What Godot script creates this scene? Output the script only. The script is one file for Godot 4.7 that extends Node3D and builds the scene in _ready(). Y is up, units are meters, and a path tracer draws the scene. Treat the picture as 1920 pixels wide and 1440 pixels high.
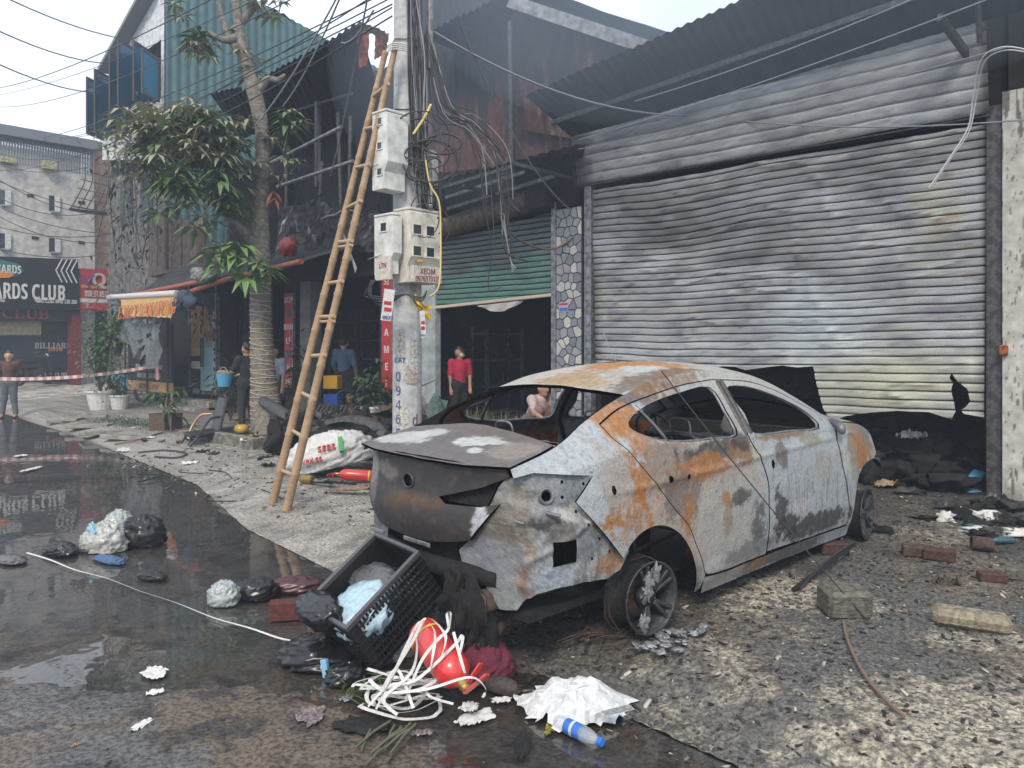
extends Node3D
# A burnt-out saloon car nose-in to a scorched roller shutter on a small town street after a fire.
# World: x runs along the shop fronts, -z points into the shops, y is up, metres.

const FZ := -8.65            # plane of the shop fronts
var M := {}
var T := {}
var taken := {}
var rng := RandomNumberGenerator.new()
var n1 := FastNoiseLite.new()
var n2 := FastNoiseLite.new()
var n3 := FastNoiseLite.new()

func _ready():
	rng.seed = 20240
	camera_and_light()
	for p in [[n1, 11, 1.0], [n2, 23, 1.0], [n3, 37, 1.0]]:
		p[0].seed = p[1]; p[0].frequency = p[2]; p[0].noise_type = FastNoiseLite.TYPE_SIMPLEX_SMOOTH
		p[0].fractal_octaves = 4; p[0].fractal_type = FastNoiseLite.FRACTAL_FBM
	make_materials()
	build_ground()
	build_shutter_house()
	build_green_shutter_house()
	build_burnt_house()
	build_garden_house()
	build_far_building()
	build_car()
	build_pole()
	build_wires()
	build_tree()
	build_plants()
	build_people()
	build_pavement_things()
	build_foreground_litter()
	build_forecourt_rubble()
	build_smoke()

func camera_and_light():
	var c := Camera3D.new(); c.name = "camera"
	c.projection = Camera3D.PROJECTION_FRUSTUM
	c.near = 0.05; c.far = 600.0
	c.size = 2.0 * 0.05 * 720.0 / 1442.0
	c.frustum_offset = W(0, -0.05 * 75.0 / 1442.0)
	c.position = V(0, 1.68, 0)
	c.rotation_degrees = V(0, 42.7, 0)
	add_child(c); c.current = true
	var e := Environment.new()
	e.background_mode = Environment.BG_SKY
	var sm := ProceduralSkyMaterial.new()
	sm.sky_top_color = Color(0.7, 0.73, 0.775)
	sm.sky_horizon_color = Color(0.79, 0.81, 0.84)
	sm.sky_curve = 0.25
	sm.ground_bottom_color = Color(0.3, 0.29, 0.28)
	sm.ground_horizon_color = Color(0.5, 0.5, 0.5)
	sm.sky_energy_multiplier = 1.0
	var cl := NoiseTexture2D.new(); cl.width = 1024; cl.height = 512; cl.seamless = true
	var cn := FastNoiseLite.new(); cn.seed = 4; cn.frequency = 0.006; cn.fractal_octaves = 5
	cl.noise = cn
	var g := Gradient.new()
	g.set_color(0, Color(0.66, 0.72, 0.8, 0.0)); g.set_color(1, Color(0.9, 0.92, 0.95, 0.75))
	cl.color_ramp = g
	sm.sky_cover = cl
	sm.sky_cover_modulate = Color(1, 1, 1, 0.8)
	sm.sun_angle_max = 0.0
	var sky := Sky.new(); sky.sky_material = sm
	e.sky = sky
	e.tonemap_mode = Environment.TONE_MAPPER_LINEAR
	e.tonemap_exposure = 1.98
	e.sdfgi_enabled = true; e.ssao_enabled = true; e.ssil_enabled = true
	e.fog_enabled = true
	e.volumetric_fog_enabled = true; e.volumetric_fog_density = 0.0
	e.fog_density = 0.0045
	e.fog_light_color = Color(0.8, 0.85, 0.92)
	var w := WorldEnvironment.new(); w.name = "air"; w.environment = e; add_child(w)
	var l := DirectionalLight3D.new(); l.name = "sun"
	l.light_energy = 0.5; l.light_angular_distance = 14.0; l.light_color = Color(1.0, 0.955, 0.89)
	l.shadow_enabled = true
	add_child(l)
	l.look_at_from_position(V(4, 12, 7), V(-3, 0, -4))

# ---------------------------------------------------------------- naming
func numbered(called: String) -> String:
	if not taken.has(called):
		taken[called] = 0
		return called
	taken[called] += 1
	return "%s_%03d" % [called, taken[called]]

func tag(o: Node, label: String, category: String, group := "") -> Node:
	o.set_meta("label", label); o.set_meta("category", category)
	if group: o.set_meta("group", group)
	return o

func thing(called: String, label: String, category: String, at := Vector3.ZERO, turn := 0.0, group := "") -> Node3D:
	var o := Node3D.new(); o.name = numbered(called); add_child(o)
	o.position = at; o.rotation.y = turn
	tag(o, label, category, group)
	return o

func put(mesh: Mesh, called: String, m: Material, parent: Node = self) -> MeshInstance3D:
	var o := MeshInstance3D.new()
	o.name = numbered(called) if parent == self else called
	o.mesh = mesh
	if m: o.material_override = m
	parent.add_child(o, true)
	return o

func done(st: SurfaceTool, called: String, m: Material, parent: Node = self, normals := true) -> MeshInstance3D:
	if normals: st.generate_normals()
	return put(st.commit(), called, m, parent)

func single(st: SurfaceTool, called: String, m: Material, label: String, category: String, group := "") -> MeshInstance3D:
	var o := done(st, called, m)
	tag(o, label, category, group)
	return o

func structure(o: Node) -> Node:
	o.set_meta("kind", "structure"); return o

func copy(o: Node3D, label := "", group := "") -> Node3D:
	var c: Node3D = o.duplicate()
	var base := String(o.name)
	var r := RegEx.create_from_string("_\\d{3}$")
	c.name = numbered(r.sub(base, ""))
	add_child(c)
	if label: c.set_meta("label", label)
	if group: c.set_meta("group", group)
	return c

# ---------------------------------------------------------------- mesh helpers
func mb() -> SurfaceTool:
	var st := SurfaceTool.new(); st.begin(Mesh.PRIMITIVE_TRIANGLES); return st

func tri(st: SurfaceTool, a: Vector3, b: Vector3, c: Vector3):
	st.add_vertex(a); st.add_vertex(b); st.add_vertex(c)

func quad(st: SurfaceTool, a: Vector3, b: Vector3, c: Vector3, d: Vector3):
	tri(st, a, b, c); tri(st, a, c, d)

func flat(st: SurfaceTool): st.set_smooth_group(-1)
func smooth(st: SurfaceTool): st.set_smooth_group(0)

# box with chamfered edges; t places its centre
func box(st: SurfaceTool, t: Transform3D, s: Vector3, ch := 0.0):
	flat(st)
	var h := s * 0.5
	if ch <= 0.0:
		var c := []
		for i in 8: c.append(t * V(h.x * (1 if i & 1 else -1), h.y * (1 if i & 2 else -1), h.z * (1 if i & 4 else -1)))
		for f in [[0, 2, 3, 1], [4, 5, 7, 6], [0, 1, 5, 4], [2, 6, 7, 3], [0, 4, 6, 2], [1, 3, 7, 5]]:
			quad(st, c[f[0]], c[f[1]], c[f[2]], c[f[3]])
		return
	ch = minf(ch, minf(h.x, minf(h.y, h.z)) * 0.8)
	var k := h - Vector3.ONE * ch
	for ax in 3:
		for sg in [-1.0, 1.0]:
			var u := (ax + 1) % 3
			var v := (ax + 2) % 3
			var q := []
			for e in [[-1, -1], [1, -1], [1, 1], [-1, 1]]:
				var p := Vector3.ZERO
				p[ax] = h[ax] * sg; p[u] = k[u] * e[0]; p[v] = k[v] * e[1]
				q.append(t * p)
			if sg > 0: quad(st, q[0], q[3], q[2], q[1])
			else: quad(st, q[0], q[1], q[2], q[3])
	for ax in 3:
		var u := (ax + 1) % 3
		var v := (ax + 2) % 3
		for su in [-1.0, 1.0]:
			for sv in [-1.0, 1.0]:
				var q := []
				for e in [[-1, 0], [1, 0], [1, 1], [-1, 1]]:
					var p := Vector3.ZERO
					p[ax] = k[ax] * e[0]
					p[u] = (h[u] if e[1] == 0 else k[u]) * su
					p[v] = (k[v] if e[1] == 0 else h[v]) * sv
					q.append(t * p)
				quad(st, q[0], q[1], q[2], q[3])
	for sx in [-1.0, 1.0]:
		for sy in [-1.0, 1.0]:
			for sz in [-1.0, 1.0]:
				tri(st, t * V(h.x * sx, k.y * sy, k.z * sz), t * V(k.x * sx, h.y * sy, k.z * sz), t * V(k.x * sx, k.y * sy, h.z * sz))

func at(p: Vector3, ry := 0.0, rx := 0.0, rz := 0.0) -> Transform3D:
	return Transform3D(Basis.from_euler(V(rx, ry, rz)), p)

# box between two corners
func bx(st: SurfaceTool, a: Vector3, b: Vector3, ch := 0.0):
	box(st, Transform3D(Basis(), (a + b) * 0.5), (b - a).abs(), ch)

# a bar of rectangular section from a to b
func bar(st: SurfaceTool, a: Vector3, b: Vector3, w: float, d: float, up := Vector3.UP, ch := 0.0):
	var z := (b - a).normalized()
	if absf(z.dot(up)) > 0.98: up = Vector3.RIGHT
	var x := up.cross(z).normalized()
	box(st, Transform3D(Basis(x, z.cross(x), z), (a + b) * 0.5), V(w, d, a.distance_to(b)), ch)

# smooth curve through points
func curve(pts: Array, per := 6) -> PackedVector3Array:
	var r := PackedVector3Array()
	for i in pts.size() - 1:
		var p0: Vector3 = pts[maxi(i - 1, 0)]
		var p1: Vector3 = pts[i]
		var p2: Vector3 = pts[i + 1]
		var p3: Vector3 = pts[mini(i + 2, pts.size() - 1)]
		for k in per:
			r.append(p1.cubic_interpolate(p2, p0, p3, float(k) / per))
	r.append(pts[-1])
	return r

func sag(a: Vector3, b: Vector3, drop: float, n := 14) -> PackedVector3Array:
	var r := PackedVector3Array()
	for i in n + 1:
		var t := float(i) / n
		r.append(a.lerp(b, t) - V(0, drop * 4.0 * t * (1.0 - t), 0))
	return r

# round tube along points; rad is a number or one value per point
func tube(st: SurfaceTool, pts, rad, sides := 6, caps := true):
	smooth(st)
	var n: int = pts.size()
	var rings := []
	var x := Vector3.ZERO
	for i in n:
		var d: Vector3 = (pts[mini(i + 1, n - 1)] - pts[maxi(i - 1, 0)]).normalized()
		if d == Vector3.ZERO: d = Vector3.UP
		if i == 0:
			x = d.cross(Vector3.UP if absf(d.y) < 0.9 else Vector3.RIGHT).normalized()
		else:
			x = (x - d * x.dot(d)).normalized()
		var y := d.cross(x)
		var r: float = rad if (rad is float or rad is int) else rad[i]
		var ring := []
		for k in sides:
			var a := TAU * k / sides
			ring.append(pts[i] + (x * cos(a) + y * sin(a)) * r)
		rings.append(ring)
	for i in n - 1:
		for k in sides:
			var j := (k + 1) % sides
			quad(st, rings[i][k], rings[i + 1][k], rings[i + 1][j], rings[i][j])
	if caps:
		flat(st)
		for k in range(1, sides - 1):
			tri(st, rings[0][0], rings[0][k], rings[0][k + 1])
			tri(st, rings[n - 1][0], rings[n - 1][k + 1], rings[n - 1][k])

# lathe: profile of (radius, height) turned about the y axis of t
func lathe(st: SurfaceTool, t: Transform3D, prof: Array, sides := 16, is_smooth := true):
	if is_smooth: smooth(st)
	else: flat(st)
	for i in prof.size() - 1:
		for k in sides:
			var a0 := TAU * k / sides
			var a1 := TAU * (k + 1) / sides
			var p: Vector2 = prof[i]
			var q: Vector2 = prof[i + 1]
			var A := t * V(p.x * cos(a0), p.y, p.x * sin(a0))
			var B_ := t * V(p.x * cos(a1), p.y, p.x * sin(a1))
			var C := t * V(q.x * cos(a1), q.y, q.x * sin(a1))
			var D := t * V(q.x * cos(a0), q.y, q.x * sin(a0))
			if p.x > 0.0005: tri(st, A, B_, C)
			if q.x > 0.0005: tri(st, A, C, D)

# extruded flat polygon (2D points in the xy plane of t, thickness along +z of t)
func slab(st: SurfaceTool, t: Transform3D, poly: PackedVector2Array, th: float):
	flat(st)
	var ix := Geometry2D.triangulate_polygon(poly)
	for i in range(0, ix.size(), 3):
		var a := poly[ix[i]]; var b := poly[ix[i + 1]]; var c := poly[ix[i + 2]]
		tri(st, t * V(a.x, a.y, th), t * V(b.x, b.y, th), t * V(c.x, c.y, th))
		tri(st, t * V(a.x, a.y, 0), t * V(c.x, c.y, 0), t * V(b.x, b.y, 0))
	for i in poly.size():
		var a := poly[i]; var b := poly[(i + 1) % poly.size()]
		quad(st, t * V(a.x, a.y, 0), t * V(b.x, b.y, 0), t * V(b.x, b.y, th), t * V(a.x, a.y, th))

# A sheet: a 2D outline with holes, cut from a grid of steps (sx, sy) and laid on a surface by map(u, v) -> Vector3,
# coloured by paint(p, u, v) -> Color when given; rim > 0 adds a folded edge of that depth along 'inward'.
func sheet(outer: PackedVector2Array, holes: Array, sx: float, sy: float, map: Callable, paint = null, rim := 0.0, inward := Vector3.ZERO) -> ArrayMesh:
	var lo := outer[0]; var hi := outer[0]
	for p in outer:
		lo = lo.min(p); hi = hi.max(p)
	var nx := int(ceil((hi.x - lo.x) / sx)); var ny := int(ceil((hi.y - lo.y) / sy))
	var V := PackedVector3Array(); var N := PackedVector3Array(); var C := PackedColorArray(); var I := PackedInt32Array()
	var inside := PackedByteArray(); inside.resize((nx + 1) * (ny + 1))
	var idx := PackedInt32Array(); idx.resize((nx + 1) * (ny + 1)); idx.fill(-1)
	var hb := []
	for hle in holes:
		var a: Vector2 = hle[0]; var b: Vector2 = hle[0]
		for p in hle:
			a = a.min(p); b = b.max(p)
		hb.append(Rect2(a - W(sx, sy), b - a + 2 * W(sx, sy)))
	for j in ny + 1:
		for i in nx + 1:
			var p := lo + W(i * sx, j * sy)
			var ok := Geometry2D.is_point_in_polygon(p, outer)
			if ok:
				for k in holes.size():
					if hb[k].has_point(p) and Geometry2D.is_point_in_polygon(p, holes[k]):
						ok = false
			inside[j * (nx + 1) + i] = 1 if ok else 0
	var add := func(p: Vector2) -> int:
		var e := 0.004
		var q: Vector3 = map.call(p.x, p.y)
		var n: Vector3 = (map.call(p.x + e, p.y) - q).cross(map.call(p.x, p.y + e) - q).normalized()
		V.append(q); N.append(n)
		if paint != null: C.append(paint.call(q, p.x, p.y))
		return V.size() - 1
	for j in ny:
		for i in nx:
			var c := [j * (nx + 1) + i, j * (nx + 1) + i + 1, (j + 1) * (nx + 1) + i + 1, (j + 1) * (nx + 1) + i]
			var s: int = inside[c[0]] + inside[c[1]] + inside[c[2]] + inside[c[3]]
			var near := false
			if s == 4:
				for k in holes.size():
					if hb[k].size.x < 6.0 * sx and hb[k].has_point(lo + W((i + 0.5) * sx, (j + 0.5) * sy)): near = true
			if s == 4 and not near:
				for q in 4:
					if idx[c[q]] < 0: idx[c[q]] = add.call(lo + W((i + (1 if q in [1, 2] else 0)) * sx, (j + (1 if q >= 2 else 0)) * sy))
				I.append_array([idx[c[0]], idx[c[2]], idx[c[1]], idx[c[0]], idx[c[3]], idx[c[2]]])
			elif s > 0 or near or nx < 400:
				var o := lo + W(i * sx, j * sy)
				if s == 0 and not near:
					# only cells that the outline crosses can matter
					pass
				var cell := PackedVector2Array([o, o + W(sx, 0), o + W(sx, sy), o + W(0, sy)])
				var bits: Array = Geometry2D.intersect_polygons(cell, outer)
				for k in holes.size():
					if not hb[k].has_point(o + W(sx, sy) * 0.5): continue
					var nb := []
					for b in bits: nb.append_array(Geometry2D.clip_polygons(b, holes[k]))
					bits = nb
				for b in bits:
					if Geometry2D.is_polygon_clockwise(b): continue
					var ix := Geometry2D.triangulate_polygon(b)
					var m := []
					for p in b: m.append(add.call(p))
					for t in range(0, ix.size(), 3): I.append_array([m[ix[t]], m[ix[t + 2]], m[ix[t + 1]]])
	if rim > 0.0:
		for loop in [outer] + holes:
			for k in loop.size():
				var a: Vector2 = loop[k]; var b: Vector2 = loop[(k + 1) % loop.size()]
				var ns := maxi(1, int(a.distance_to(b) / (2.5 * maxf(sx, sy))))
				for s in ns:
					var p := a.lerp(b, float(s) / ns); var q := a.lerp(b, float(s + 1) / ns)
					var P: Vector3 = map.call(p.x, p.y); var Q: Vector3 = map.call(q.x, q.y)
					var n := (Q - P).cross(inward).normalized()
					var b0 := V.size()
					V.append_array([P, Q, Q + inward * rim, P + inward * rim]); N.append_array([n, n, n, n])
					if paint != null:
						var cc: Color = paint.call(P, p.x, p.y)
						C.append_array([cc, cc, cc, cc])
					I.append_array([b0, b0 + 1, b0 + 2, b0, b0 + 2, b0 + 3])
	var arr := []; arr.resize(Mesh.ARRAY_MAX)
	arr[Mesh.ARRAY_VERTEX] = V; arr[Mesh.ARRAY_NORMAL] = N; arr[Mesh.ARRAY_INDEX] = I
	if paint != null: arr[Mesh.ARRAY_COLOR] = C
	var am := ArrayMesh.new()
	if V.size() > 2 and I.size() > 2: am.add_surface_from_arrays(Mesh.PRIMITIVE_TRIANGLES, arr)
	return am

func pv(a: Array) -> PackedVector2Array: return PackedVector2Array(a)

func spline2(a: Array, per := 5, closed := false) -> PackedVector2Array:
	var r := PackedVector2Array()
	var n := a.size()
	for i in (n if closed else n - 1):
		var p0: Vector2 = a[(i - 1 + n) % n] if closed else a[maxi(i - 1, 0)]
		var p3: Vector2 = a[(i + 2) % n] if closed else a[mini(i + 2, n - 1)]
		for k in per:
			r.append((a[i] as Vector2).cubic_interpolate(a[(i + 1) % n], p0, p3, float(k) / per))
	if not closed: r.append(a[-1])
	return r

func ring2(c: Vector2, rx: float, ry: float, n := 12) -> PackedVector2Array:
	var r := PackedVector2Array()
	for i in n: r.append(c + W(cos(TAU * i / n) * rx, sin(TAU * i / n) * ry))
	return r

func lin(tab: Array, x: float) -> float:
	if x <= tab[0][0]: return tab[0][1]
	for i in tab.size() - 1:
		if x <= tab[i + 1][0]:
			var t: float = (x - tab[i][0]) / (tab[i + 1][0] - tab[i][0])
			return lerpf(tab[i][1], tab[i + 1][1], t)
	return tab[-1][1]

# smooth interpolation of a table (Catmull-Rom)
func smo(tab: Array, x: float) -> float:
	var n := tab.size()
	if x <= tab[0][0]: return tab[0][1]
	if x >= tab[n - 1][0]: return tab[n - 1][1]
	for i in n - 1:
		if x <= tab[i + 1][0]:
			var h: float = tab[i + 1][0] - tab[i][0]
			var t: float = (x - tab[i][0]) / h
			var m0: float = (tab[i + 1][1] - tab[maxi(i - 1, 0)][1]) / (tab[i + 1][0] - tab[maxi(i - 1, 0)][0]) * h
			var m1: float = (tab[mini(i + 2, n - 1)][1] - tab[i][1]) / (tab[mini(i + 2, n - 1)][0] - tab[i][0]) * h
			var t2 := t * t; var t3 := t2 * t
			return (2 * t3 - 3 * t2 + 1) * tab[i][1] + (t3 - 2 * t2 + t) * m0 + (-2 * t3 + 3 * t2) * tab[i + 1][1] + (t3 - t2) * m1
	return 0.0

func rr(a: float, b: float) -> float: return rng.randf_range(a, b)

# ---------------------------------------------------------------- textures and materials
func noise_tex(called: String, size: int, freq: float, ramp: Array, seed_: int, octaves := 5, type := FastNoiseLite.TYPE_SIMPLEX_SMOOTH, as_normal := 0.0) -> NoiseTexture2D:
	var t := NoiseTexture2D.new()
	t.width = size; t.height = size; t.seamless = true
	var n := FastNoiseLite.new()
	n.seed = seed_; n.frequency = freq; n.noise_type = type; n.fractal_octaves = octaves; n.fractal_gain = 0.62
	t.noise = n
	if as_normal > 0.0:
		t.as_normal_map = true; t.bump_strength = as_normal
	elif ramp:
		var g := Gradient.new()
		g.offsets = PackedFloat32Array(ramp.map(func(r): return r[0]))
		g.colors = PackedColorArray(ramp.map(func(r): return r[1]))
		t.color_ramp = g
	T[called] = t
	return t

func gray(v: float) -> Color: return Color(v, v, v)

# a material of linear base colour c
func mat(called: String, c: Color, rough := 0.8, metal := 0.0, tex := "", scale := 1.0, bump := "", bump_cm := 0.0) -> StandardMaterial3D:
	var m := StandardMaterial3D.new()
	m.resource_name = called
	var a := c.a
	m.albedo_color = c.linear_to_srgb(); m.albedo_color.a = a
	m.roughness = rough; m.metallic = metal
	if tex or bump:
		m.uv1_triplanar = true; m.uv1_world_triplanar = true
		m.uv1_scale = Vector3.ONE * scale
		if tex: m.albedo_texture = T[tex]
		if bump:
			m.heightmap_enabled = true; m.heightmap_texture = T[bump]; m.heightmap_scale = bump_cm
	m.cull_mode = BaseMaterial3D.CULL_DISABLED
	M[called] = m
	return m

func vmat(called: String, rough := 0.8, metal := 0.0, tex := "", scale := 1.0, bump := "", bump_cm := 0.0) -> StandardMaterial3D:
	var m := mat(called, Color.WHITE, rough, metal, tex, scale, bump, bump_cm)
	m.vertex_color_use_as_albedo = true
	return m

func make_materials():
	noise_tex("mottle", 512, 0.012, [[0.0, gray(0.72)], [0.5, gray(0.88)], [1.0, gray(1.0)]], 1)
	noise_tex("grime", 512, 0.01, [[0.0, gray(0.5)], [0.4, gray(0.74)], [0.6, gray(0.9)], [1.0, gray(1.0)]], 2, 7)
	noise_tex("speckle", 512, 0.09, [[0.0, gray(0.55)], [0.45, gray(0.85)], [1.0, gray(1.0)]], 3, 4)
	noise_tex("soot", 512, 0.014, [[0.0, gray(0.25)], [0.5, gray(0.6)], [1.0, gray(1.0)]], 5, 6)
	noise_tex("bumps", 512, 0.03, [[0.0, gray(0.0)], [1.0, gray(1.0)]], 6, 5)
	noise_tex("fine", 512, 0.12, [[0.0, gray(0.0)], [1.0, gray(1.0)]], 7, 4)
	noise_tex("wet", 512, 0.008, [[0.0, gray(0.28)], [0.45, gray(0.5)], [0.6, gray(0.85)], [1.0, gray(1.0)]], 8, 5)
	noise_tex("rust", 512, 0.016, [[0.0, Color(0.35, 0.3, 0.28)], [0.4, Color(0.62, 0.4, 0.26)], [0.6, Color(0.85, 0.52, 0.25)], [1.0, Color(0.95, 0.8, 0.66)]], 9, 6)
	noise_tex("grit", 1024, 0.05, [[0.0, gray(0.35)], [0.38, gray(0.72)], [0.55, gray(0.92)], [1.0, gray(1.0)]], 12, 5)
	noise_tex("ash", 1024, 0.04, [[0.0, Color(0.12, 0.12, 0.12, 0.9)], [0.36, Color(0.18, 0.175, 0.17, 0.75)], [0.48, Color(0.34, 0.32, 0.3, 0.3)], [0.56, Color(0.5, 0.48, 0.42, 0.0)], [1.0, Color(0.6, 0.56, 0.46, 0.0)]], 14, 7)
	noise_tex("ripple", 512, 0.01, [], 15, 3, FastNoiseLite.TYPE_SIMPLEX_SMOOTH, 1.6)
	# plain stuffs
	mat("concrete", Color(0.33, 0.31, 0.28), 0.85, 0, "grime", 0.5, "fine", 0.15)
	mat("black_soot", Color(0.022, 0.022, 0.024), 0.9, 0, "soot", 0.7)
	mat("char", Color(0.02, 0.019, 0.019), 0.9, 0, "soot", 2.5, "bumps", 0.6)
	mat("steel_burnt", Color(0.12, 0.115, 0.115), 0.55, 0.5, "grime", 2.0)
	mat("steel_grey", Color(0.3, 0.31, 0.33), 0.5, 0.4, "grime", 1.5)
	mat("rusty", Color(0.42, 0.36, 0.33), 0.85, 0.1, "rust", 2.0)
	mat("dark_rust", Color(0.12, 0.075, 0.055), 0.85, 0.1, "grime", 3.0, "bumps", 0.2)
	mat("white_paint", Color(0.72, 0.71, 0.68), 0.6, 0, "mottle", 1.0)
	mat("white_plastic", Color(0.75, 0.75, 0.73), 0.4, 0, "mottle", 2.0)
	mat("black_plastic", Color(0.022, 0.022, 0.024), 0.38, 0, "mottle", 4.0)
	mat("wire_black", Color(0.03, 0.03, 0.033), 0.6)
	mat("wire_grey", Color(0.22, 0.23, 0.25), 0.6)
	mat("red_paint", Color(0.5, 0.035, 0.035), 0.45, 0, "mottle", 2.0)
	mat("bamboo", Color(0.42, 0.28, 0.16), 0.55, 0, "mottle", 3.0)
	mat("brick", Color(0.105, 0.054, 0.042), 0.9, 0, "grime", 6.0, "fine", 0.2)
	mat("glass_dark", Color(0.03, 0.045, 0.055), 0.06)
	mat("paper", Color(0.72, 0.71, 0.68), 0.8, 0, "mottle", 5.0)
	mat("cardboard", Color(0.42, 0.28, 0.16), 0.85, 0, "grime", 5.0)
	mat("skin", Color(0.4, 0.22, 0.14), 0.6)
	mat("hair", Color(0.012, 0.011, 0.011), 0.5)

# ---------------------------------------------------------------- ground
const GUTTER := [[-60.0, -8.0], [-40.0, -6.5], [-15.0, -4.9], [-9.0, -4.2], [-6.5, -3.5], [-2.0, -2.9], [3.0, -2.5], [20.0, -2.0]]

func gutter(x: float) -> float: return lin(GUTTER, x)

func ground_y(x: float, z: float) -> float:
	var d := gutter(x) - z
	var s := clampf(d / 0.6, 0.0, 1.0)
	return s * s * (3.0 - 2.0 * s) * 0.1 + maxf(0.0, d - 0.3) * 0.02

func on(p: Vector3, dy := 0.0) -> Vector3: return V(p.x, ground_y(p.x, p.z) + dy, p.z)

func steps(list: Array) -> PackedFloat32Array:   # [from, to, step] pieces
	var r := PackedFloat32Array()
	for l in list:
		var n := int(round((l[1] - l[0]) / l[2]))
		for i in n: r.append(l[0] + (l[1] - l[0]) * i / n)
	r.append(list[-1][1])
	return r

func ground_sheet(xs: PackedFloat32Array, ds: PackedFloat32Array, height: Callable, paint: Callable) -> ArrayMesh:
	var V := PackedVector3Array(); var C := PackedColorArray(); var I := PackedInt32Array(); var N := PackedVector3Array()
	var w := xs.size()
	for d in ds:
		for x in xs:
			var z := gutter(x) - d
			V.append(V(x, height.call(x, z), z)); C.append(paint.call(x, z))
	for j in ds.size():
		for i in w:
			var a := V[j * w + mini(i + 1, w - 1)] - V[j * w + maxi(i - 1, 0)]
			var b := V[mini(j + 1, ds.size() - 1) * w + i] - V[maxi(j - 1, 0) * w + i]
			var n := a.cross(b).normalized()
			N.append(n if n.y > 0 else -n)
	for j in ds.size() - 1:
		for i in w - 1:
			var a := j * w + i
			I.append_array([a, a + w + 1, a + 1, a, a + w, a + w + 1])
	var arr := []; arr.resize(Mesh.ARRAY_MAX)
	arr[Mesh.ARRAY_VERTEX] = V; arr[Mesh.ARRAY_NORMAL] = N; arr[Mesh.ARRAY_COLOR] = C; arr[Mesh.ARRAY_INDEX] = I
	var am := ArrayMesh.new(); am.add_surface_from_arrays(Mesh.PRIMITIVE_TRIANGLES, arr)
	return am

func soft(a: float, b: float, x: float) -> float: return smoothstep(a, b, x)

# depth of the street hollow that holds the puddle (metres below y = 0)
func hollow(x: float, z: float) -> float:
	var wob := n2.get_noise_2d(x * 0.35, z * 0.35) * 0.55 + n1.get_noise_2d(x * 1.1, z * 1.1) * 0.22
	# runs along the gutter from the car to the crossing, widening to the left
	var d := z - gutter(x)                                       # metres out from the gutter
	var wide := lin([[-30.0, 2.2], [-20.0, 2.6], [-12.0, 4.6], [-7.0, 3.9], [-5.5, 3.1], [-4.5, 2.3], [-3.6, 1.25], [-2.6, 0.85], [-1.9, 0.75], [-0.6, 0.5], [1.0, 0.15]], x)
	var k := minf(d + 0.1, wide - d) + wob * 0.5 * minf(1.0, wide)
	return clampf(k * 0.03, -0.012, 0.02)

func road_y(x: float, z: float) -> float:
	return ground_y(x, z) - hollow(x, z) + n1.get_noise_2d(x * 6.0, z * 6.0) * 0.004 + n3.get_noise_2d(x * 25.0, z * 25.0) * 0.0015 - 0.004

func road_color(x: float, z: float) -> Color:
	var a := n1.get_noise_2d(x * 0.9, z * 0.9)
	var b := n2.get_noise_2d(x * 2.6 + 9, z * 2.6)
	var c := n3.get_noise_2d(x * 9.0, z * 9.0)
	var f := n1.get_noise_2d(x * 30.0, z * 30.0)
	var grey := Color(0.125, 0.122, 0.12)
	var dark := Color(0.022, 0.022, 0.024)
	var brown := Color(0.165, 0.122, 0.085)
	var pale := Color(0.17, 0.16, 0.145)
	var col := grey.lerp(pale, soft(0.15, 0.5, a + 0.4 * b) * 0.6)
	# brown silt by the car and below the crate
	var silt := soft(-0.15, 0.3, n2.get_noise_2d(x * 0.7 + 3, z * 0.7) + 0.35 * b + 0.35 - W(x + 3.0, z + 1.9).length() * 0.26)
	col = col.lerp(brown, silt * 0.85)
	# soot
	var soot := soft(0.05, 0.35, b * 0.6 + c * 0.55 + 0.1 - W(x + 2.4, z + 2.6).length() * 0.03)
	col = col.lerp(dark, soot * 0.8)
	if x < -14.0: col = col.lerp(pale, soft(14.0, 18.0, -x) * 0.8)
	return col * (1.0 + 0.35 * c + 0.3 * f)

func walk_color(x: float, z: float) -> Color:
	var a := n1.get_noise_2d(x * 0.8 + 40, z * 0.8)
	var b := n2.get_noise_2d(x * 2.4 + 70, z * 2.4)
	var c := n3.get_noise_2d(x * 10.0 + 5, z * 10.0)
	var base := Color(0.36, 0.335, 0.295)
	var col := base.lerp(Color(0.46, 0.435, 0.39), soft(0.0, 0.4, a))
	col = col.lerp(Color(0.14, 0.13, 0.12), soft(0.05, 0.4, b * 0.7 + c * 0.4) * 0.75)
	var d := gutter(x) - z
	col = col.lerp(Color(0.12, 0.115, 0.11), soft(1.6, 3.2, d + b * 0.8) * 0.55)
	return col * (1.0 + 0.35 * c)

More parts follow.
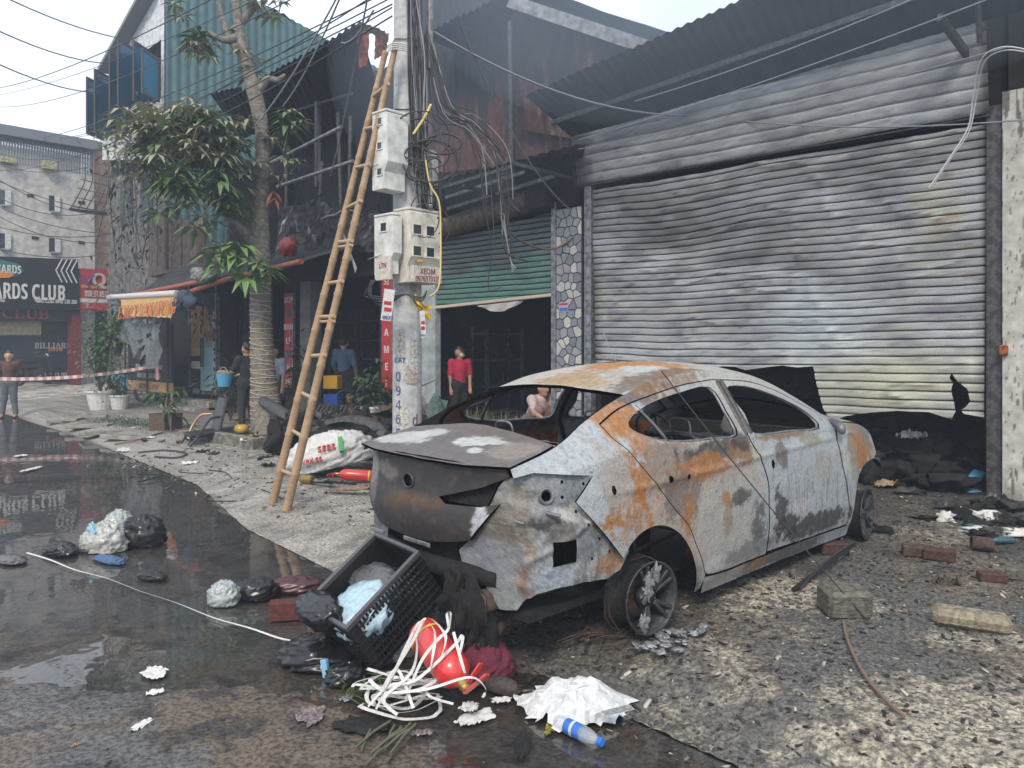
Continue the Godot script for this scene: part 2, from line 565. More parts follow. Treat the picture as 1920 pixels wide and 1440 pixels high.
func ash_color(x: float, z: float) -> Color:
	var a := n1.get_noise_2d(x * 0.75 + 13, z * 0.75 + 4)
	var b := n2.get_noise_2d(x * 2.2 + 17, z * 2.2)
	var c := n3.get_noise_2d(x * 8.0 + 2, z * 8.0)
	var e := n1.get_noise_2d(x * 22.0, z * 22.0 + 6)
	var cream := Color(0.52, 0.47, 0.37)
	var sand := Color(0.22, 0.175, 0.135)
	var grey := Color(0.15, 0.145, 0.14)
	var black := Color(0.028, 0.027, 0.028)
	var pale := 0.21 - absf(z + 3.4 + 0.25 * x) * 0.2                       # a pale band runs out from the car's sill towards the lower right
	pale = maxf(pale, 0.38 - W((x + 1.75) * 0.9, (z + 4.7) * 1.4).length() * 0.45)
	pale = maxf(pale, 0.2 - W(x + 1.6, (z + 7.1) * 1.6).length() * 0.3)
	var col := grey.lerp(sand, soft(-0.2, 0.3, a + 0.3 * b))
	col = col.lerp(cream, soft(0.02, 0.3, pale + a * 0.45 + b * 0.4 + c * 0.25))
	col = col.lerp(black, 0.85 * soft(0.0, 0.34, b * 0.5 + c * 0.36 + e * 0.4 - 0.06 - pale * 0.35 + 0.35 * n2.get_noise_2d(x * 0.9 + 31, z * 0.9) + soft(-6.2, -8.2, z) * 0.45 + (0.25 if x < -2.2 and z > -6.5 else 0.0)))
	col = col * (1.0 + 0.45 * e + 0.2 * c)
	return walk_color(x, z).lerp(col, soft(-4.8, -3.7, x + 0.5 * b))

# thin smoke still hanging under and over the burnt roofs
func build_smoke():
	for s in [[V(-7.0, 6.0, -8.2), V(8.0, 5.0, 4.6), 0.045], [V(-2.8, 5.7, -7.0), V(9.0, 3.6, 5.0), 0.065]]:
		var f := FogVolume.new(); f.name = numbered("smoke"); f.shape = RenderingServer.FOG_VOLUME_SHAPE_ELLIPSOID
		f.size = s[1]; f.position = s[0]
		var m := FogMaterial.new(); m.density = s[2]; m.albedo = Color(0.8, 0.87, 0.95)
		f.material = m; add_child(f); f.set_meta("kind", "stuff"); tag(f, "thin bluish smoke hanging about the burnt roofs", "smoke", "smoke about the roofs")

func build_ground():
	# far ground under everything, to the horizon
	var g := PlaneMesh.new(); g.size = W(900, 900)
	var go := put(g, "ground", mat("far_ground", Color(0.22, 0.21, 0.2), 0.9, 0, "grime", 0.2)); go.position = V(-60, -0.06, 0); structure(go)
	var rm := vmat("road_wet", 1.0, 0.0, "grit", 0.55, "grit", 0.5)
	rm.roughness_texture = T["wet"]; rm.roughness = 0.8; rm.metallic_specular = 0.5
	var road := put(ground_sheet(steps([[-45, -16, 0.6], [-16, -6.5, 0.1], [-6.5, -1.0, 0.025], [-1.0, 1.0, 0.04], [1.0, 12, 0.5]]), steps([[-14, -4.5, 0.4], [-4.5, -2.6, 0.06], [-2.6, 0.0, 0.025]]), road_y, road_color), "road", rm)
	structure(road)
	var wm := vmat("pavement_concrete", 0.85, 0.0, "grit", 0.6, "grit", 0.8)
	wm.roughness_texture = T["wet"]; wm.roughness = 1.0
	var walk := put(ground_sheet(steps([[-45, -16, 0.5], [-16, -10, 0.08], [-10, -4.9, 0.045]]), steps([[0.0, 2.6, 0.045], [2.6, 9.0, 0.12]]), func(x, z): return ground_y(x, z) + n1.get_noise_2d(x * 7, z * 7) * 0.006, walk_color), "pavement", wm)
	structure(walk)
	var pm2 := []
	for k in 4: pm2.append(mat("paver_%d" % k, [Color(0.3, 0.29, 0.25), Color(0.36, 0.34, 0.3), Color(0.26, 0.265, 0.225), Color(0.33, 0.31, 0.27)][k], 0.85, 0, "grime", 0.9, "fine", 0.15))
	var pav := mb(); box(pav, Transform3D(), V(0.385, 0.03, 0.285), 0.006); pav.generate_normals()
	var slab_mesh := pav.commit()
	for i in 17:
		for j in 6:
			var x := -14.6 + 0.4 * i + (0.2 if j % 2 else 0.0); var z := -5.75 - 0.3 * j + 0.09 * (x + 12.0)
			if n1.get_noise_2d(x * 0.9, z * 1.4) > 0.22: continue
			var o := put(slab_mesh, "paver", pm2[rng.randi() % 4], walk); o.position = V(x, ground_y(x, z) + rr(-0.006, 0.003), z); o.rotation = V(rr(-0.015, 0.015), 0.06 + rr(-0.02, 0.02), rr(-0.012, 0.012))
	var am := vmat("forecourt_ash", 0.9, 0.0, "grit", 0.7, "grit", 1.2)
	am.detail_enabled = true; am.detail_albedo = T["ash"]; am.detail_blend_mode = BaseMaterial3D.BLEND_MODE_MIX
	am.uv2_triplanar = true; am.uv2_world_triplanar = true; am.uv2_scale = Vector3.ONE * 0.42; am.detail_uv_layer = BaseMaterial3D.DETAIL_UV_2
	var ash := put(ground_sheet(steps([[-4.9, 0.4, 0.02], [0.4, 2.0, 0.05], [2.0, 12, 0.5]]), steps([[0.0, 3.4, 0.02], [3.4, 6.2, 0.045], [6.2, 14.0, 0.4]]), func(x, z): return ground_y(x, z) + n1.get_noise_2d(x * 5, z * 5) * 0.01 + n3.get_noise_2d(x * 18, z * 18) * 0.01, ash_color), "forecourt", am)
	structure(ash)
	# standing water
	var pm := mat("water", Color(0.045, 0.04, 0.034, 0.35), 0.02)
	pm.transparency = BaseMaterial3D.TRANSPARENCY_ALPHA; pm.metallic_specular = 0.75
	pm.normal_enabled = true; pm.normal_texture = T["ripple"]; pm.normal_scale = 0.10
	pm.uv1_triplanar = true; pm.uv1_world_triplanar = true; pm.uv1_scale = Vector3.ONE * 0.6
	var w := mb(); smooth(w)
	var xs := steps([[-30, -16, 1.0], [-16, -5, 0.5], [-5, 1.2, 0.25]])
	for i in xs.size() - 1:
		for s in 8:
			var q := []
			for e in [[0, 0], [1, 0], [1, 1], [0, 1]]:
				var x: float = xs[i + e[0]]
				q.append(V(x, -0.0055, gutter(x) - 0.15 + 5.6 * (s + e[1]) / 8.0))
			quad(w, q[0], q[1], q[2], q[3])
	structure(done(w, "puddle_water", pm))

# ---------------------------------------------------------------- shop fronts
func zt(z: float) -> Transform3D: return Transform3D(Basis(), V(0, 0, z))            # outline in (x, y), thickness towards +z
func xt(x: float) -> Transform3D: return Transform3D(Basis(V(0, 0, 1), V(0, 1, 0), V(-1, 0, 0)), V(x, 0, 0))   # outline in (z, y)

func rect(x0: float, y0: float, x1: float, y1: float) -> PackedVector2Array:
	return PackedVector2Array([W(x0, y0), W(x1, y0), W(x1, y1), W(x0, y1)])

func lettering(s: String, h: float, where: Transform3D, m: Material, parent: Node, called := "lettering", depth := 0.008, bold := true, stretch := 1.0, serif := false) -> MeshInstance3D:
	var t := TextMesh.new()
	t.text = s
	var f := SystemFont.new(); f.font_names = PackedStringArray(["Droid Serif" if serif else "Droid Sans"]); f.font_weight = 700 if bold else 400
	t.font = f; t.font_size = 40; t.pixel_size = h / 40.0 * 1.36; t.depth = depth; t.curve_step = 3.0
	var o := put(t, called, m, parent)
	o.transform = where * Transform3D(Basis.from_scale(V(stretch, 1, 1)), Vector3.ZERO)
	return o

func corrugated(corners: Array, waves: float, amp: float, nu: int, nv: int, paint = null, inner := 1.0) -> ArrayMesh:
	# bilinear sheet: corners a (u0 v0), b (u1 v0), c (u1 v1), d (u0 v1); waves run across u
	var a: Vector3 = corners[0]; var b: Vector3 = corners[1]; var c: Vector3 = corners[2]; var d: Vector3 = corners[3]
	var nrm := (b - a).cross(d - a).normalized()
	var map := func(u: float, v: float) -> Vector3:
		var p := a.lerp(b, u).lerp(d.lerp(c, u), v)
		return p + nrm * (amp * lerpf(inner, 1.0, v) * sin(u * waves * TAU) + n2.get_noise_2d(u * 3.0 + a.x, v * 3.0 + a.y) * amp * 1.5)
	return sheet(pv([W(0, 0), W(1, 0), W(1, 1), W(0, 1)]), [], 1.0 / nu, 1.0 / nv, map, paint)

func slats(parent: Node, outline: PackedVector2Array, y0: float, y1: float, pitch: float, z: float, bend: Callable, paint: Callable, m: Material, depth := 0.018, called := "slat"):
	var lo := INF; var hi := -INF
	for p in outline:
		lo = minf(lo, p.x); hi = maxf(hi, p.x)
	var n := int(ceil((y1 - y0) / pitch))
	for k in n:
		var b0 := y1 - pitch * (k + 1); var b1 := y1 - pitch * k - 0.008
		for piece in Geometry2D.intersect_polygons(rect(lo - 1, b0, hi + 1, b1), outline):
			if piece.size() < 3: continue
			var map := func(u: float, v: float) -> Vector3:
				var f := clampf((v - b0) / (b1 - b0), 0.0, 1.0)
				var w: Vector3 = bend.call(u, v)
				return V(u, v, z) + w + V(0, 0, depth * (1.0 - pow(absf(2.0 * f - 1.0), 5.0)) - (0.006 if f < 0.02 or f > 0.98 else 0.0))
			var me := sheet(piece, [], 0.09, (b1 - b0) / 6.0, map, paint)
			if me.get_surface_count(): put(me, called, m, parent)

func build_shutter_house():
	# walls of the house with the big shutter
	var hs := thing("scorched_shop_house", "soot-blackened single-storey shop house with the wide silver roller shutter", "building")
	var xl := -6.46; var xr := -1.66
	var st := mb()
	bx(st, V(xl - 0.5, 0.0, -16.0), V(xl - 0.35, 5.6, FZ - 0.12))
	bx(st, V(xr + 0.35, 0.0, -16.0), V(xr + 0.5, 5.4, FZ - 0.05))
	bx(st, V(xl - 0.35, 0.0, -16.0), V(xr + 0.35, 5.2, -15.9))
	done(st, "side_wall", M["black_soot"], hs)
	st = mb()
	bx(st, V(xl - 0.4, 5.0, -16.0), V(xr + 0.5, 5.06, FZ - 0.5))
	done(st, "ceiling", M["black_soot"], hs)
	st = mb()
	bx(st, V(xl - 0.12, 3.98, FZ - 0.35), V(xr + 0.12, 5.0, FZ - 0.1))
	done(st, "lintel", M["black_soot"], hs)
	# steel guide rails
	for g in [[xl - 0.1, xl + 0.02], [xr - 0.02, xr + 0.12]]:
		st = mb()
		bx(st, V(g[0], 0.15, FZ - 0.06), V(g[1], 3.98, FZ + 0.06), 0.008)
		done(st, "guide_rail", M["steel_burnt"] if g[0] > -4 else M["steel_grey"], hs)
	# shutter curtain
	var sh := thing("roller_shutter", "wide silver roller shutter warped by heat with torn lower edge", "shutter")
	var outline := pv([W(-6.462, 3.825), W(-1.68, 3.827), W(-1.702, 0.946), W(-1.863, 0.972), W(-1.895, 1.007), W(-1.853, 1.036), W(-1.812, 1.096), W(-1.835, 1.216), W(-1.919, 1.287), W(-1.976, 1.37), W(-1.99, 1.322), W(-1.961, 1.27), W(-1.976, 1.194), W(-1.952, 1.089), W(-1.938, 0.988), W(-1.976, 0.906), W(-2.038, 0.929), W(-2.169, 0.974), W(-2.466, 0.978), W(-2.741, 0.945), W(-2.99, 0.889), W(-3.15, 0.82), W(-3.231, 0.957), W(-3.284, 1.138), W(-3.325, 1.286), W(-3.349, 1.435), W(-3.525, 1.419), W(-3.711, 1.44), W(-3.904, 1.418), W(-4.135, 1.388), W(-4.271, 1.423), W(-4.445, 1.427), W(-4.696, 1.376), W(-4.881, 1.425), W(-5.171, 1.427), W(-5.345, 1.452), W(-5.547, 1.427), W(-6.013, 1.441), W(-6.388, 1.391)])
	var bend := func(u: float, v: float) -> Vector3:
		var dy := -0.075 * exp(-pow((u + 5.2) / 0.85, 2.0)) * exp(-pow((v - 3.25) / 0.55, 2.0)) + 0.02 * n2.get_noise_2d(u * 0.5, v * 0.3)
		dy += 0.018 * smoothstep(2.2, 1.5, v) * sin((u + 3.2) * 1.1)
		var dz := 0.03 * n1.get_noise_2d(u * 0.6 + 3, v * 0.8) + 0.03 * pow(1.0 - absf(n2.get_noise_2d(u * 0.55 + 8, v * 0.75)), 9.0) + 0.06 * smoothstep(1.9, 1.2, v)
		return V(0, dy, dz * smoothstep(0.0, 0.25, u - xl) * smoothstep(0.0, 0.2, xr - u))
	var steel := vmat("shutter_steel", 0.58, 0.18, "speckle", 1.6)
	var paint := func(p: Vector3, u: float, v: float) -> Color:
		var a := n1.get_noise_2d(u * 0.9, v * 2.2)
		var b := n2.get_noise_2d(u * 2.5, v * 9.0)
		var c := n3.get_noise_2d(u * 12.0, v * 14.0)
		var col := Color(0.42, 0.425, 0.44)
		col = col.lerp(Color(0.25, 0.25, 0.28), smoothstep(0.0, 0.4, a) * 0.8)
		col = col.lerp(Color(0.56, 0.6, 0.64), smoothstep(0.1, 0.5, -a + 0.3 * b) * 0.6)
		var yel := exp(-pow((u + 2.6) / 0.9, 2.0) - pow((v - 1.25) / 0.38, 2.0)) + 0.8 * exp(-pow((u + 6.5) / 0.35, 2.0) - pow((v - 2.35) / 0.22, 2.0)) + 0.6 * exp(-pow((u + 2.1) / 0.25, 2.0) - pow((v - 3.0) / 0.5, 2.0))
		col = col.lerp(Color(0.66, 0.66, 0.46), clampf(yel + b * 0.4, 0.0, 1.0) * 0.75)
		var blue := exp(-pow((u + 3.4) / 0.6, 2.0) - pow((v - 1.9) / 0.45, 2.0))
		col = col.lerp(Color(0.6, 0.68, 0.72), clampf(blue + b * 0.3, 0.0, 1.0) * 0.6)
		col = col.lerp(Color(0.26, 0.14, 0.07), smoothstep(0.35, 0.65, b + 0.4 * exp(-pow((u + 2.0) / 0.15, 2.0) - pow((v - 2.9) / 0.4, 2.0))) * 0.6)
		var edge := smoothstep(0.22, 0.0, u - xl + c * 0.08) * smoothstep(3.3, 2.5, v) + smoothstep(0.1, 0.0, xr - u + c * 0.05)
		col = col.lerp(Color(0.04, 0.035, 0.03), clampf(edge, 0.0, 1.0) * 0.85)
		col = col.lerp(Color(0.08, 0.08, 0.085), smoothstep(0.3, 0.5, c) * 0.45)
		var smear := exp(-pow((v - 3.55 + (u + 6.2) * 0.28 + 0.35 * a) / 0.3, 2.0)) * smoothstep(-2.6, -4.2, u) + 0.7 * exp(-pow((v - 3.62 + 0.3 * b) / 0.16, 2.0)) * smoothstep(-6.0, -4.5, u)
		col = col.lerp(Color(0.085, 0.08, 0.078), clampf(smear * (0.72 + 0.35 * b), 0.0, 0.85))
		return col * (1.0 + 0.15 * b)
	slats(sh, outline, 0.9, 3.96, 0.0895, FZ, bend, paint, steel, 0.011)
	# ribbed hood over the shutter roll
	var hood := thing("shutter_hood", "ribbed silver hood above the wide roller shutter", "shutter hood")
	var hmap := func(u: float, v: float) -> Vector3:
		var f := fposmod(v - 3.9, 0.125) / 0.125
		return V(u, v + 0.02 * n2.get_noise_2d(u * 0.6, v), FZ + 0.09 + 0.14 * sin((v - 3.9) * 1.6) + 0.018 * (1.0 - pow(absf(2.0 * f - 1.0), 4.0)) + 0.02 * n1.get_noise_2d(u * 0.7, v * 1.5))
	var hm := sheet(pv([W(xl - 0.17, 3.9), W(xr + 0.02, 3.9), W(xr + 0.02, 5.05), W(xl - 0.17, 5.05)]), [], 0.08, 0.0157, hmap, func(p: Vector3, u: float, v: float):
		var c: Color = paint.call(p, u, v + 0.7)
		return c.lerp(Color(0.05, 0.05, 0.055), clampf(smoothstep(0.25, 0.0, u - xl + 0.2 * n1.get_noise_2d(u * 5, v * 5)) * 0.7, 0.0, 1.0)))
	put(hm, "front_sheet", steel, hood)
	st = mb()
	bx(st, V(xl - 0.17, 3.88, FZ - 0.08), V(xr + 0.02, 3.896, FZ + 0.08))
	bx(st, V(xl - 0.19, 3.88, FZ - 0.08), V(xl - 0.175, 5.0, FZ + 0.19))
	done(st, "end_plate", M["steel_burnt"], hood)
	# canopy roof of corrugated sheet, rising outwards
	var cn := thing("canopy_roof", "dark corrugated canopy roof over the wide roller shutter", "roof")
	var i0: Vector3 = V(-6.643, 4.546, -8.4); var i1: Vector3 = V(-1.859, 4.737, -8.4)
	var o0: Vector3 = V(-6.862, 5.02, -7.7); var o1: Vector3 = V(-3.533, 5.283, -7.7)
	var ie := i0.lerp(i1, 1.6); var oe := o0.lerp(o1, 3.4)
	ie.x = 1.2; oe.x = 1.2
	var soot_sheet := vmat("sooty_sheet", 0.75, 0.2, "grime", 0.8)
	put(corrugated([i0, ie, oe, o0], 62.0, 0.022, 500, 10, func(p, u, v): return Color(0.035, 0.036, 0.04) * (1.0 + 0.6 * n1.get_noise_2d(u * 20, v * 3)), 0.2), "roof_sheet", soot_sheet, cn)
	st = mb()
	for k in 1:
		var f := 0.45
		bar(st, i0.lerp(o0, f) - V(0, 0.06, 0), ie.lerp(oe, f) - V(0, 0.06, 0), 0.04, 0.06)
	done(st, "purlin", M["steel_burnt"], cn)
	for k in 1:
		st = mb()
		var q: Vector3 = V(-1.902, 4.681, -7.85)
		bar(st, q, V(q.x + 0.1, q.y - 0.22, FZ + 0.14), 0.05, 0.08)
		if k == 0: tube(st, [V(q.x + 0.25, q.y + 0.5, FZ + 0.6), V(q.x + 0.22, q.y - 0.15, FZ + 0.3)], 0.025, 8)
		done(st, "bracket", M["steel_burnt"], cn)
	# mosaic pillar left of the shutter: every stone its own piece
	var pil := thing("mosaic_pillar", "pillar clad in grey and white broken-tile mosaic beside the wide shutter", "pillar")
	var px0 := -7.06; var px1 := -6.60; var py1 := 3.62
	st = mb()
	bx(st, V(px0, 0.1, FZ - 0.4), V(px1, py1, FZ + 0.05))
	done(st, "core", mat("grout", Color(0.055, 0.055, 0.06), 0.9, 0, "grime", 2.0), pil)
	var tones := []
	for k in 6: tones.append(mat("mosaic_%d" % k, [Color(0.26, 0.28, 0.31), Color(0.2, 0.22, 0.25), Color(0.33, 0.34, 0.36), Color(0.52, 0.52, 0.49), Color(0.58, 0.57, 0.53), Color(0.24, 0.26, 0.3)][k], 0.45, 0, "mottle", 4.0))
	var seeds := []
	var nx := 4; var ny := 26
	for j in ny:
		for i in nx:
			seeds.append(W(lerpf(px0, px1, (i + 0.5 + (0.25 if j % 2 else -0.25) + rr(-0.28, 0.28)) / nx), lerpf(0.2, py1, (j + 0.5 + rr(-0.3, 0.3)) / ny)))
	for i in seeds.size():
		var cell := rect(px0, 0.15, px1, py1)
		var s: Vector2 = seeds[i]
		for j in seeds.size():
			if i == j or s.distance_to(seeds[j]) > 0.7: continue
			var mid: Vector2 = (s + seeds[j]) * 0.5
			var d: Vector2 = (seeds[j] - s).normalized()
			var t := W(-d.y, d.x)
			var half := PackedVector2Array([mid + t * 3, mid - t * 3, mid - t * 3 - d * 3, mid + t * 3 - d * 3])
			var r := Geometry2D.intersect_polygons(cell, half)
			if r.is_empty(): break
			cell = r[0]
		var sm := Geometry2D.offset_polygon(cell, -0.008)
		if sm.is_empty() or sm[0].size() < 3: continue
		st = mb()
		slab(st, zt(FZ + 0.05), sm[0], 0.01 + rr(0, 0.004))
		done(st, "mosaic_tile", tones[(rng.randi() % 3) if rng.randf() < 0.62 else 3 + rng.randi() % 3], pil)
	st = mb()
	bx(st, V(px0 - 0.1, 0.12, FZ - 0.1), V(px0 - 0.012, 3.9, FZ + 0.06), 0.006)
	done(st, "steel_post", M["steel_grey"], pil)
	var sign := mb(); bx(sign, V(-7.00, 2.14, FZ + 0.066), V(-6.83, 2.28, FZ + 0.07))
	var so := single(sign, "small_sticker", mat("sticker", Color(0.35, 0.32, 0.42), 0.6), "small blue and red paper sticker on the mosaic pillar", "sticker")
	sign = mb(); bx(sign, V(-6.99, 2.15, FZ + 0.0705), V(-6.84, 2.2, FZ + 0.072)); done(sign, "blue_print", mat("blue_print", Color(0.06, 0.12, 0.42), 0.6), so)
	sign = mb(); bx(sign, V(-6.99, 2.235, FZ + 0.0705), V(-6.84, 2.265, FZ + 0.072)); done(sign, "red_print", M["red_paint"], so)
	# the pale wall at the right edge
	var wl := thing("pale_wall", "cracked off-white rendered wall right of the wide shutter", "wall")
	var cream := vmat("cream_render", 0.85, 0, "mottle", 0.8, "fine", 0.1)
	put(sheet(rect(xr + 0.125, 0.1, -0.7, 4.08), [], 0.013, 0.016, func(u, v): return V(u, v, FZ + 0.1 + 0.004 * n1.get_noise_2d(u * 4, v * 4)), func(p, u, v):
		var c := Color(0.56, 0.55, 0.49)
		var crack := n2.get_noise_2d(u * 7.0, v * 1.6)
		var fl := n3.get_noise_2d(u * 16.0, v * 5.0)
		c = c.lerp(Color(0.1, 0.1, 0.095), smoothstep(0.47, 0.53, absf(fl) + 0.1 * crack) * 0.8)
		c = c.lerp(Color(0.05, 0.05, 0.05), smoothstep(0.36, 0.46, n1.get_noise_2d(u * 14.0, v * 1.6) + smoothstep(3.4, 4.1, v) * 0.4) * 0.75)
		c = c.lerp(Color(0.16, 0.15, 0.14), smoothstep(0.45, 0.15, v + 0.3 * crack) * 0.6)
		return c * (1.0 + 0.1 * crack), 0.2, V(0, 0, -1)), "render", cream, wl)
	st = mb(); bx(st, V(xr + 0.13, 0.0, FZ - 0.4), V(3.0, 4.07, FZ + 0.085)); done(st, "core", M["concrete"], wl)
	st = mb()
	bx(st, V(xr + 0.16, 4.09, FZ - 0.3), V(3.0, 5.6, FZ + 0.02)); done(st, "upper_band", M["black_soot"], wl)
	st = mb()
	box(st, at(V(xr + 0.14, 1.62, FZ + 0.13)), V(0.07, 0.1, 0.06), 0.01)
	single(st, "door_latch", M["rusty"], "rusty latch block on the pale wall edge", "latch")

func build_green_shutter_house():
	var hs := thing("fire_damaged_house", "fire-blackened house with half-open green shutter and rusty upper wall", "building")
	var xa := -9.72; var xb := -7.18
	var st := mb()
	bx(st, V(-10.16, 0.1, FZ - 0.1), V(xa, 3.75, FZ + 0.02)); done(st, "left_pier", mat("pale_green_render", Color(0.4, 0.44, 0.44), 0.8, 0, "mottle", 0.7), hs)
	st = mb()
	bx(st, V(-10.9, 0.1, -15.0), V(-10.74, 6.8, FZ - 0.36)); bx(st, V(-10.74, 0.1, -15.0), V(-6.99, 6.8, -14.9)); bx(st, V(-10.74, 0.1, FZ - 0.5), V(-10.17, 3.7, FZ - 0.36))
	done(st, "side_wall", M["black_soot"], hs)
	st = mb()
	bx(st, V(-10.74, 3.76, -14.9), V(-6.99, 3.84, FZ - 0.3)); done(st, "ceiling", M["black_soot"], hs)
	# upper wall of corrugated iron: black with a red-brown band low down
	var iron := vmat("scorched_iron", 0.8, 0.15, "grime", 1.4)
	var ip := func(p: Vector3, u: float, v: float) -> Color:
		var x := p.x; var y := p.y
		var k := n1.get_noise_2d(x * 3.0, y * 0.6)
		var c := Color(0.024, 0.024, 0.027)
		var low := smoothstep(5.7, 4.9, y + k * 0.9) * smoothstep(-10.6, -9.8, x)
		c = c.lerp(Color(0.16, 0.055, 0.045), low * 0.9)
		c = c.lerp(Color(0.36, 0.24, 0.22), low * smoothstep(0.3, 0.6, n2.get_noise_2d(x * 9.0, y * 0.7) + 0.3 * smoothstep(-7.6, -7.1, x)) * 0.9)
		return c * (1.0 + 0.5 * n3.get_noise_2d(x * 5, y * 5))
	put(corrugated([V(-10.921, 4.703, -8.75), V(-6.584, 4.287, -8.75), V(-6.584, 6.251, -8.75), V(-10.921, 8.445, -8.75)], 26.0, 0.02, 208, 24, ip), "upper_wall", iron, hs)
	# roof: corrugated slope whose wavy edge shows against the sky, pale barge board on the right
	var e0: Vector3 = V(-9.335, 6.568, -7.95); var e1: Vector3 = V(-7.085, 6.649, -7.95)
	var b0: Vector3 = V(-10.653, 6.493, -9.25); var b1: Vector3 = V(-6.58, 6.24, -10.65)
	put(corrugated([e0, e1, V(e1.x + 0.4, e1.y + 0.3, FZ - 3.5), V(e0.x, e0.y - 0.2, FZ - 3.0)], 16.0, 0.022, 140, 8, func(p, u, v): return Color(0.03, 0.031, 0.035)), "roof_sheet", M["sooty_sheet"], hs)
	put(corrugated([V(-7.449, 6.571, -8.05), V(-5.41, 5.44, -8.35), V(-6.351, 4.458, -8.6), V(-7.936, 4.967, -8.6)], 8.0, 0.012, 60, 12, ip), "side_sheet", iron, hs)
	st = mb()
	bar(st, V(-7.424, 6.543, -7.99), V(-5.34, 5.432, -8.29), 0.03, 0.17)
	done(st, "barge_board", mat("pale_board", Color(0.4, 0.41, 0.42), 0.7, 0, "grime", 1.0), hs)
	# post and awning frame
	st = mb()
	bar(st, V(-7.495, 6.31, -8.1), V(-7.454, 4.253, -8.1), 0.07, 0.07)
	done(st, "post", M["steel_burnt"], hs)
	var fr := [[V(-7.132, 4.156, -7.75), V(-6.714, 4.01, -8.55)], [V(-8.586, 4.02, -7.75), V(-7.132, 4.112, -7.75)], [V(-8.98, 3.967, -8.15), V(-7.263, 4.125, -8.15)], [V(-9.124, 3.842, -8.35), V(-6.889, 4.041, -8.35)], [V(-8.124, 3.988, -7.75), V(-8.025, 3.907, -8.6)], [V(-8.562, 4.017, -7.75), V(-9.381, 3.829, -8.55)]]
	for f in fr:
		st = mb(); bar(st, f[0], f[1], 0.04, 0.05)
		done(st, "awning_bar", M["steel_burnt"] if f[0].z > FZ + 0.8 else M["steel_grey"], hs)
	put(corrugated([V(-8.825, 4.19, -7.9), V(-6.004, 4.262, -7.9), V(-6.615, 4.271, -8.63), V(-9.456, 4.466, -8.63)], 14.0, 0.012, 110, 6, func(p, u, v): return Color(0.05, 0.048, 0.05) * (1.0 + 0.5 * n1.get_noise_2d(u * 12, v * 4))), "awning_sheet", M["sooty_sheet"], hs)
	st = mb()
	bx(st, V(-7.9, 3.65, FZ - 0.05), V(-6.66, 4.45, FZ + 0.03)); bx(st, V(-7.5, 3.65, FZ + 0.031), V(-7.1, 3.9, FZ + 0.25))
	done(st, "charred_fascia", M["char"], hs)
	# green shutter
	var sh := thing("green_roller_shutter", "half-raised green roller shutter, sooty at the top", "shutter")
	var out := pv([W(-9.879, 3.4), W(-7.197, 3.605), W(-7.187, 2.412), W(-9.879, 2.296)])
	var gm := vmat("green_steel", 0.5, 0.3, "speckle", 2.0)
	slats(sh, out, 1.9, 3.9, 0.082, FZ - 0.02, func(u, v): return V(0, 0.03 * (u + 8.4) * smoothstep(3.2, 2.2, v) * 0.0 + 0.01 * n1.get_noise_2d(u, v), 0.02 * n2.get_noise_2d(u, v)), func(p, u, v):
		var k := n1.get_noise_2d(u * 1.2, v * 2.5)
		var c := Color(0.15, 0.3, 0.25).lerp(Color(0.1, 0.13, 0.13), smoothstep(2.55, 3.05, v + k * 0.5 - (u + 8.4) * 0.05))
		c = c.lerp(Color(0.05, 0.05, 0.05), smoothstep(0.35, 0.6, n2.get_noise_2d(u * 3, v * 8)) * 0.5)
		return c * (1.0 + 0.2 * k), gm, 0.014)
	st = mb()
	bar(st, V(-9.879, 2.287, -8.65), V(-7.187, 2.397, -8.65), 0.05, 0.05, Vector3.UP, 0.008); done(st, "bottom_bar", mat("cream_bar", Color(0.5, 0.42, 0.32), 0.6), sh)
	var cloth := mb(); smooth(cloth)
	for i in 20:
		for j in 4:
			var c := []
			for e in [[0, 0], [1, 0], [1, 1], [0, 1]]:
				var u: float = (i + e[0]) / 20.0; var v: float = (j + e[1]) / 4.0
				var p: Vector3 = (V(-8.705, 2.3, -8.62)).lerp(V(-7.714, 2.346, -8.62), u)
				c.append(p + V(0, -v * 0.13 * sin(PI * u) - 0.01, 0.03 * sin(u * 17.0 + v * 2.0) * v))
			quad(cloth, c[0], c[1], c[2], c[3])
	single(cloth, "hanging_cloth", mat("pale_cloth", Color(0.62, 0.58, 0.58), 0.9, 0, "mottle", 6.0), "pale cloth strip hanging under the green shutter", "cloth")
	# roll cover above it
	st = mb()
	var r0: Vector3 = V(-9.904, 3.533, -8.6); var r1: Vector3 = V(-7.463, 3.835, -8.6)
	tube(st, [r0, r1], 0.17, 18)
	for k in 9: tube(st, [r0.lerp(r1, 0.04 + 0.11 * k), r0.lerp(r1, 0.06 + 0.11 * k)], 0.176, 18)
	single(st, "shutter_roll", mat("brown_roll", Color(0.17, 0.125, 0.1), 0.7, 0.2, "grime", 2.0), "scorched brown shutter roll above the green shutter", "shutter roll")
	st = mb(); tube(st, [r1, r1 + V(0.22, 0.02, 0)], 0.2, 18); tube(st, [r1 + V(0.22, 0.02, 0), r1 + V(0.45, 0.02, 0)], 0.12, 14)
	single(st, "shutter_motor", M["char"], "charred shutter motor at the end of the brown roll", "motor")
	# shop interior: shelf, boxes, burnt stock
	var sf := thing("shop_shelf", "grey metal shelf frame deep inside the green-shutter shop", "shelf")
	var sx := -10.55
	for k in [[sx, -10.3], [sx, -11.3], [sx + 0.4, -10.3], [sx + 0.4, -11.3]]:
		st = mb(); bx(st, V(k[0], 0.2, k[1]), V(k[0] + 0.05, 2.0, k[1] + 0.05)); done(st, "upright", M["steel_grey"], sf)
	for k in 4:
		st = mb(); bx(st, V(sx + 0.05, 0.35 + 0.5 * k, -11.25), V(sx + 0.4, 0.39 + 0.5 * k, -10.3)); done(st, "shelf_board", M["steel_grey"], sf)
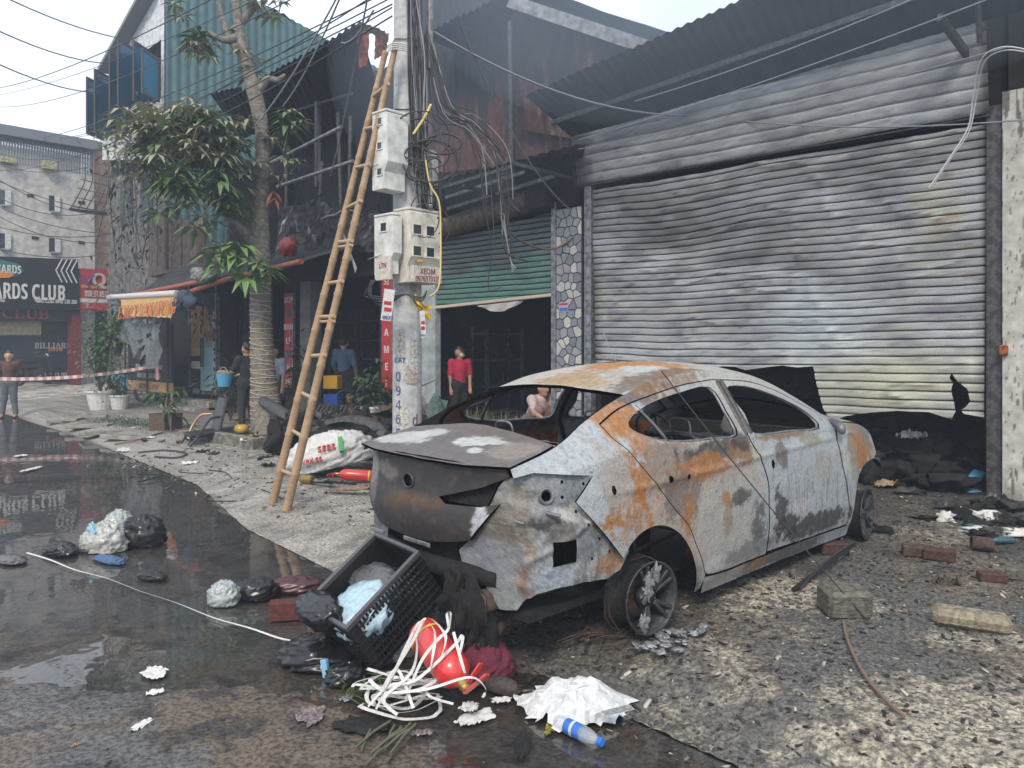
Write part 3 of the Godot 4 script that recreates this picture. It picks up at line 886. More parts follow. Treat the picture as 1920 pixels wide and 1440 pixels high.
	for k in 4:
		st = mb()
		lathe(st, at(V(sx + 0.25, 0.89 + (0.5 if k % 2 else 0.0), -10.5 - 0.2 * k)), [W(0.05, 0), W(0.055, 0.12), W(0.025, 0.16), W(0.025, 0.2), W(0, 0.2)], 10)
		single(st, "shop_bottle", M["steel_burnt"], "sooty bottle on the grey shelf inside the green-shutter shop", "bottle", "bottles on the shop shelf")
	st = mb()
	box(st, at(V(-10.35, 0.75, -9.6), 0.1), V(0.6, 1.2, 0.5), 0.02)
	for k in 3: box(st, at(V(-10.325, 0.35 + 0.38 * k, -9.34), 0.1), V(0.52, 0.32, 0.02), 0.005)
	single(st, "red_cabinet", mat("dull_red", Color(0.12, 0.02, 0.025), 0.6, 0, "grime", 2.0), "dull red cabinet in the gloom behind the red-shirted woman", "cabinet")

func build_burnt_house():
	var hs := thing("gutted_house", "gutted two-storey house behind the bamboo ladder, all soot and bare posts", "building")
	var st := mb()
	bx(st, V(-18.2, 0.1, -14.6), V(-10.92, 7.2, -14.5)); bx(st, V(-18.2, 0.1, -14.5), V(-18.05, 6.0, FZ - 0.6))
	done(st, "back_wall", M["black_soot"], hs)
	st = mb(); bx(st, V(-18.0, 3.35, -14.5), V(-10.92, 3.55, FZ - 0.2)); done(st, "floor_slab", M["black_soot"], hs)
	# columns
	for c in [[-14.52, 0.5], [-13.95, 0.38], [-11.3, 0.5]]:
		st = mb(); bx(st, V(c[0], 0.1, FZ - 0.3), V(c[0] + c[1], 3.35, FZ - 0.02), 0.01); done(st, "column", mat("sooty_render", Color(0.22, 0.215, 0.21), 0.85, 0, "mottle", 0.5) if c[1] < 0.4 else M["black_soot"], hs)
	# roof: dark corrugated sheets seen from below, eave rising to the right
	put(corrugated([V(-15.132, 6.804, -7.75), V(-10.665, 7.086, -7.75), V(-14.178, 6.579, -11.25), V(-19.51, 6.824, -11.25)], 22.0, 0.022, 180, 8, func(p, u, v): return Color(0.028, 0.029, 0.032) * (1.0 + 0.6 * n1.get_noise_2d(u * 9, v * 3))), "roof_sheet", M["sooty_sheet"], hs)
	put(corrugated([V(-19.446, 8.256, -11.05), V(-13.791, 8.042, -11.05), V(-13.791, 4.649, -11.05), V(-19.446, 5.005, -11.05)], 22.0, 0.02, 120, 8, func(p, u, v): return Color(0.024, 0.024, 0.027) * (1.0 + 0.7 * n1.get_noise_2d(u * 9, v * 3))), "inner_wall", M["sooty_sheet"], hs)
	put(corrugated([V(-15.958, 7.052, -7.75), V(-14.641, 6.914, -7.75), V(-16.764, 6.656, -9.25), V(-17.475, 6.633, -9.25)], 6.0, 0.02, 48, 6, func(p, u, v): return Color(0.05, 0.05, 0.055)), "torn_roof_sheet", M["sooty_sheet"], hs)
	# rusty sheets torn loose below the eave
	var rust := vmat("red_rust_iron", 0.85, 0.1, "rust", 1.2)
	var rp := func(p, u, v): return Color(0.52, 0.27, 0.21).lerp(Color(0.5, 0.44, 0.4), smoothstep(0.1, 0.4, n1.get_noise_2d(u * 6, v * 2))) * (1.0 + 0.4 * n2.get_noise_2d(u * 9, v * 3))
	put(corrugated([V(-11.14, 7.126, -8.05), V(-10.742, 7.072, -8.05), V(-10.967, 6.55, -8.15), V(-11.184, 6.547, -8.15)], 4.0, 0.02, 32, 12, rp), "rusty_sheet", rust, hs)
	put(corrugated([V(-10.593, 6.94, -8.05), V(-10.216, 6.873, -8.05), V(-10.43, 6.617, -8.15), V(-10.754, 6.59, -8.15)], 4.0, 0.02, 32, 10, rp), "rusty_sheet", rust, hs)
	put(corrugated([V(-10.94, 7.244, -7.95), V(-10.202, 6.875, -7.95), V(-10.401, 6.881, -8.15), V(-11.153, 7.178, -8.15)], 3.0, 0.012, 24, 6, func(p, u, v): return Color(0.46, 0.4, 0.38) * (1.0 + 0.4 * n2.get_noise_2d(u * 9, v * 3))), "ridge_flashing", rust, hs)
	# bare posts and rails of the upper floor
	var bars := [[V(-14.424, 5.989, -8.65), V(-14.424, 4.556, -8.65)], [V(-13.001, 6.422, -8.45), V(-13.001, 4.754, -8.45)], [V(-13.806, 6.622, -9.05), V(-13.806, 5.067, -9.05)], [V(-12.575, 6.17, -8.65), V(-12.451, 4.195, -8.65)], [V(-12.157, 6.004, -8.65), V(-12.191, 4.469, -8.65)], [V(-14.196, 5.351, -8.15), V(-11.732, 5.616, -8.15)], [V(-13.759, 4.799, -8.05), V(-11.234, 4.899, -8.05)], [V(-14.361, 6.513, -8.65), V(-12.106, 6.428, -8.65)], [V(-12.648, 5.18, -8.35), V(-12.72, 4.475, -8.35)]]
	for b in bars:
		st = mb(); tube(st, [b[0], b[1]], 0.035, 8); done(st, "steel_pipe", M["steel_grey"] if b[0].z > FZ + 0.4 else M["steel_burnt"], hs)
	# balcony front: burnt parapet and hanging scraps
	put(sheet(pv([W(-14.271, 4.455), W(-12.72, 4.475), W(-12.019, 4.058), W(-11.049, 4.015), W(-10.523, 3.917), W(-10.523, 3.291), W(-12.541, 3.376), W(-14.271, 3.402)]), [], 0.06, 0.06, func(u, v): return V(u, v, FZ + 0.3 + 0.1 * n1.get_noise_2d(u * 2.5, v * 2.5)), func(p, u, v): return Color(0.035, 0.035, 0.038).lerp(Color(0.14, 0.14, 0.15), smoothstep(0.2, 0.5, n2.get_noise_2d(u * 3, v * 3)))), "burnt_parapet", M["sooty_sheet"], hs)
	for k in 26:
		st = mb()
		var p: Vector3 = (V(-13.434, 4.036, -8.15)).lerp(V(-10.271, 3.881, -8.15), rng.randf()) + V(0, rr(-0.35, 0.45), rr(0, 0.3))
		var pts := []
		var d := V(rr(-0.6, 0.6), rr(-0.7, 0.5), rr(-0.2, 0.3))
		for i in 6: pts.append(p + d * (i / 5.0) + V(0, -0.12 * pow(i / 5.0, 2.0), 0) + V(rr(-0.03, 0.03), rr(-0.03, 0.03), 0))
		if k % 3 == 0:
			smooth(st)
			for i in 5: quad(st, pts[i], pts[i + 1], pts[i + 1] + V(0.02, -0.1, 0.05), pts[i] + V(0.03, -0.1, 0.03))
		else: tube(st, pts, rr(0.008, 0.02), 5)
		done(st, "burnt_scrap", M["char"] if k % 4 else M["steel_grey"], hs)
	# sagging dark awning over the ground floor with orange edge tubes
	var aw := thing("sagging_awning", "sagging sooty sheet awning with orange edge tubes in front of the gutted house", "awning")
	put(corrugated([V(-18.179, 2.863, -7.15), V(-11.695, 3.087, -7.25), V(-11.314, 3.567, -8.55), V(-19.478, 3.64, -8.55)], 20.0, 0.015, 160, 8, func(p, u, v): return Color(0.04, 0.04, 0.045) * (1.0 + 0.6 * n1.get_noise_2d(u * 9, v * 3))), "awning_sheet", M["sooty_sheet"], aw)
	var orange := mat("orange_tube", Color(0.42, 0.12, 0.05), 0.6, 0, "grime", 2.0)
	for t in [[V(-18.262, 2.815, -7.1), V(-14.927, 2.949, -7.15)], [V(-15.322, 2.749, -7.05), V(-14.088, 2.923, -7.15)], [V(-14.088, 2.923, -7.15), V(-11.531, 3.089, -7.2)]]:
		st = mb(); tube(st, [t[0], t[1]], 0.05, 8); done(st, "edge_tube", orange, aw)
	st = mb()
	for k in 8:
		var p: Vector3 = (V(-15.039, 3.013, -7.05)).lerp(V(-14.362, 2.891, -7.05), k / 8.0) + V(0, rr(-0.05, 0.12), rr(-0.1, 0.1))
		blob(st, Transform3D(Basis.from_euler(V(rr(0, 3), rr(0, 3), 0)).scaled(V(0.16, 0.1, 0.12)), p), 0.9, k, 8, 6)
	done(st, "torn_plastic", mat("torn_plastic", Color(0.5, 0.5, 0.5), 0.5, 0, "soot", 5.0), aw)
	st = mb()
	blob(st, Transform3D(Basis.from_scale(V(0.22, 0.16, 0.14)), V(-12.683, 3.475, -7.65)), 0.7, 3)
	tube(st, curve([V(-12.683, 3.475, -7.65), V(-12.673, 3.381, -7.6), V(-12.699, 3.3, -7.55)]), 0.02, 5)
	single(st, "red_lantern", M["red_paint"], "crumpled red lantern hanging above the sagging awning", "lantern")
	# dark bulkhead behind the awning
	st = mb(); bx(st, V(-17.9, 2.95, FZ - 0.1), V(-10.2, 3.6, FZ + 0.02)); done(st, "fascia", M["black_soot"], hs)
	# red column signs
	column_sign("red column sign with white lettering right of the tree trunk", V(-14.192, 2.731, -8.61), V(-14.192, 0.773, -8.61), 0.32, ["XOP", "#", "BAN", "LE", "#", "PHU", "KG"])
	column_sign("red column sign half hidden behind the concrete utility pole", V(-10.942, 2.948, -8.61), V(-10.942, 0.822, -8.61), 0.3, ["SI", "#", "LE", "A", "M", "E", "I"])
	# interior: folded grille door behind the tree
	st = mb()
	for k in 14: bx(st, V(-17.5 + 0.115 * k, 0.2, FZ - 0.5 - (0.08 if k % 2 else 0.0)), V(-17.42 + 0.115 * k, 3.0, FZ - 0.45))
	single(st, "folding_door", mat("grille_grey", Color(0.1, 0.105, 0.11), 0.6, 0.3, "grime", 1.0), "folded dark metal grille door behind the man with the blue bucket", "door")
	for k in 3:
		var sh := thing("stock_shelf", ["charred goods shelf with scraps left of the blue-shirted man", "charred goods shelf with scraps behind the blue-shirted man", "charred goods shelf with scraps right of the blue-shirted man"][k], "shelf", V(-16.4 + 1.35 * k, 0.2, -11.4), 0.0, "charred shelves in the gutted shop")
		for s in [0.0, 1.1]:
			st = mb(); bx(st, V(s, 0, 0), V(s + 0.05, 2.3, 0.4)); done(st, "upright", M["steel_burnt"], sh)
		for j in 5:
			st = mb(); bx(st, V(0.05, 0.2 + 0.45 * j, 0), V(1.1, 0.23 + 0.45 * j, 0.4)); done(st, "shelf_board", M["steel_burnt"], sh)
		st = mb()
		for j in 16:
			box(st, at(V(rr(0.15, 1.0), 0.3 + 0.45 * (j % 5), 0.2), rr(0, 3)), V(rr(0.06, 0.2), rr(0.08, 0.2), 0.15), 0.01)
		var o := done(st, "charred_goods", M["char"], sh); o.set_meta("kind", "stuff")

func column_sign(label: String, top: Vector3, bottom: Vector3, w: float, words: Array):
	var s := thing("column_sign", label, "sign", V(top.x, 0, top.z), 0.0, "red column signs")
	var st := mb()
	bx(st, V(-w / 2, bottom.y, 0), V(w / 2, top.y, 0.05), 0.005); done(st, "board", M["red_paint"], s)
	st = mb()
	bx(st, V(w / 2 + 0.002, bottom.y, 0), V(w / 2 + 0.022, top.y, 0.055)); done(st, "edge_strip", M["steel_grey"], s)
	var n := words.size()
	for i in n:
		var y := lerpf(top.y, bottom.y, (i + 0.5) / n)
		if words[i] == "#":
			st = mb(); lathe(st, Transform3D(Basis(V(1, 0, 0), V(0, 0, 1), V(0, -1, 0)), V(0, y, 0.052)), [W(0.09, 0.0), W(0.09, 0.004), W(0.0, 0.004)], 14, false)
			done(st, "green_emblem", mat("emblem_green", Color(0.03, 0.1, 0.08), 0.5), s)
		else:
			lettering(words[i], 0.13, at(V(0, y, 0.054)), M["white_paint"], s, "lettering", 0.006)

# ---------------------------------------------------------------- left side: garden house, crossing, billiard hall
func build_garden_house():
	var hs := thing("teal_house", "tall house with teal corrugated side wall and open blue windows", "building")
	var x0 := -21.4; var zf := -9.1
	var teal := vmat("teal_sheet", 0.6, 0.1, "mottle", 0.4)
	put(corrugated([V(x0, 4.6, zf), V(x0, 4.6, -19.5), V(x0, 10.6, -19.5), V(x0, 12.6, zf)], 40.0, 0.03, 320, 6, func(p, u, v): return Color(0.055, 0.145, 0.155) * (1.0 + 0.25 * n1.get_noise_2d(u * 8, v * 3))), "side_wall", teal, hs)
	var st := mb()
	var band := pv([W(-21.677, 10.149), W(-21.677, 8.518), W(-23.522, 8.227), W(-25.509, 8.118), W(-25.509, 9.615), W(-23.601, 10.068)])
	mat("white_gable", Color(0.7, 0.72, 0.74), 0.8, 0, "mottle", 0.6)
	put(sheet(pv([W(-21.47, 11.773), W(-21.47, 6.763), W(-26.043, 7.506), W(-26.043, 9.616), W(-25.334, 10.171), W(-22.281, 11.733)]), [band], 0.2, 0.2, func(u, v): return V(u, v, zf), null, 0.2, V(0, 0, -1)), "front_wall", M["white_gable"], hs)
	# the room behind the open windows
	st = mb(); slab(st, zt(zf - 4.0), pv([W(-26.0, 5.5), W(x0 - 0.1, 5.5), W(x0 - 0.1, 11.1), W(-26.0, 9.1)]), 0.1); done(st, "room_back_wall", M["concrete"], hs)
	st = mb(); slab(st, zt(zf - 3.9), pv([W(-26.0, 9.1), W(x0 - 0.1, 11.1), W(x0 - 0.1, 11.2), W(-26.0, 9.2)]), 3.68); done(st, "room_ceiling", M["concrete"], hs)
	st = mb(); bx(st, V(-26.0, 5.4, zf - 3.9), V(x0 - 0.1, 5.5, zf - 0.22)); done(st, "room_floor", M["concrete"], hs)
	st = mb(); bx(st, V(-26.0, 5.5, zf - 3.9), V(-25.9, 9.1, zf - 0.22)); done(st, "room_side_wall", M["concrete"], hs)
	st = mb()
	bar(st, V(-25.349, 10.07, -8.95), V(-21.737, 11.63, -8.95), 0.5, 0.1)
	done(st, "roof_edge", mat("roof_grey", Color(0.16, 0.17, 0.17), 0.7), hs)
	st = mb()
	slab(st, zt(zf), pv([W(-21.47, 8.311), W(-21.47, 6.911), W(-24.612, 7.435), W(-23.136, 7.996)]), 0.03)
	done(st, "beige_panel", mat("beige_render", Color(0.42, 0.38, 0.33), 0.85, 0, "grime", 0.7), hs)
	st = mb()
	bx(st, V(-26.2, 0.2, zf - 0.4), V(x0 - 0.2, 6.9, zf - 0.2)); bx(st, V(x0 - 0.2, 0.2, -19.0), V(x0 - 0.02, 4.6, zf - 0.4))
	done(st, "lower_wall", mat("dirty_render", Color(0.2, 0.19, 0.18), 0.85, 0, "grime", 0.6), hs)
	for q in [[V(-25.06, 6.63, -9.25), V(-24.15, 5.296, -9.25)], [V(-23.518, 6.649, -9.25), V(-22.686, 5.449, -9.25)]]:
		st = mb(); bx(st, V(q[0].x, q[1].y, zf - 0.2), V(q[1].x, q[0].y, zf - 0.17)); done(st, "lower_window", M["glass_dark"], hs)
	# window band behind the open sashes
	var tops := [V(-25.579, 9.739, -9.000), V(-24.928, 9.819, -9.000), V(-23.774, 9.989, -9.000), V(-23.148, 10.237, -9.000), V(-22.072, 9.897, -9.000), V(-21.508, 9.546, -9.000)]
	var bots := [V(-25.579, 8.011, -9.000), V(-24.928, 7.927, -9.000), V(-23.774, 8.097, -9.000), V(-23.148, 8.287, -9.000), V(-22.072, 8.251, -9.000), V(-21.508, 8.34, -9.000)]
	for i in 6:
		var w := Node3D.new(); w.name = "window_sash"; hs.add_child(w, true)
		w.position = bots[i]; w.rotation.y = -0.95
		var hgt: float = tops[i].y - bots[i].y
		st = mb()
		for e in [[V(0, 0, 0), V(0.06, hgt, 0.05)], [V(0.74, 0, 0), V(0.8, hgt, 0.05)], [V(0.06, 0, 0), V(0.74, 0.07, 0.05)], [V(0.06, hgt - 0.07, 0), V(0.74, hgt, 0.05)]]: bx(st, e[0], e[1])
		done(st, "frame", mat("dark_frame", Color(0.025, 0.03, 0.04), 0.5), w)
		st = mb(); bx(st, V(0.06, 0.07, 0.02), V(0.74, hgt - 0.07, 0.03)); done(st, "pane", mat("blue_glass", Color(0.02, 0.13, 0.22), 0.08), w)
	# brown masonry remains between the two houses
	var rw := thing("brick_stub_wall", "broken brown masonry wall with a bent pipe behind the leafy tree", "wall")
	st = mb()
	slab(st, zt(FZ - 0.6), pv([W(-22.393, 5.141), W(-22.106, 5.201), W(-21.684, 5.184), W(-21.478, 5.428), W(-21.072, 5.117), W(-20.356, 4.98), W(-19.49, 4.803), W(-19.37, 3.684), W(-22.393, 3.586)]), 0.2)
	done(st, "masonry", mat("brown_masonry", Color(0.15, 0.115, 0.095), 0.9, 0, "grime", 1.0, "bumps", 0.5), rw)
	st = mb()
	for k in [0, 1, 2]: tube(st, [[V(-20.747, 5.247, -8.85), V(-20.747, 3.677, -8.85)], [V(-19.845, 4.933, -8.85), V(-19.845, 3.687, -8.85)], [V(-18.561, 5.85, -8.85), V(-18.561, 3.865, -8.85)]][k], 0.06 if k == 0 else 0.03, 8)
	done(st, "pipe", M["dark_rust"], rw)
	# glass shop front with amber striped blind
	var gs := thing("glass_shop_front", "glass shop door with amber striped blind and white lettering strips", "shop front")
	var g0: Vector3 = V(-18.866, 2.674, -8.6); var g1: Vector3 = V(-17.493, 0.457, -8.6)
	var gw := g1.x - g0.x
	st = mb(); bx(st, V(g0.x, g1.y, FZ - 0.02), V(g1.x, g0.y + 0.5, FZ)); done(st, "glass", M["glass_dark"], gs)
	st = mb()
	slab(st, zt(FZ + 0.005), pv([W(-18.917, 2.651), W(-18.114, 2.585), W(-17.729, 2.381), W(-17.648, 1.426), W(-18.917, 1.374)]), 0.006)
	done(st, "blind", mat("amber_blind", Color(0.45, 0.29, 0.13), 0.7), gs)
	for k in 17:
		st = mb()
		var x := lerpf(g0.x + 0.05, g1.x - 0.12, k / 16.0)
		bar(st, V(x, g0.y - (0.25 if k > 11 else 0.05), FZ + 0.014), V(x - 0.05, g0.y - 1.08, FZ + 0.014), 0.012, 0.006)
		done(st, "blind_stripe", mat("amber_dark", Color(0.24, 0.14, 0.06), 0.7), gs)
	for f in [[g0.x - 0.05, g0.x], [g1.x, g1.x + 0.06]]:
		st = mb(); bx(st, V(f[0], g1.y, FZ - 0.05), V(f[1], g0.y + 0.5, FZ + 0.05)); done(st, "frame", M["steel_grey"], gs)
	for hx in [0.47, 0.55]:
		st = mb(); tube(st, [V(g0.x + gw * hx, g0.y - 0.85, FZ + 0.05), V(g0.x + gw * hx, g0.y - 1.55, FZ + 0.05)], 0.018, 8); done(st, "pull_handle", M["steel_burnt"], gs)
	var strip := "ZNNKSAYO"
	for k in strip.length():
		lettering(strip[k], 0.17, at(V(g1.x - 0.1, lerpf(g0.y - 0.2, g1.y + 0.15, (k + 0.5) / strip.length()), FZ + 0.03)), M["white_paint"] if k != 2 else M["red_paint"], gs, "lettering", 0.005)
	st = mb(); bx(st, V(g0.x + 0.1, g1.y + 0.62, FZ + 0.02), V(g0.x + 0.62, g1.y + 0.8, FZ + 0.03)); done(st, "white_label", M["white_plastic"], gs)
	st = mb(); bx(st, V(g0.x + 0.55, g1.y + 0.1, FZ + 0.004), V(g1.x - 0.16, g1.y + 1.3, FZ + 0.012)); done(st, "pale_blue_panel", mat("pale_blue", Color(0.25, 0.42, 0.46), 0.3), gs)
	# steps in front of it
	var sp := thing("shop_steps", "two grey concrete steps below the glass shop door", "steps")
	for k in 2:
		st = mb(); bx(st, V(g0.x - 0.3, 0.1, FZ + 0.01 + 0.0), V(g1.x + 0.4, 0.22 + 0.14 * k, FZ + 0.75 - 0.35 * k), 0.01); done(st, "tread", M["concrete"], sp)
	# dark board with lettering under the awning
	var bd := thing("menu_board", "tall black shop board with grey lettering under the small yellow awning", "sign")
	var b0: Vector3 = V(-20.965, 1.471, -7.95); var b1: Vector3 = V(-18.342, 0.501, -7.95)
	st = mb(); bx(st, V(b0.x, b1.y + 0.25, FZ + 0.66), V(b1.x, b0.y + 0.7, FZ + 0.7), 0.005); done(st, "board", mat("board_black", Color(0.025, 0.023, 0.024), 0.4, 0, "mottle", 2.0), bd)
	st = mb(); bx(st, V(b0.x, b1.y, FZ + 0.66), V(b1.x, b1.y + 0.245, FZ + 0.702)); done(st, "amber_strip", mat("amber_strip", Color(0.42, 0.26, 0.12), 0.6), bd)
	var cx := (b0.x + b1.x) / 2
	var pale := mat("pale_letters", Color(0.42, 0.41, 0.4), 0.6)
	var dull := mat("dull_letters", Color(0.2, 0.13, 0.12), 0.6)
	lettering("PENSEE GAME", 0.2, at(V(cx, b0.y + 0.2, FZ + 0.705)), dull, bd, "lettering", 0.006, true, 0.9, true)
	lettering("SIEU NGUO", 0.2, at(V(cx, b0.y - 0.08, FZ + 0.705)), dull, bd, "lettering", 0.006, true, 0.9, true)
	lettering("DIEM CHUYEN BUON BAN", 0.12, at(V(cx, b0.y - 0.36, FZ + 0.705)), pale, bd, "lettering", 0.006, true, 0.8)
	lettering("BAN CAC LOAI CHONG", 0.12, at(V(cx, b0.y - 0.58, FZ + 0.705)), pale, bd, "lettering", 0.006, true, 0.8)
	lettering("DT 0912 ... 8177", 0.13, at(V(cx, b1.y + 0.12, FZ + 0.708)), dull, bd, "lettering", 0.006, true, 0.9)
	for f in [b0.x + 0.02, cx + 0.1, b1.x - 0.04]:
		st = mb(); tube(st, [V(f, 0.2, FZ + 0.78), V(f, b0.y + 0.9, FZ + 0.78)], 0.025, 6); done(st, "post", M["steel_burnt"], bd)
	# back wall of that shop
	st = mb(); bx(st, V(-21.2, 0.1, FZ - 0.3), V(-17.1, 3.4, FZ - 0.1)); single(st, "dark_shop_wall", M["black_soot"], "dark wall behind the yellow awning and glass shop door", "wall")
	# awning: white roller tube, yellow valance, grey torn plastic curtain
	var aw := thing("yellow_awning", "small yellow awning with orange lettering and a torn plastic sheet", "awning")
	var a0: Vector3 = V(-19.728, 2.8, -7.05); var a1: Vector3 = V(-16.01, 2.737, -7.05)
	st = mb(); tube(st, [a0, a1], 0.07, 10); done(st, "roller_tube", mat("tube_pale", Color(0.5, 0.46, 0.46), 0.6), aw)
	var yel := mat("awning_yellow", Color(0.56, 0.37, 0.14), 0.75, 0, "mottle", 2.0)
	st = mb(); smooth(st)
	var vt0: Vector3 = V(-18.981, 2.743, -7.03); var vt1: Vector3 = V(-16.066, 2.671, -7.03); var vb0: Vector3 = V(-18.442, 2.314, -6.9); var vb1: Vector3 = V(-15.919, 2.197, -6.9)
	for i in 30:
		for j in 5:
			var c := []
			for e in [[0, 0], [1, 0], [1, 1], [0, 1]]:
				var u: float = (i + e[0]) / 30.0; var v: float = (j + e[1]) / 5.0
				var p := vt0.lerp(vt1, u).lerp(vb0.lerp(vb1, u), v)
				if v == 1.0: p.y += 0.035 * absf(sin(u * PI * 13.0))
				c.append(p + V(0, 0, 0.03 * sin(u * 23.0 + v * 3.0) * v))
			quad(st, c[0], c[1], c[2], c[3])
	done(st, "valance", yel, aw)
	var orl := mat("awning_letters", Color(0.46, 0.12, 0.03), 0.7)
	var mid := (vt0 + vt1 + vb0 + vb1) / 4.0
	lettering("E MAY LAN HUNG", 0.3, Transform3D(Basis.from_euler(V(-0.15, 0, 0.02)), mid + V(0.1, -0.06, 0.06)), orl, aw, "lettering", 0.006, true, 0.82, true)
	st = mb(); smooth(st)
	for i in 26:
		for j in 10:
			var c := []
			for e in [[0, 0], [1, 0], [1, 1], [0, 1]]:
				var u: float = (i + e[0]) / 26.0; var v: float = (j + e[1]) / 10.0
				var p: Vector3 = (V(-19.702, 2.752, -7.15)).lerp(V(-17.087, 2.322, -7.15), u)
				var len := 0.7 + 0.7 * n1.get_noise_2d(u * 5.0, 3.0) + 0.5 * absf(sin(u * 9.0))
				c.append(p + V(0.08 * sin(v * 4.0 + u * 8.0), -v * len, 0.09 * sin(u * 31.0) + 0.05 * sin(u * 12.0 + v * 5.0)))
			if n2.get_noise_2d(i * 0.9, j * 0.5) < 0.28: quad(st, c[0], c[1], c[2], c[3])
	done(st, "torn_plastic_curtain", mat("grey_film", Color(0.2, 0.23, 0.24), 0.45, 0, "grime", 3.0), aw)
	st = mb()
	for k in 6: blob(st, Transform3D(Basis.from_scale(V(0.17, 0.14, 0.12)), (V(-15.909, 2.555, -7.05)).lerp(V(-15.37, 2.621, -7.05), k / 5.0) + V(0, rr(-0.12, 0.1), 0)), 0.8, k + 40, 8, 6)
	done(st, "blue_rag", mat("blue_rag", Color(0.1, 0.16, 0.24), 0.9, 0, "soot", 6.0), aw)
	for s in [a0, a1]:
		st = mb(); tube(st, [s, V(s.x, s.y + 0.15, FZ)], 0.03, 6); done(st, "arm", M["steel_burnt"], aw)
	# hanging dead plant
	var dead := mb()
	var dp: Vector3 = V(-15.487, 2.617, -7.35)
	for k in 40:
		var q := dp + V(rr(-0.25, 0.25), rr(-0.75, 0.0), rr(-0.15, 0.15))
		leaf(dead, q, V(rr(-1, 1), rr(-1, 0.2), rr(-1, 1)).normalized(), rr(0.15, 0.3), 0.05)
	tube(dead, [dp + V(0, 0.8, 0), dp + V(0.02, -0.5, 0)], 0.012, 5)
	single(dead, "hanging_dead_plant", mat("dead_leaf", Color(0.035, 0.03, 0.022), 0.8), "withered dark plant hanging before the amber blind", "plant")

# one leaf of four triangles, bent along its length
func leaf(st: SurfaceTool, p: Vector3, d: Vector3, length: float, width: float, droop := 0.35):
	flat(st)
	var side := d.cross(Vector3.UP)
	if side.length() < 0.05: side = Vector3.RIGHT
	side = side.normalized() * width * 0.5
	var m := p + d * length * 0.5 - V(0, length * droop * 0.25, 0)
	var e := p + d * length - V(0, length * droop, 0)
	var lift := side.cross(d).normalized() * width * 0.15
	tri(st, p, m + side + lift, m); tri(st, p, m, m - side + lift)
	tri(st, m, m + side + lift, e); tri(st, m, e, m - side + lift)

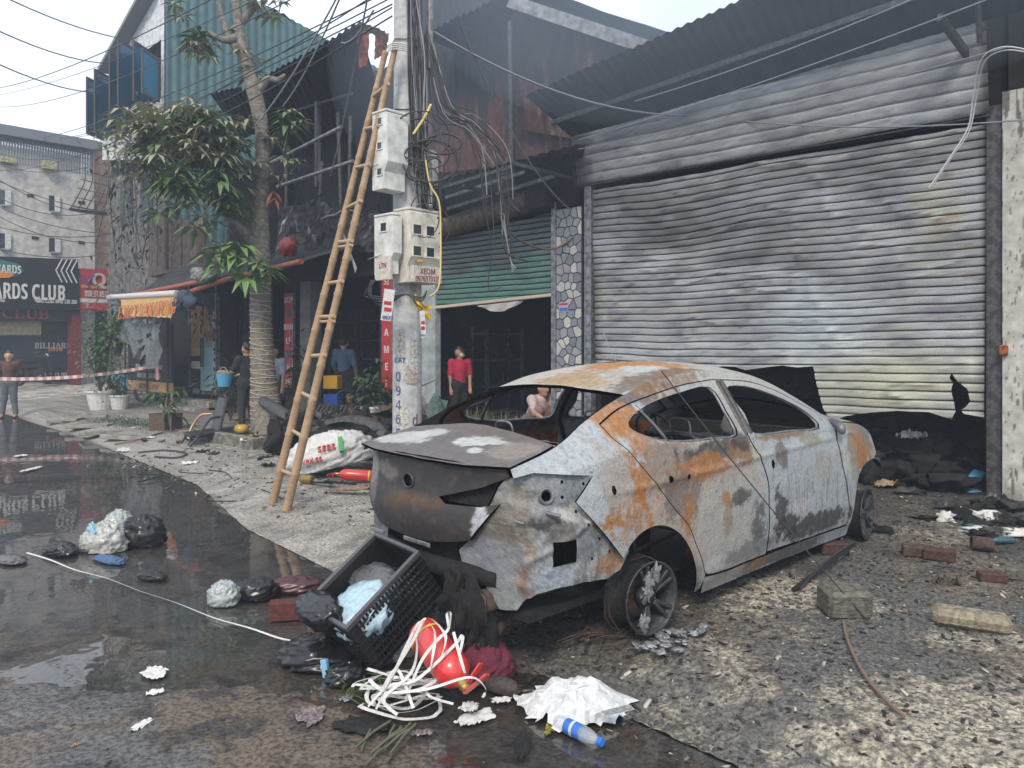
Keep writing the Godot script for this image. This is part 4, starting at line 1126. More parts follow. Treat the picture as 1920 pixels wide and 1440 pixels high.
func build_far_building():
	var X0 := -28.4
	var bd := thing("billiard_hall", "grey three-storey billiard hall with lattice roof screen at the far crossing", "building")
	var st := mb()
	slab(st, xt(X0), pv([W(-3.521, 7.483), W(-9.65, 7.436), W(-9.684, 4.332), W(-9.684, 0.272), W(-3.521, 0.513)]), 0.3)
	done(st, "wall", mat("hall_grey", Color(0.6, 0.58, 0.55), 0.85, 0, "mottle", 0.5), bd)
	st = mb()
	slab(st, xt(X0 + 0.3), pv([W(-3.521, 8.574), W(-9.684, 8.594), W(-9.684, 8.283), W(-3.521, 8.24)]), 0.9); done(st, "roof_slab", mat("hall_dark", Color(0.16, 0.17, 0.19), 0.8), bd)
	st = mb()
	slab(st, xt(X0 - 1.2), pv([W(-3.521, 8.24), W(-9.65, 8.277), W(-9.65, 7.4), W(-3.521, 7.362)]), 0.1); done(st, "screen_shadow_wall", M["hall_grey"], bd)
	var lat := mat("lattice_grey", Color(0.26, 0.27, 0.29), 0.7)
	var l0: Vector3 = V(-28.4, 8.568, -6.05); var l1: Vector3 = V(-28.4, 8.256, -9.633); var m0: Vector3 = V(-28.4, 7.352, -6.05); var m1: Vector3 = V(-28.4, 7.415, -9.633)
	for k in 46:
		st = mb()
		var u := k / 45.0
		var a := l0.lerp(l1, u); var b := m0.lerp(m1, u)
		bx(st, V(X0 - 0.08, b.y, a.z - 0.022), V(X0 + 0.0, a.y, a.z + 0.022)); done(st, "lattice_bar", lat, bd)
	for k in 5:
		st = mb()
		bar(st, l0.lerp(m0, (k + 0.5) / 5.0) + V(-0.12, 0, 0), l1.lerp(m1, (k + 0.5) / 5.0) + V(-0.12, 0, 0), 0.04, 0.03); done(st, "lattice_rail", lat, bd)
	for q in [[V(-28.1, 7.613, -6.865), V(-28.1, 7.411, -7.242)], [V(-28.1, 7.653, -8.038), V(-28.1, 7.403, -8.411)]]:
		st = mb(); bx(st, V(X0 + 0.05, q[1].y, q[0].z), V(X0 + 0.3, q[0].y, q[1].z)); done(st, "yellow_panel", mat("straw_panel", Color(0.52, 0.5, 0.28), 0.8, 0, "grime", 2.0), bd)
	for q in [[V(-28.38, 6.565, -6.861), V(-28.38, 6.102, -7.182)], [V(-28.38, 6.58, -8.274), V(-28.38, 6.076, -8.591)], [V(-28.38, 5.184, -6.861), V(-28.38, 4.707, -7.182)], [V(-28.38, 5.175, -8.274), V(-28.38, 4.73, -8.607)]]:
		var w := Node3D.new(); w.name = "window"; bd.add_child(w, true)
		st = mb(); bx(st, V(X0 + 0.0, q[1].y, q[0].z), V(X0 + 0.03, q[0].y, q[1].z)); done(st, "pane", M["glass_dark"], w)
		st = mb()
		var mz: float = (q[0].z + q[1].z) / 2
		bx(st, V(X0 + 0.035, q[1].y, mz), V(X0 + 0.06, q[0].y, q[1].z)); done(st, "white_leaf", M["white_plastic"], w)
		st = mb(); bx(st, V(X0, q[1].y - 0.06, q[0].z - 0.05), V(X0 + 0.12, q[1].y - 0.005, q[1].z + 0.05)); done(st, "sill", lat, w)
	for q in [V(-28.39, 6.488, -7.737), V(-28.39, 6.469, -9.261), V(-28.39, 5.136, -7.874), V(-28.39, 5.114, -9.261)]:
		st = mb(); bx(st, V(X0, q.y - 0.05, q.z - 0.1), V(X0 + 0.02, q.y + 0.05, q.z + 0.1)); done(st, "vent_slot", M["black_soot"], bd)
	# peach neighbour
	var pn := thing("peach_house", "narrow peach-coloured house front beside the billiard hall", "building")
	st = mb(); slab(st, xt(X0 - 0.4), pv([W(-9.786, 8.667), W(-10.775, 8.723), W(-10.775, 2.841), W(-9.786, 2.848)]), 0.3); done(st, "wall", mat("peach", Color(0.56, 0.38, 0.26), 0.85, 0, "mottle", 0.5), pn)
	st = mb(); slab(st, xt(X0 - 0.3), pv([W(-9.684, 8.703), W(-10.774, 8.782), W(-10.774, 8.554), W(-9.684, 8.445)]), 0.3); done(st, "roof_edge", M["concrete"], pn)
	# arched trellis in front of it
	var tr := thing("arched_trellis", "rusty arched wire trellis on the corner of the peach house", "trellis")
	for k in 7:
		st = mb()
		var p: Vector3 = (V(-27.6, 6.082, -8.668)).lerp(V(-27.6, 5.998, -9.982), k / 6.0)
		var q: Vector3 = (V(-28.2, 7.749, -9.315)).lerp(V(-28.2, 7.563, -10.622), k / 6.0)
		tube(st, curve([p, p.lerp(q, 0.45) + V(0.35, 0.15, -0.1), q], 5), 0.02, 4); done(st, "hoop", M["steel_burnt"], tr)
	for k in 5:
		st = mb()
		var u := (k + 0.3) / 5.0
		tube(st, [(V(-27.4, 6.05, -8.605)).lerp(V(-28.000, 7.706, -9.249), u), (V(-27.4, 5.967, -9.91)).lerp(V(-28.000, 7.521, -10.547), u)], 0.014, 4); done(st, "cross_wire", M["steel_burnt"], tr)
	st = mb(); bar(st, V(-27.5, 6.062, -8.605), V(-27.5, 6.023, -9.98), 0.08, 0.08); done(st, "base_beam", M["black_soot"], tr)
	# big black sign
	var sg := thing("billiard_sign", "big black sign with white lettering and chevrons over the hall entrance", "sign")
	var face := Basis(V(0, 0, -1), V(0, 1, 0), V(1, 0, 0))
	st = mb(); slab(st, xt(X0 + 0.75), pv([W(-2.66, 4.24), W(-8.907, 4.456), W(-8.971, 2.859), W(-2.66, 2.5)]), 0.4); done(st, "board", mat("sign_black", Color(0.014, 0.016, 0.02), 0.35), sg)
	var SX := -27.7
	var wp: Material = M["white_plastic"]
	var t1: Vector3 = V(-27.6, 3.365, -7.596); var t2: Vector3 = V(-27.6, 3.307, -6.771)
	lettering("BILLIARDS CLUB", 0.5, Transform3D(face, V(-27.63, 3.322, -7.049)), wp, sg, "lettering", 0.05, true, 0.56)
	lettering("HOTLINE 0968 530 200", 0.13, Transform3D(face, V(-27.64, 3.059, -8.32)), wp, sg, "lettering", 0.02, true, 0.6)
	lettering("BILLIARDS & COFFEE DANG", 0.13, Transform3D(face, V(-27.64, 3.036, -6.158)), wp, sg, "lettering", 0.02, true, 0.6)
	st = mb(); lathe(st, Transform3D(Basis(V(0, 0, -1), V(1, 0, 0), V(0, -1, 0)), V(-27.66, 3.087, -7.747)), [W(0.09, 0), W(0.09, 0.02), W(0, 0.02)], 12, false); done(st, "phone_roundel", wp, sg)
	st = mb(); slab(st, Transform3D(face, V(-27.66, 3.999, -6.744)), grown(ring2(Vector2.ZERO, 0.62, 0.28, 8), 0.0), 0.02); done(st, "badge_plate", mat("badge_green", Color(0.02, 0.16, 0.15), 0.4), sg)
	st = mb(); slab(st, Transform3D(face, V(-27.62, 3.824, -6.622)), grown(ring2(Vector2.ZERO, 0.46, 0.12, 8), 0.0), 0.02); done(st, "badge_flash", mat("badge_orange", Color(0.6, 0.22, 0.03), 0.4), sg)
	lettering("BILLIARDS", 0.26, Transform3D(face, V(-27.6, 3.994, -6.729)), wp, sg, "badge_lettering", 0.02, true, 0.62)
	for k in 4:
		st = mb()
		var c: Vector3 = (V(-27.64, 4.06, -8.336)).lerp(V(-27.64, 4.056, -8.776), k / 3.0)
		bar(st, c + V(0, 0.38, -0.1), c + V(0, 0, 0.08), 0.03, 0.06, V(1, 0, 0)); bar(st, c + V(0.001, 0.0, 0.08), c + V(0.001, -0.38, -0.1), 0.03, 0.06, V(1, 0, 0))
		done(st, "chevron", wp, sg)
	# entrance below
	st = mb(); slab(st, xt(X0 + 0.32), pv([W(-2.698, 2.628), W(-9.117, 2.841), W(-9.117, 2.448), W(-2.698, 2.278)]), 0.3); done(st, "fascia", mat("fascia_dark", Color(0.05, 0.045, 0.05), 0.6), sg)
	lettering("CLUB", 0.34, Transform3D(face, V(-28.000, 2.648, -7.497)), mat("red_letters", Color(0.34, 0.07, 0.07), 0.5), sg, "red_lettering", 0.05, true, 1.05, true)
	st = mb(); slab(st, xt(X0 + 0.06), pv([W(-2.722, 2.342), W(-8.048, 2.465), W(-8.048, 1.976), W(-2.722, 1.93)]), 0.05); single(st, "cream_roller_door", mat("cream_steel", Color(0.44, 0.38, 0.24), 0.6, 0, "mottle", 1.0), "cream roller door half down under the billiard sign", "door")
	st = mb(); slab(st, xt(X0 + 0.03), pv([W(-2.724, 1.916), W(-8.054, 1.959), W(-8.054, 0.441), W(-2.724, 0.634)]), 0.02); single(st, "dark_entrance", mat("entrance_glass", Color(0.045, 0.05, 0.06), 0.15), "dark glazed entrance under the cream roller door", "door")
	var po := thing("poster_column", "black poster column with billiard player pictures beside the hall entrance", "poster")
	st = mb(); slab(st, xt(X0 + 0.1), pv([W(-8.034, 2.724), W(-8.856, 2.732), W(-8.856, 0.415), W(-8.034, 0.427)]), 0.08); done(st, "board", mat("poster_black", Color(0.02, 0.022, 0.027), 0.35), po)
	for q in [[V(-28.28, 2.429, -8.09), V(-28.28, 1.911, -8.801), Color(0.07, 0.085, 0.085)], [V(-28.28, 1.419, -8.09), V(-28.28, 0.915, -8.801), Color(0.05, 0.07, 0.1)]]:
		st = mb(); bx(st, V(X0 + 0.11, q[1].y, q[0].z), V(X0 + 0.12, q[0].y, q[1].z)); done(st, "picture_panel", mat("picture_%s" % str(q[2].b), q[2], 0.4, 0, "soot", 2.5), po)
	lettering("BILLIARDS", 0.19, Transform3D(face, V(-28.26, 1.627, -8.428)), mat("poster_grey", Color(0.35, 0.35, 0.34), 0.5), po, "lettering", 0.01, true, 0.85, true)
	lettering("COFFEE", 0.09, Transform3D(face, V(-28.26, 1.487, -8.428)), M["badge_orange"], po, "lettering", 0.01)
	lettering("098. 333 0000", 0.15, Transform3D(face, V(-28.26, 0.66, -8.428)), M["poster_grey"], po, "lettering", 0.01, true, 0.85)
	st = mb(); slab(st, xt(X0 + 0.6), pv([W(-8.763, 2.645), W(-9.052, 2.653), W(-9.052, 0.265), W(-8.763, 0.329)]), 0.4); single(st, "red_banner", mat("banner_red", Color(0.24, 0.03, 0.035), 0.6, 0, "grime", 1.5), "tall dark red vertical banner right of the billiard posters", "banner")
	var vq := thing("red_square_sign", "red square sign with a blue and silver monogram beside the billiard sign", "sign")
	st = mb(); slab(st, xt(X0 + 0.7), pv([W(-8.955, 4.178), W(-10.018, 4.2), W(-10.018, 2.804), W(-8.955, 2.823)]), 0.25); done(st, "board", mat("sign_red", Color(0.52, 0.045, 0.055), 0.5, 0, "mottle", 1.0), vq)
	st = mb(); slab(st, xt(X0 + 0.705), pv([W(-8.954, 3.193), W(-9.914, 3.217), W(-9.914, 3.072), W(-8.954, 3.052)]), 0.01); done(st, "white_band", wp, vq)
	var q0: Vector3 = V(-27.66, 3.838, -9.185)
	st = mb(); bar(st, q0 + V(0, 0.19, 0.22), q0 + V(0, -0.2, 0), 0.02, 0.13, V(1, 0, 0)); bar(st, q0 + V(0.002, -0.2, 0), q0 + V(0.002, 0.19, -0.2), 0.02, 0.1, V(1, 0, 0)); done(st, "v_mark", mat("v_blue", Color(0.05, 0.1, 0.32), 0.4), vq)
	lettering("Q", 0.42, Transform3D(face, V(-27.65, 3.843, -9.561)), mat("q_silver", Color(0.5, 0.42, 0.42), 0.4), vq, "q_mark", 0.02, true, 1.2)
	lettering("VINH QUY SPORTS", 0.1, Transform3D(face, V(-27.65, 3.587, -9.462)), mat("gold_letters", Color(0.55, 0.35, 0.12), 0.5), vq, "lettering", 0.01, true, 0.8)
	lettering("098.31.8838", 0.1, Transform3D(face, V(-27.65, 3.411, -9.495)), wp, vq, "lettering", 0.01)
	lettering("098.21.8238", 0.1, Transform3D(face, V(-27.65, 3.304, -9.495)), wp, vq, "lettering", 0.01)
	lettering("Z...", 0.12, Transform3D(face, V(-27.65, 2.956, -9.264)), wp, vq, "lettering", 0.01)
	var gw := thing("gateway_passage", "deep unlit gateway passage under the red square sign", "gateway")
	var ga: Vector3 = V(-28.6, 2.804, -9.752); var gb: Vector3 = V(-28.6, 0.295, -10.845)
	for e in [[V(X0 - 5.0, gb.y, gb.z), V(X0 - 4.9, ga.y, ga.z)], [V(X0 - 4.9, gb.y, ga.z), V(X0 - 0.6, ga.y, ga.z + 0.1)], [V(X0 - 4.9, gb.y, gb.z - 0.1), V(X0 - 0.6, ga.y, gb.z)], [V(X0 - 5.0, ga.y, gb.z), V(X0 - 0.75, ga.y + 0.1, ga.z)]]:
		st = mb(); bx(st, e[0], e[1]); done(st, "passage_wall", M["dirty_render"], gw)
	# pale concrete forecourt in front of the hall
	var fc := mb(); smooth(fc)
	quad(fc, V(-28.4, 0.36, 8.0), V(-28.4, 0.36, -13.0), V(-23.5, 0.05, -8.4), V(-20.5, 0.03, 8.0))
	structure(done(fc, "hall_forecourt", mat("pale_concrete", Color(0.52, 0.49, 0.44), 0.85, 0, "grime", 0.35)))
	# parked motorbike in the entrance
	scooter(V(-27.4, 0.391, -7.57), 2.2, "small dark motorbike parked at the billiard hall entrance", 1.0, M["black_plastic"])

func scooter(base: Vector3, turn: float, label: String, s: float, body: Material):
	var t := thing("motorbike", label, "motorbike", base, turn)
	t.scale = Vector3.ONE * s
	for x in [-0.62, 0.62]:
		var st := mb()
		lathe(st, Transform3D(Basis(V(1, 0, 0), V(0, 0, 1), V(0, -1, 0)), V(x, 0.28, 0)), [W(0.22, -0.04), W(0.28, -0.03), W(0.28, 0.03), W(0.22, 0.04), W(0.21, 0.0), W(0.22, -0.04)], 18)
		for k in 6: tube(st, [V(x, 0.28, 0), V(x + cos(k) * 0.22, 0.28 + sin(k) * 0.22, 0)], 0.008, 4)
		done(st, "wheel", M["wire_black"], t)
	var st := mb()
	box(st, at(V(-0.25, 0.62, 0)), V(0.8, 0.22, 0.22), 0.06); box(st, at(V(0.05, 0.42, 0), 0, 0, 0.3), V(0.5, 0.3, 0.2), 0.05); box(st, at(V(0.46, 0.68, 0), 0, 0, 0.45), V(0.14, 0.6, 0.3), 0.04)
	done(st, "body", body, t)
	st = mb(); box(st, at(V(-0.25, 0.77, 0)), V(0.75, 0.09, 0.24), 0.035); done(st, "seat", M["black_plastic"], t)
	st = mb(); tube(st, curve([V(0.38, 1.02, -0.32), V(0.44, 1.04, -0.1), V(0.44, 1.04, 0.1), V(0.38, 1.02, 0.32)], 4), 0.014, 6); tube(st, [V(0.44, 1.03, 0), V(0.62, 0.3, 0)], 0.02, 6)
	done(st, "handlebar", M["steel_burnt"], t)
	st = mb(); blob(st, Transform3D(Basis.from_scale(V(0.06, 0.07, 0.09)), V(0.52, 0.92, 0)), 0.1, 2, 8, 6); done(st, "headlight", M["white_plastic"], t)

# ---------------------------------------------------------------- the burnt car
# Car axes: x forward from the rear axle, y up from the rim's lowest point, z to its right side.
const CAR_ZR := [[-0.9, 0.925], [-0.8, 0.952], [-0.45, 1.03], [-0.18, 1.14], [0.2, 1.252], [0.5, 1.322], [0.89, 1.358], [1.2, 1.352], [1.52, 1.322], [1.81, 1.24], [2.08, 1.125], [2.52, 0.925], [2.86, 0.865], [3.18, 0.73], [3.42, 0.55]]
const CAR_YR := [[-0.9, 0.655], [-0.75, 0.66], [-0.45, 0.64], [-0.18, 0.6], [0.2, 0.55], [0.5, 0.545], [0.9, 0.54], [1.52, 0.54], [1.81, 0.57], [2.08, 0.62], [2.52, 0.7], [2.86, 0.75], [3.18, 0.71], [3.42, 0.58]]
const CAR_ZB := [[-0.9, 0.83], [-0.45, 0.93], [0.0, 1.0], [0.43, 0.975], [1.1, 0.95], [2.04, 0.905], [2.5, 0.85], [3.0, 0.66], [3.42, 0.45]]
const CAR_YB := [[-0.9, 0.665], [-0.75, 0.72], [-0.5, 0.79], [-0.2, 0.825], [0.4, 0.835], [2.0, 0.83], [2.6, 0.825], [3.0, 0.8], [3.2, 0.75], [3.42, 0.63]]
const CAR_BULGE := [[0.0, 0.0], [0.12, 0.028], [0.2, 0.042], [0.45, 0.062], [0.7, 0.062], [0.88, 0.045], [1.0, 0.015], [1.2, -0.02]]

func car_side(x: float, z: float) -> float:
	var zb := smo(CAR_ZB, x); var yb := smo(CAR_YB, x)
	var dent := n2.get_noise_2d(x * 1.6, z * 1.6) * 0.007 + n3.get_noise_2d(x * 5.0, z * 5.0) * 0.0022
	if z >= zb:
		var s := clampf((z - zb) / maxf(0.02, smo(CAR_ZR, x) - zb), 0.0, 1.05)
		return lerpf(yb, smo(CAR_YR, x), s * 0.7 + s * s * 0.3) + dent * 0.5
	var q := (zb - z) / (zb - 0.12)
	return yb + smo(CAR_BULGE, q) * smoothstep(-0.95, -0.3, x) + 0.01 * exp(-pow((z - 0.8 - 0.02 * x) / 0.022, 2.0)) * smoothstep(-0.5, 0.0, x) + dent

func car_r(u: float, v: float) -> Vector3: return V(u, v, car_side(u, v))
func car_l(u: float, v: float) -> Vector3: return V(u, v, -car_side(u, v))

func car_crown(x: float) -> float: return lin([[-0.9, 0.028], [-0.45, 0.035], [0.2, 0.055], [0.9, 0.05], [1.6, 0.06], [2.3, 0.1], [2.6, 0.085], [3.2, 0.07], [3.42, 0.05]], x)

func car_top(u: float, v: float) -> Vector3:   # v in -0.6 .. 0.6 across
	var k := v / 0.6
	var sagging := n2.get_noise_2d(u * 2.0 + 5, v * 2.0) * 0.008
	return V(u, smo(CAR_ZR, u) + car_crown(u) * (1.0 - k * k) + sagging * (1.0 - k * k), k * smo(CAR_YR, u) * (1.0 + (0.065 if k < 0.0 else 0.0) * smoothstep(-0.3, -0.7, u)))

func car_tail(u: float, v: float) -> Vector3:   # u = z across, v = height
	var x := -0.875 + 0.13 * pow(absf(u) / 0.66, 2.4)
	x += smo([[0.4, 0.06], [0.52, 0.015], [0.62, -0.012], [0.7, -0.008], [0.78, 0.01], [0.86, 0.014], [0.925, 0.008], [0.955, 0.0]], v)
	return V(x + n2.get_noise_2d(u * 2.2, v * 2.2) * 0.006, v, u)

func car_inner(u: float, v: float) -> Vector3:  # u runs round the rear right corner under the lamp and bumper
	var x := smo([[-0.3, -0.02], [0.0, -0.2], [0.5, -0.5], [0.75, -0.68], [0.88, -0.76], [1.0, -0.79], [1.3, -0.8]], u)
	var y := smo([[-0.3, 0.858], [0.0, 0.848], [0.5, 0.788], [0.75, 0.708], [0.88, 0.606], [1.0, 0.42], [1.3, -0.03]], u)
	var o := 0.01 * n2.get_noise_2d(u * 7.0, v * 7.0)
	o -= 0.022 * smoothstep(0.7, 0.76, v - (u - 0.6) * 0.25) * smoothstep(0.3, 0.45, u)      # lamp pocket set deeper
	o += 0.014 * exp(-pow((u - 0.8 - (v - 0.45) * 0.15) / 0.022, 2.0)) * smoothstep(0.62, 0.55, v)   # seam bead
	o += 0.012 * exp(-pow((v - 0.6 + (u - 0.5) * 0.35) / 0.02, 2.0)) * smoothstep(0.9, 0.7, u)
	return V(x - o * 0.6, v, y + o)

const ASHGREY := Color(0.47, 0.5, 0.52)
const WARMGREY := Color(0.42, 0.4, 0.37)
const RUST := Color(0.46, 0.2, 0.06)
const RUSTDULL := Color(0.28, 0.16, 0.08)
const BROWN := Color(0.16, 0.13, 0.11)
const DARK := Color(0.05, 0.048, 0.05)
const SOOTY := Color(0.018, 0.018, 0.02)
const PALE := Color(0.66, 0.66, 0.64)
const BEIGE := Color(0.5, 0.43, 0.38)

func blobs(list: Array, a: float, b: float, base: Color, wild := 1.0) -> Color:
	var w := n1.get_noise_2d(a * 2.4, b * 2.4) * 0.3 * wild
	var w2 := n2.get_noise_2d(a * 8.0 + 7, b * 8.0) * 0.34 * wild + n3.get_noise_2d(a * 26.0 + 1, b * 26.0) * 0.22
	var c := base
	for l in list:
		var dx: float = (a - l[0]) / l[2]
		var dy: float = (b - l[1]) / l[3]
		var d := sqrt(dx * dx + dy * dy)
		if d > 2.0: continue
		var k := 1.0 - smoothstep(1.0 - l[5] * 0.5, 1.0 + l[5] * 0.5, d + (w + w2) * 1.5)
		c = c.lerp(l[4], k * l[6])
	var f := n3.get_noise_2d(a * 30.0, b * 30.0)
	var g := n1.get_noise_2d(a * 11.0 + 3, b * 11.0)
	c = c.lerp(BROWN, smoothstep(0.25, 0.5, g) * 0.35)
	c = c.lerp(SOOTY, smoothstep(0.3, 0.46, f) * 0.45)
	c = c.lerp(PALE, smoothstep(0.32, 0.5, n2.get_noise_2d(a * 17.0, b * 17.0 + 9)) * (0.22 if base.g > 0.25 else 0.0))
	return c * (1.0 + 0.24 * f + 0.16 * g)

var side_blobs := [
	# x, height, radii, colour, softness, strength
	[-0.25, 1.02, 0.55, 0.16, ASHGREY, 0.5, 1.0], [0.02, 1.16, 0.2, 0.13, RUST, 0.35, 0.9], [0.3, 1.27, 0.34, 0.09, BROWN, 0.4, 0.9], [0.36, 1.29, 0.16, 0.05, RUSTDULL, 0.4, 0.9], [-0.02, 1.08, 0.06, 0.1, RUST, 0.4, 0.8],
	[0.75, 1.33, 0.3, 0.05, RUSTDULL, 0.4, 0.7], [1.6, 1.28, 0.7, 0.1, Color(0.55, 0.55, 0.5), 0.3, 0.9],
	[-0.03, 0.72, 0.32, 0.27, RUST, 0.25, 1.0], [0.1, 0.93, 0.13, 0.14, RUST, 0.3, 0.8], [-0.24, 0.86, 0.12, 0.16, WARMGREY, 0.4, 0.9], [-0.15, 0.55, 0.13, 0.1, WARMGREY, 0.4, 0.5], [0.3, 0.5, 0.12, 0.22, RUST, 0.3, 0.95], [0.42, 0.25, 0.06, 0.2, BROWN, 0.4, 0.6],
	[-0.62, 0.95, 0.3, 0.07, ASHGREY, 0.4, 1.0],
	# rear door
	[0.62, 0.7, 0.62, 0.5, BEIGE, 0.3, 0.9], [0.25, 0.88, 0.3, 0.14, Color(0.33, 0.27, 0.22), 0.4, 0.9], [0.62, 0.9, 0.36, 0.055, DARK, 0.3, 0.85], [0.5, 0.83, 0.3, 0.07, RUST, 0.35, 0.85], [0.95, 0.86, 0.16, 0.07, RUSTDULL, 0.4, 0.9], [0.98, 0.93, 0.1, 0.06, DARK, 0.4, 0.8],
	[0.28, 0.7, 0.16, 0.14, BROWN, 0.4, 0.7], [0.33, 0.58, 0.05, 0.12, RUST, 0.4, 0.8], [0.8, 0.45, 0.34, 0.26, Color(0.47, 0.47, 0.44), 0.35, 0.9], [0.88, 0.61, 0.12, 0.045, Color(0.1, 0.095, 0.09), 0.2, 0.9], [0.72, 0.62, 0.05, 0.04, RUST, 0.5, 0.8], [0.72, 0.5, 0.05, 0.09, RUSTDULL, 0.5, 0.5],
	[1.1, 0.42, 0.1, 0.16, DARK, 0.4, 0.75], [1.0, 0.26, 0.5, 0.06, Color(0.22, 0.22, 0.22), 0.4, 0.8], [0.62, 0.26, 0.12, 0.05, PALE, 0.4, 0.7], [1.14, 0.82, 0.09, 0.12, Color(0.5, 0.5, 0.42), 0.4, 0.8],
	# front door
	[1.75, 0.62, 0.62, 0.42, Color(0.47, 0.51, 0.54), 0.3, 0.95], [1.5, 0.93, 0.4, 0.03, RUSTDULL, 0.5, 0.8], [1.42, 0.8, 0.1, 0.07, BROWN, 0.4, 0.8], [1.85, 0.86, 0.14, 0.045, Color(0.36, 0.34, 0.26), 0.5, 0.8], [2.0, 0.66, 0.12, 0.1, Color(0.4, 0.39, 0.33), 0.5, 0.6],
	[1.35, 0.42, 0.1, 0.14, DARK, 0.3, 0.9], [1.45, 0.34, 0.16, 0.09, DARK, 0.25, 0.9], [1.85, 0.27, 0.55, 0.075, DARK, 0.25, 0.92], [1.6, 0.44, 0.1, 0.06, PALE, 0.4, 0.7],
	[2.35, 0.75, 0.1, 0.22, Color(0.56, 0.58, 0.58), 0.4, 0.9], [2.75, 0.76, 0.35, 0.16, Color(0.3, 0.24, 0.18), 0.35, 0.95], [2.62, 0.68, 0.18, 0.13, RUST, 0.4, 0.9], [2.95, 0.8, 0.14, 0.07, Color(0.22, 0.25, 0.24), 0.4, 0.8], [2.48, 0.6, 0.06, 0.16, Color(0.36, 0.36, 0.3), 0.5, 0.7], [3.15, 0.66, 0.12, 0.1, Color(0.4, 0.4, 0.33), 0.4, 0.8],
	[1.4, 0.14, 1.2, 0.05, Color(0.09, 0.08, 0.075), 0.4, 0.9], [0.75, 0.15, 0.25, 0.06, WARMGREY, 0.5, 0.7], [2.2, 0.14, 0.25, 0.06, ASHGREY, 0.5, 0.8], [1.15, 0.15, 0.12, 0.06, RUSTDULL, 0.5, 0.7]]

func paint_side(p: Vector3, u: float, v: float) -> Color:
	var c := blobs(side_blobs, u, v, ASHGREY)
	# runs of soot and ash down the doors
	var run := n3.get_noise_2d(u * 26.0, v * 2.2)
	if u > 1.2 and u < 2.4: c = c.lerp(Color(0.12, 0.13, 0.14), smoothstep(0.12, 0.42, run) * 0.45 * smoothstep(0.85, 0.55, v))
	return c

var top_blobs := [
	[0.95, 0.05, 0.5, 0.42, Color(0.55, 0.26, 0.08), 0.25, 0.95], [0.32, -0.1, 0.16, 0.4, Color(0.52, 0.27, 0.1), 0.4, 0.9], [0.62, 0.32, 0.24, 0.13, PALE, 0.3, 0.95], [0.35, 0.36, 0.24, 0.2, BEIGE, 0.4, 0.8], [0.3, 0.05, 0.2, 0.35, Color(0.5, 0.36, 0.22), 0.35, 0.9], [0.45, -0.35, 0.3, 0.25, Color(0.62, 0.6, 0.55), 0.4, 0.9], [0.45, 0.52, 0.4, 0.1, BROWN, 0.4, 0.8], [0.75, 0.55, 0.3, 0.07, RUSTDULL, 0.4, 0.8],
	[1.35, 0.0, 0.25, 0.6, Color(0.55, 0.55, 0.5), 0.3, 0.9], [2.9, 0.0, 0.6, 0.7, Color(0.36, 0.35, 0.31), 0.3, 0.9], [2.9, 0.4, 0.3, 0.15, RUSTDULL, 0.4, 0.6]]

func paint_top(p: Vector3, u: float, v: float) -> Color: return blobs(top_blobs, u, v, Color(0.58, 0.58, 0.53))

var lid_blobs := [
	[-0.66, -0.36, 0.1, 0.2, PALE, 0.25, 0.9], [-0.56, -0.26, 0.06, 0.14, PALE, 0.3, 0.8], [-0.62, 0.1, 0.055, 0.12, PALE, 0.2, 0.95], [-0.55, 0.2, 0.05, 0.12, PALE, 0.25, 0.8], [-0.7, 0.26, 0.035, 0.05, PALE, 0.15, 0.95], [-0.6, 0.46, 0.12, 0.12, Color(0.36, 0.31, 0.27), 0.4, 0.7], [-0.45, 0.2, 0.06, 0.3, BROWN, 0.4, 0.6]]
func paint_lid(p: Vector3, u: float, v: float) -> Color: return blobs(lid_blobs, u, v, Color(0.185, 0.168, 0.162), 0.8)

var tail_blobs := [
	[-0.62, 0.83, 0.1, 0.11, Color(0.42, 0.4, 0.38), 0.4, 0.9], [-0.36, 0.84, 0.14, 0.05, Color(0.24, 0.22, 0.2), 0.4, 0.8], [-0.58, 0.68, 0.08, 0.1, Color(0.26, 0.25, 0.25), 0.4, 0.7],
	[-0.06, 0.72, 0.26, 0.035, Color(0.15, 0.09, 0.05), 0.9, 0.8], [-0.26, 0.68, 0.12, 0.04, Color(0.15, 0.09, 0.05), 0.9, 0.7], [0.0, 0.62, 0.3, 0.06, Color(0.085, 0.055, 0.05), 0.9, 0.6], [0.4, 0.66, 0.08, 0.11, Color(0.55, 0.57, 0.62), 0.2, 0.0], [0.47, 0.64, 0.05, 0.1, Color(0.6, 0.62, 0.66), 0.25, 0.95]]
func paint_tail(p: Vector3, u: float, v: float) -> Color:
	var c := blobs(tail_blobs, u, v, Color(0.058, 0.055, 0.056), 0.9)
	var g := n3.get_noise_2d(u * 14.0, v * 14.0)
	return c.lerp(Color(0.11, 0.07, 0.045), smoothstep(0.2, 0.45, g) * 0.4)

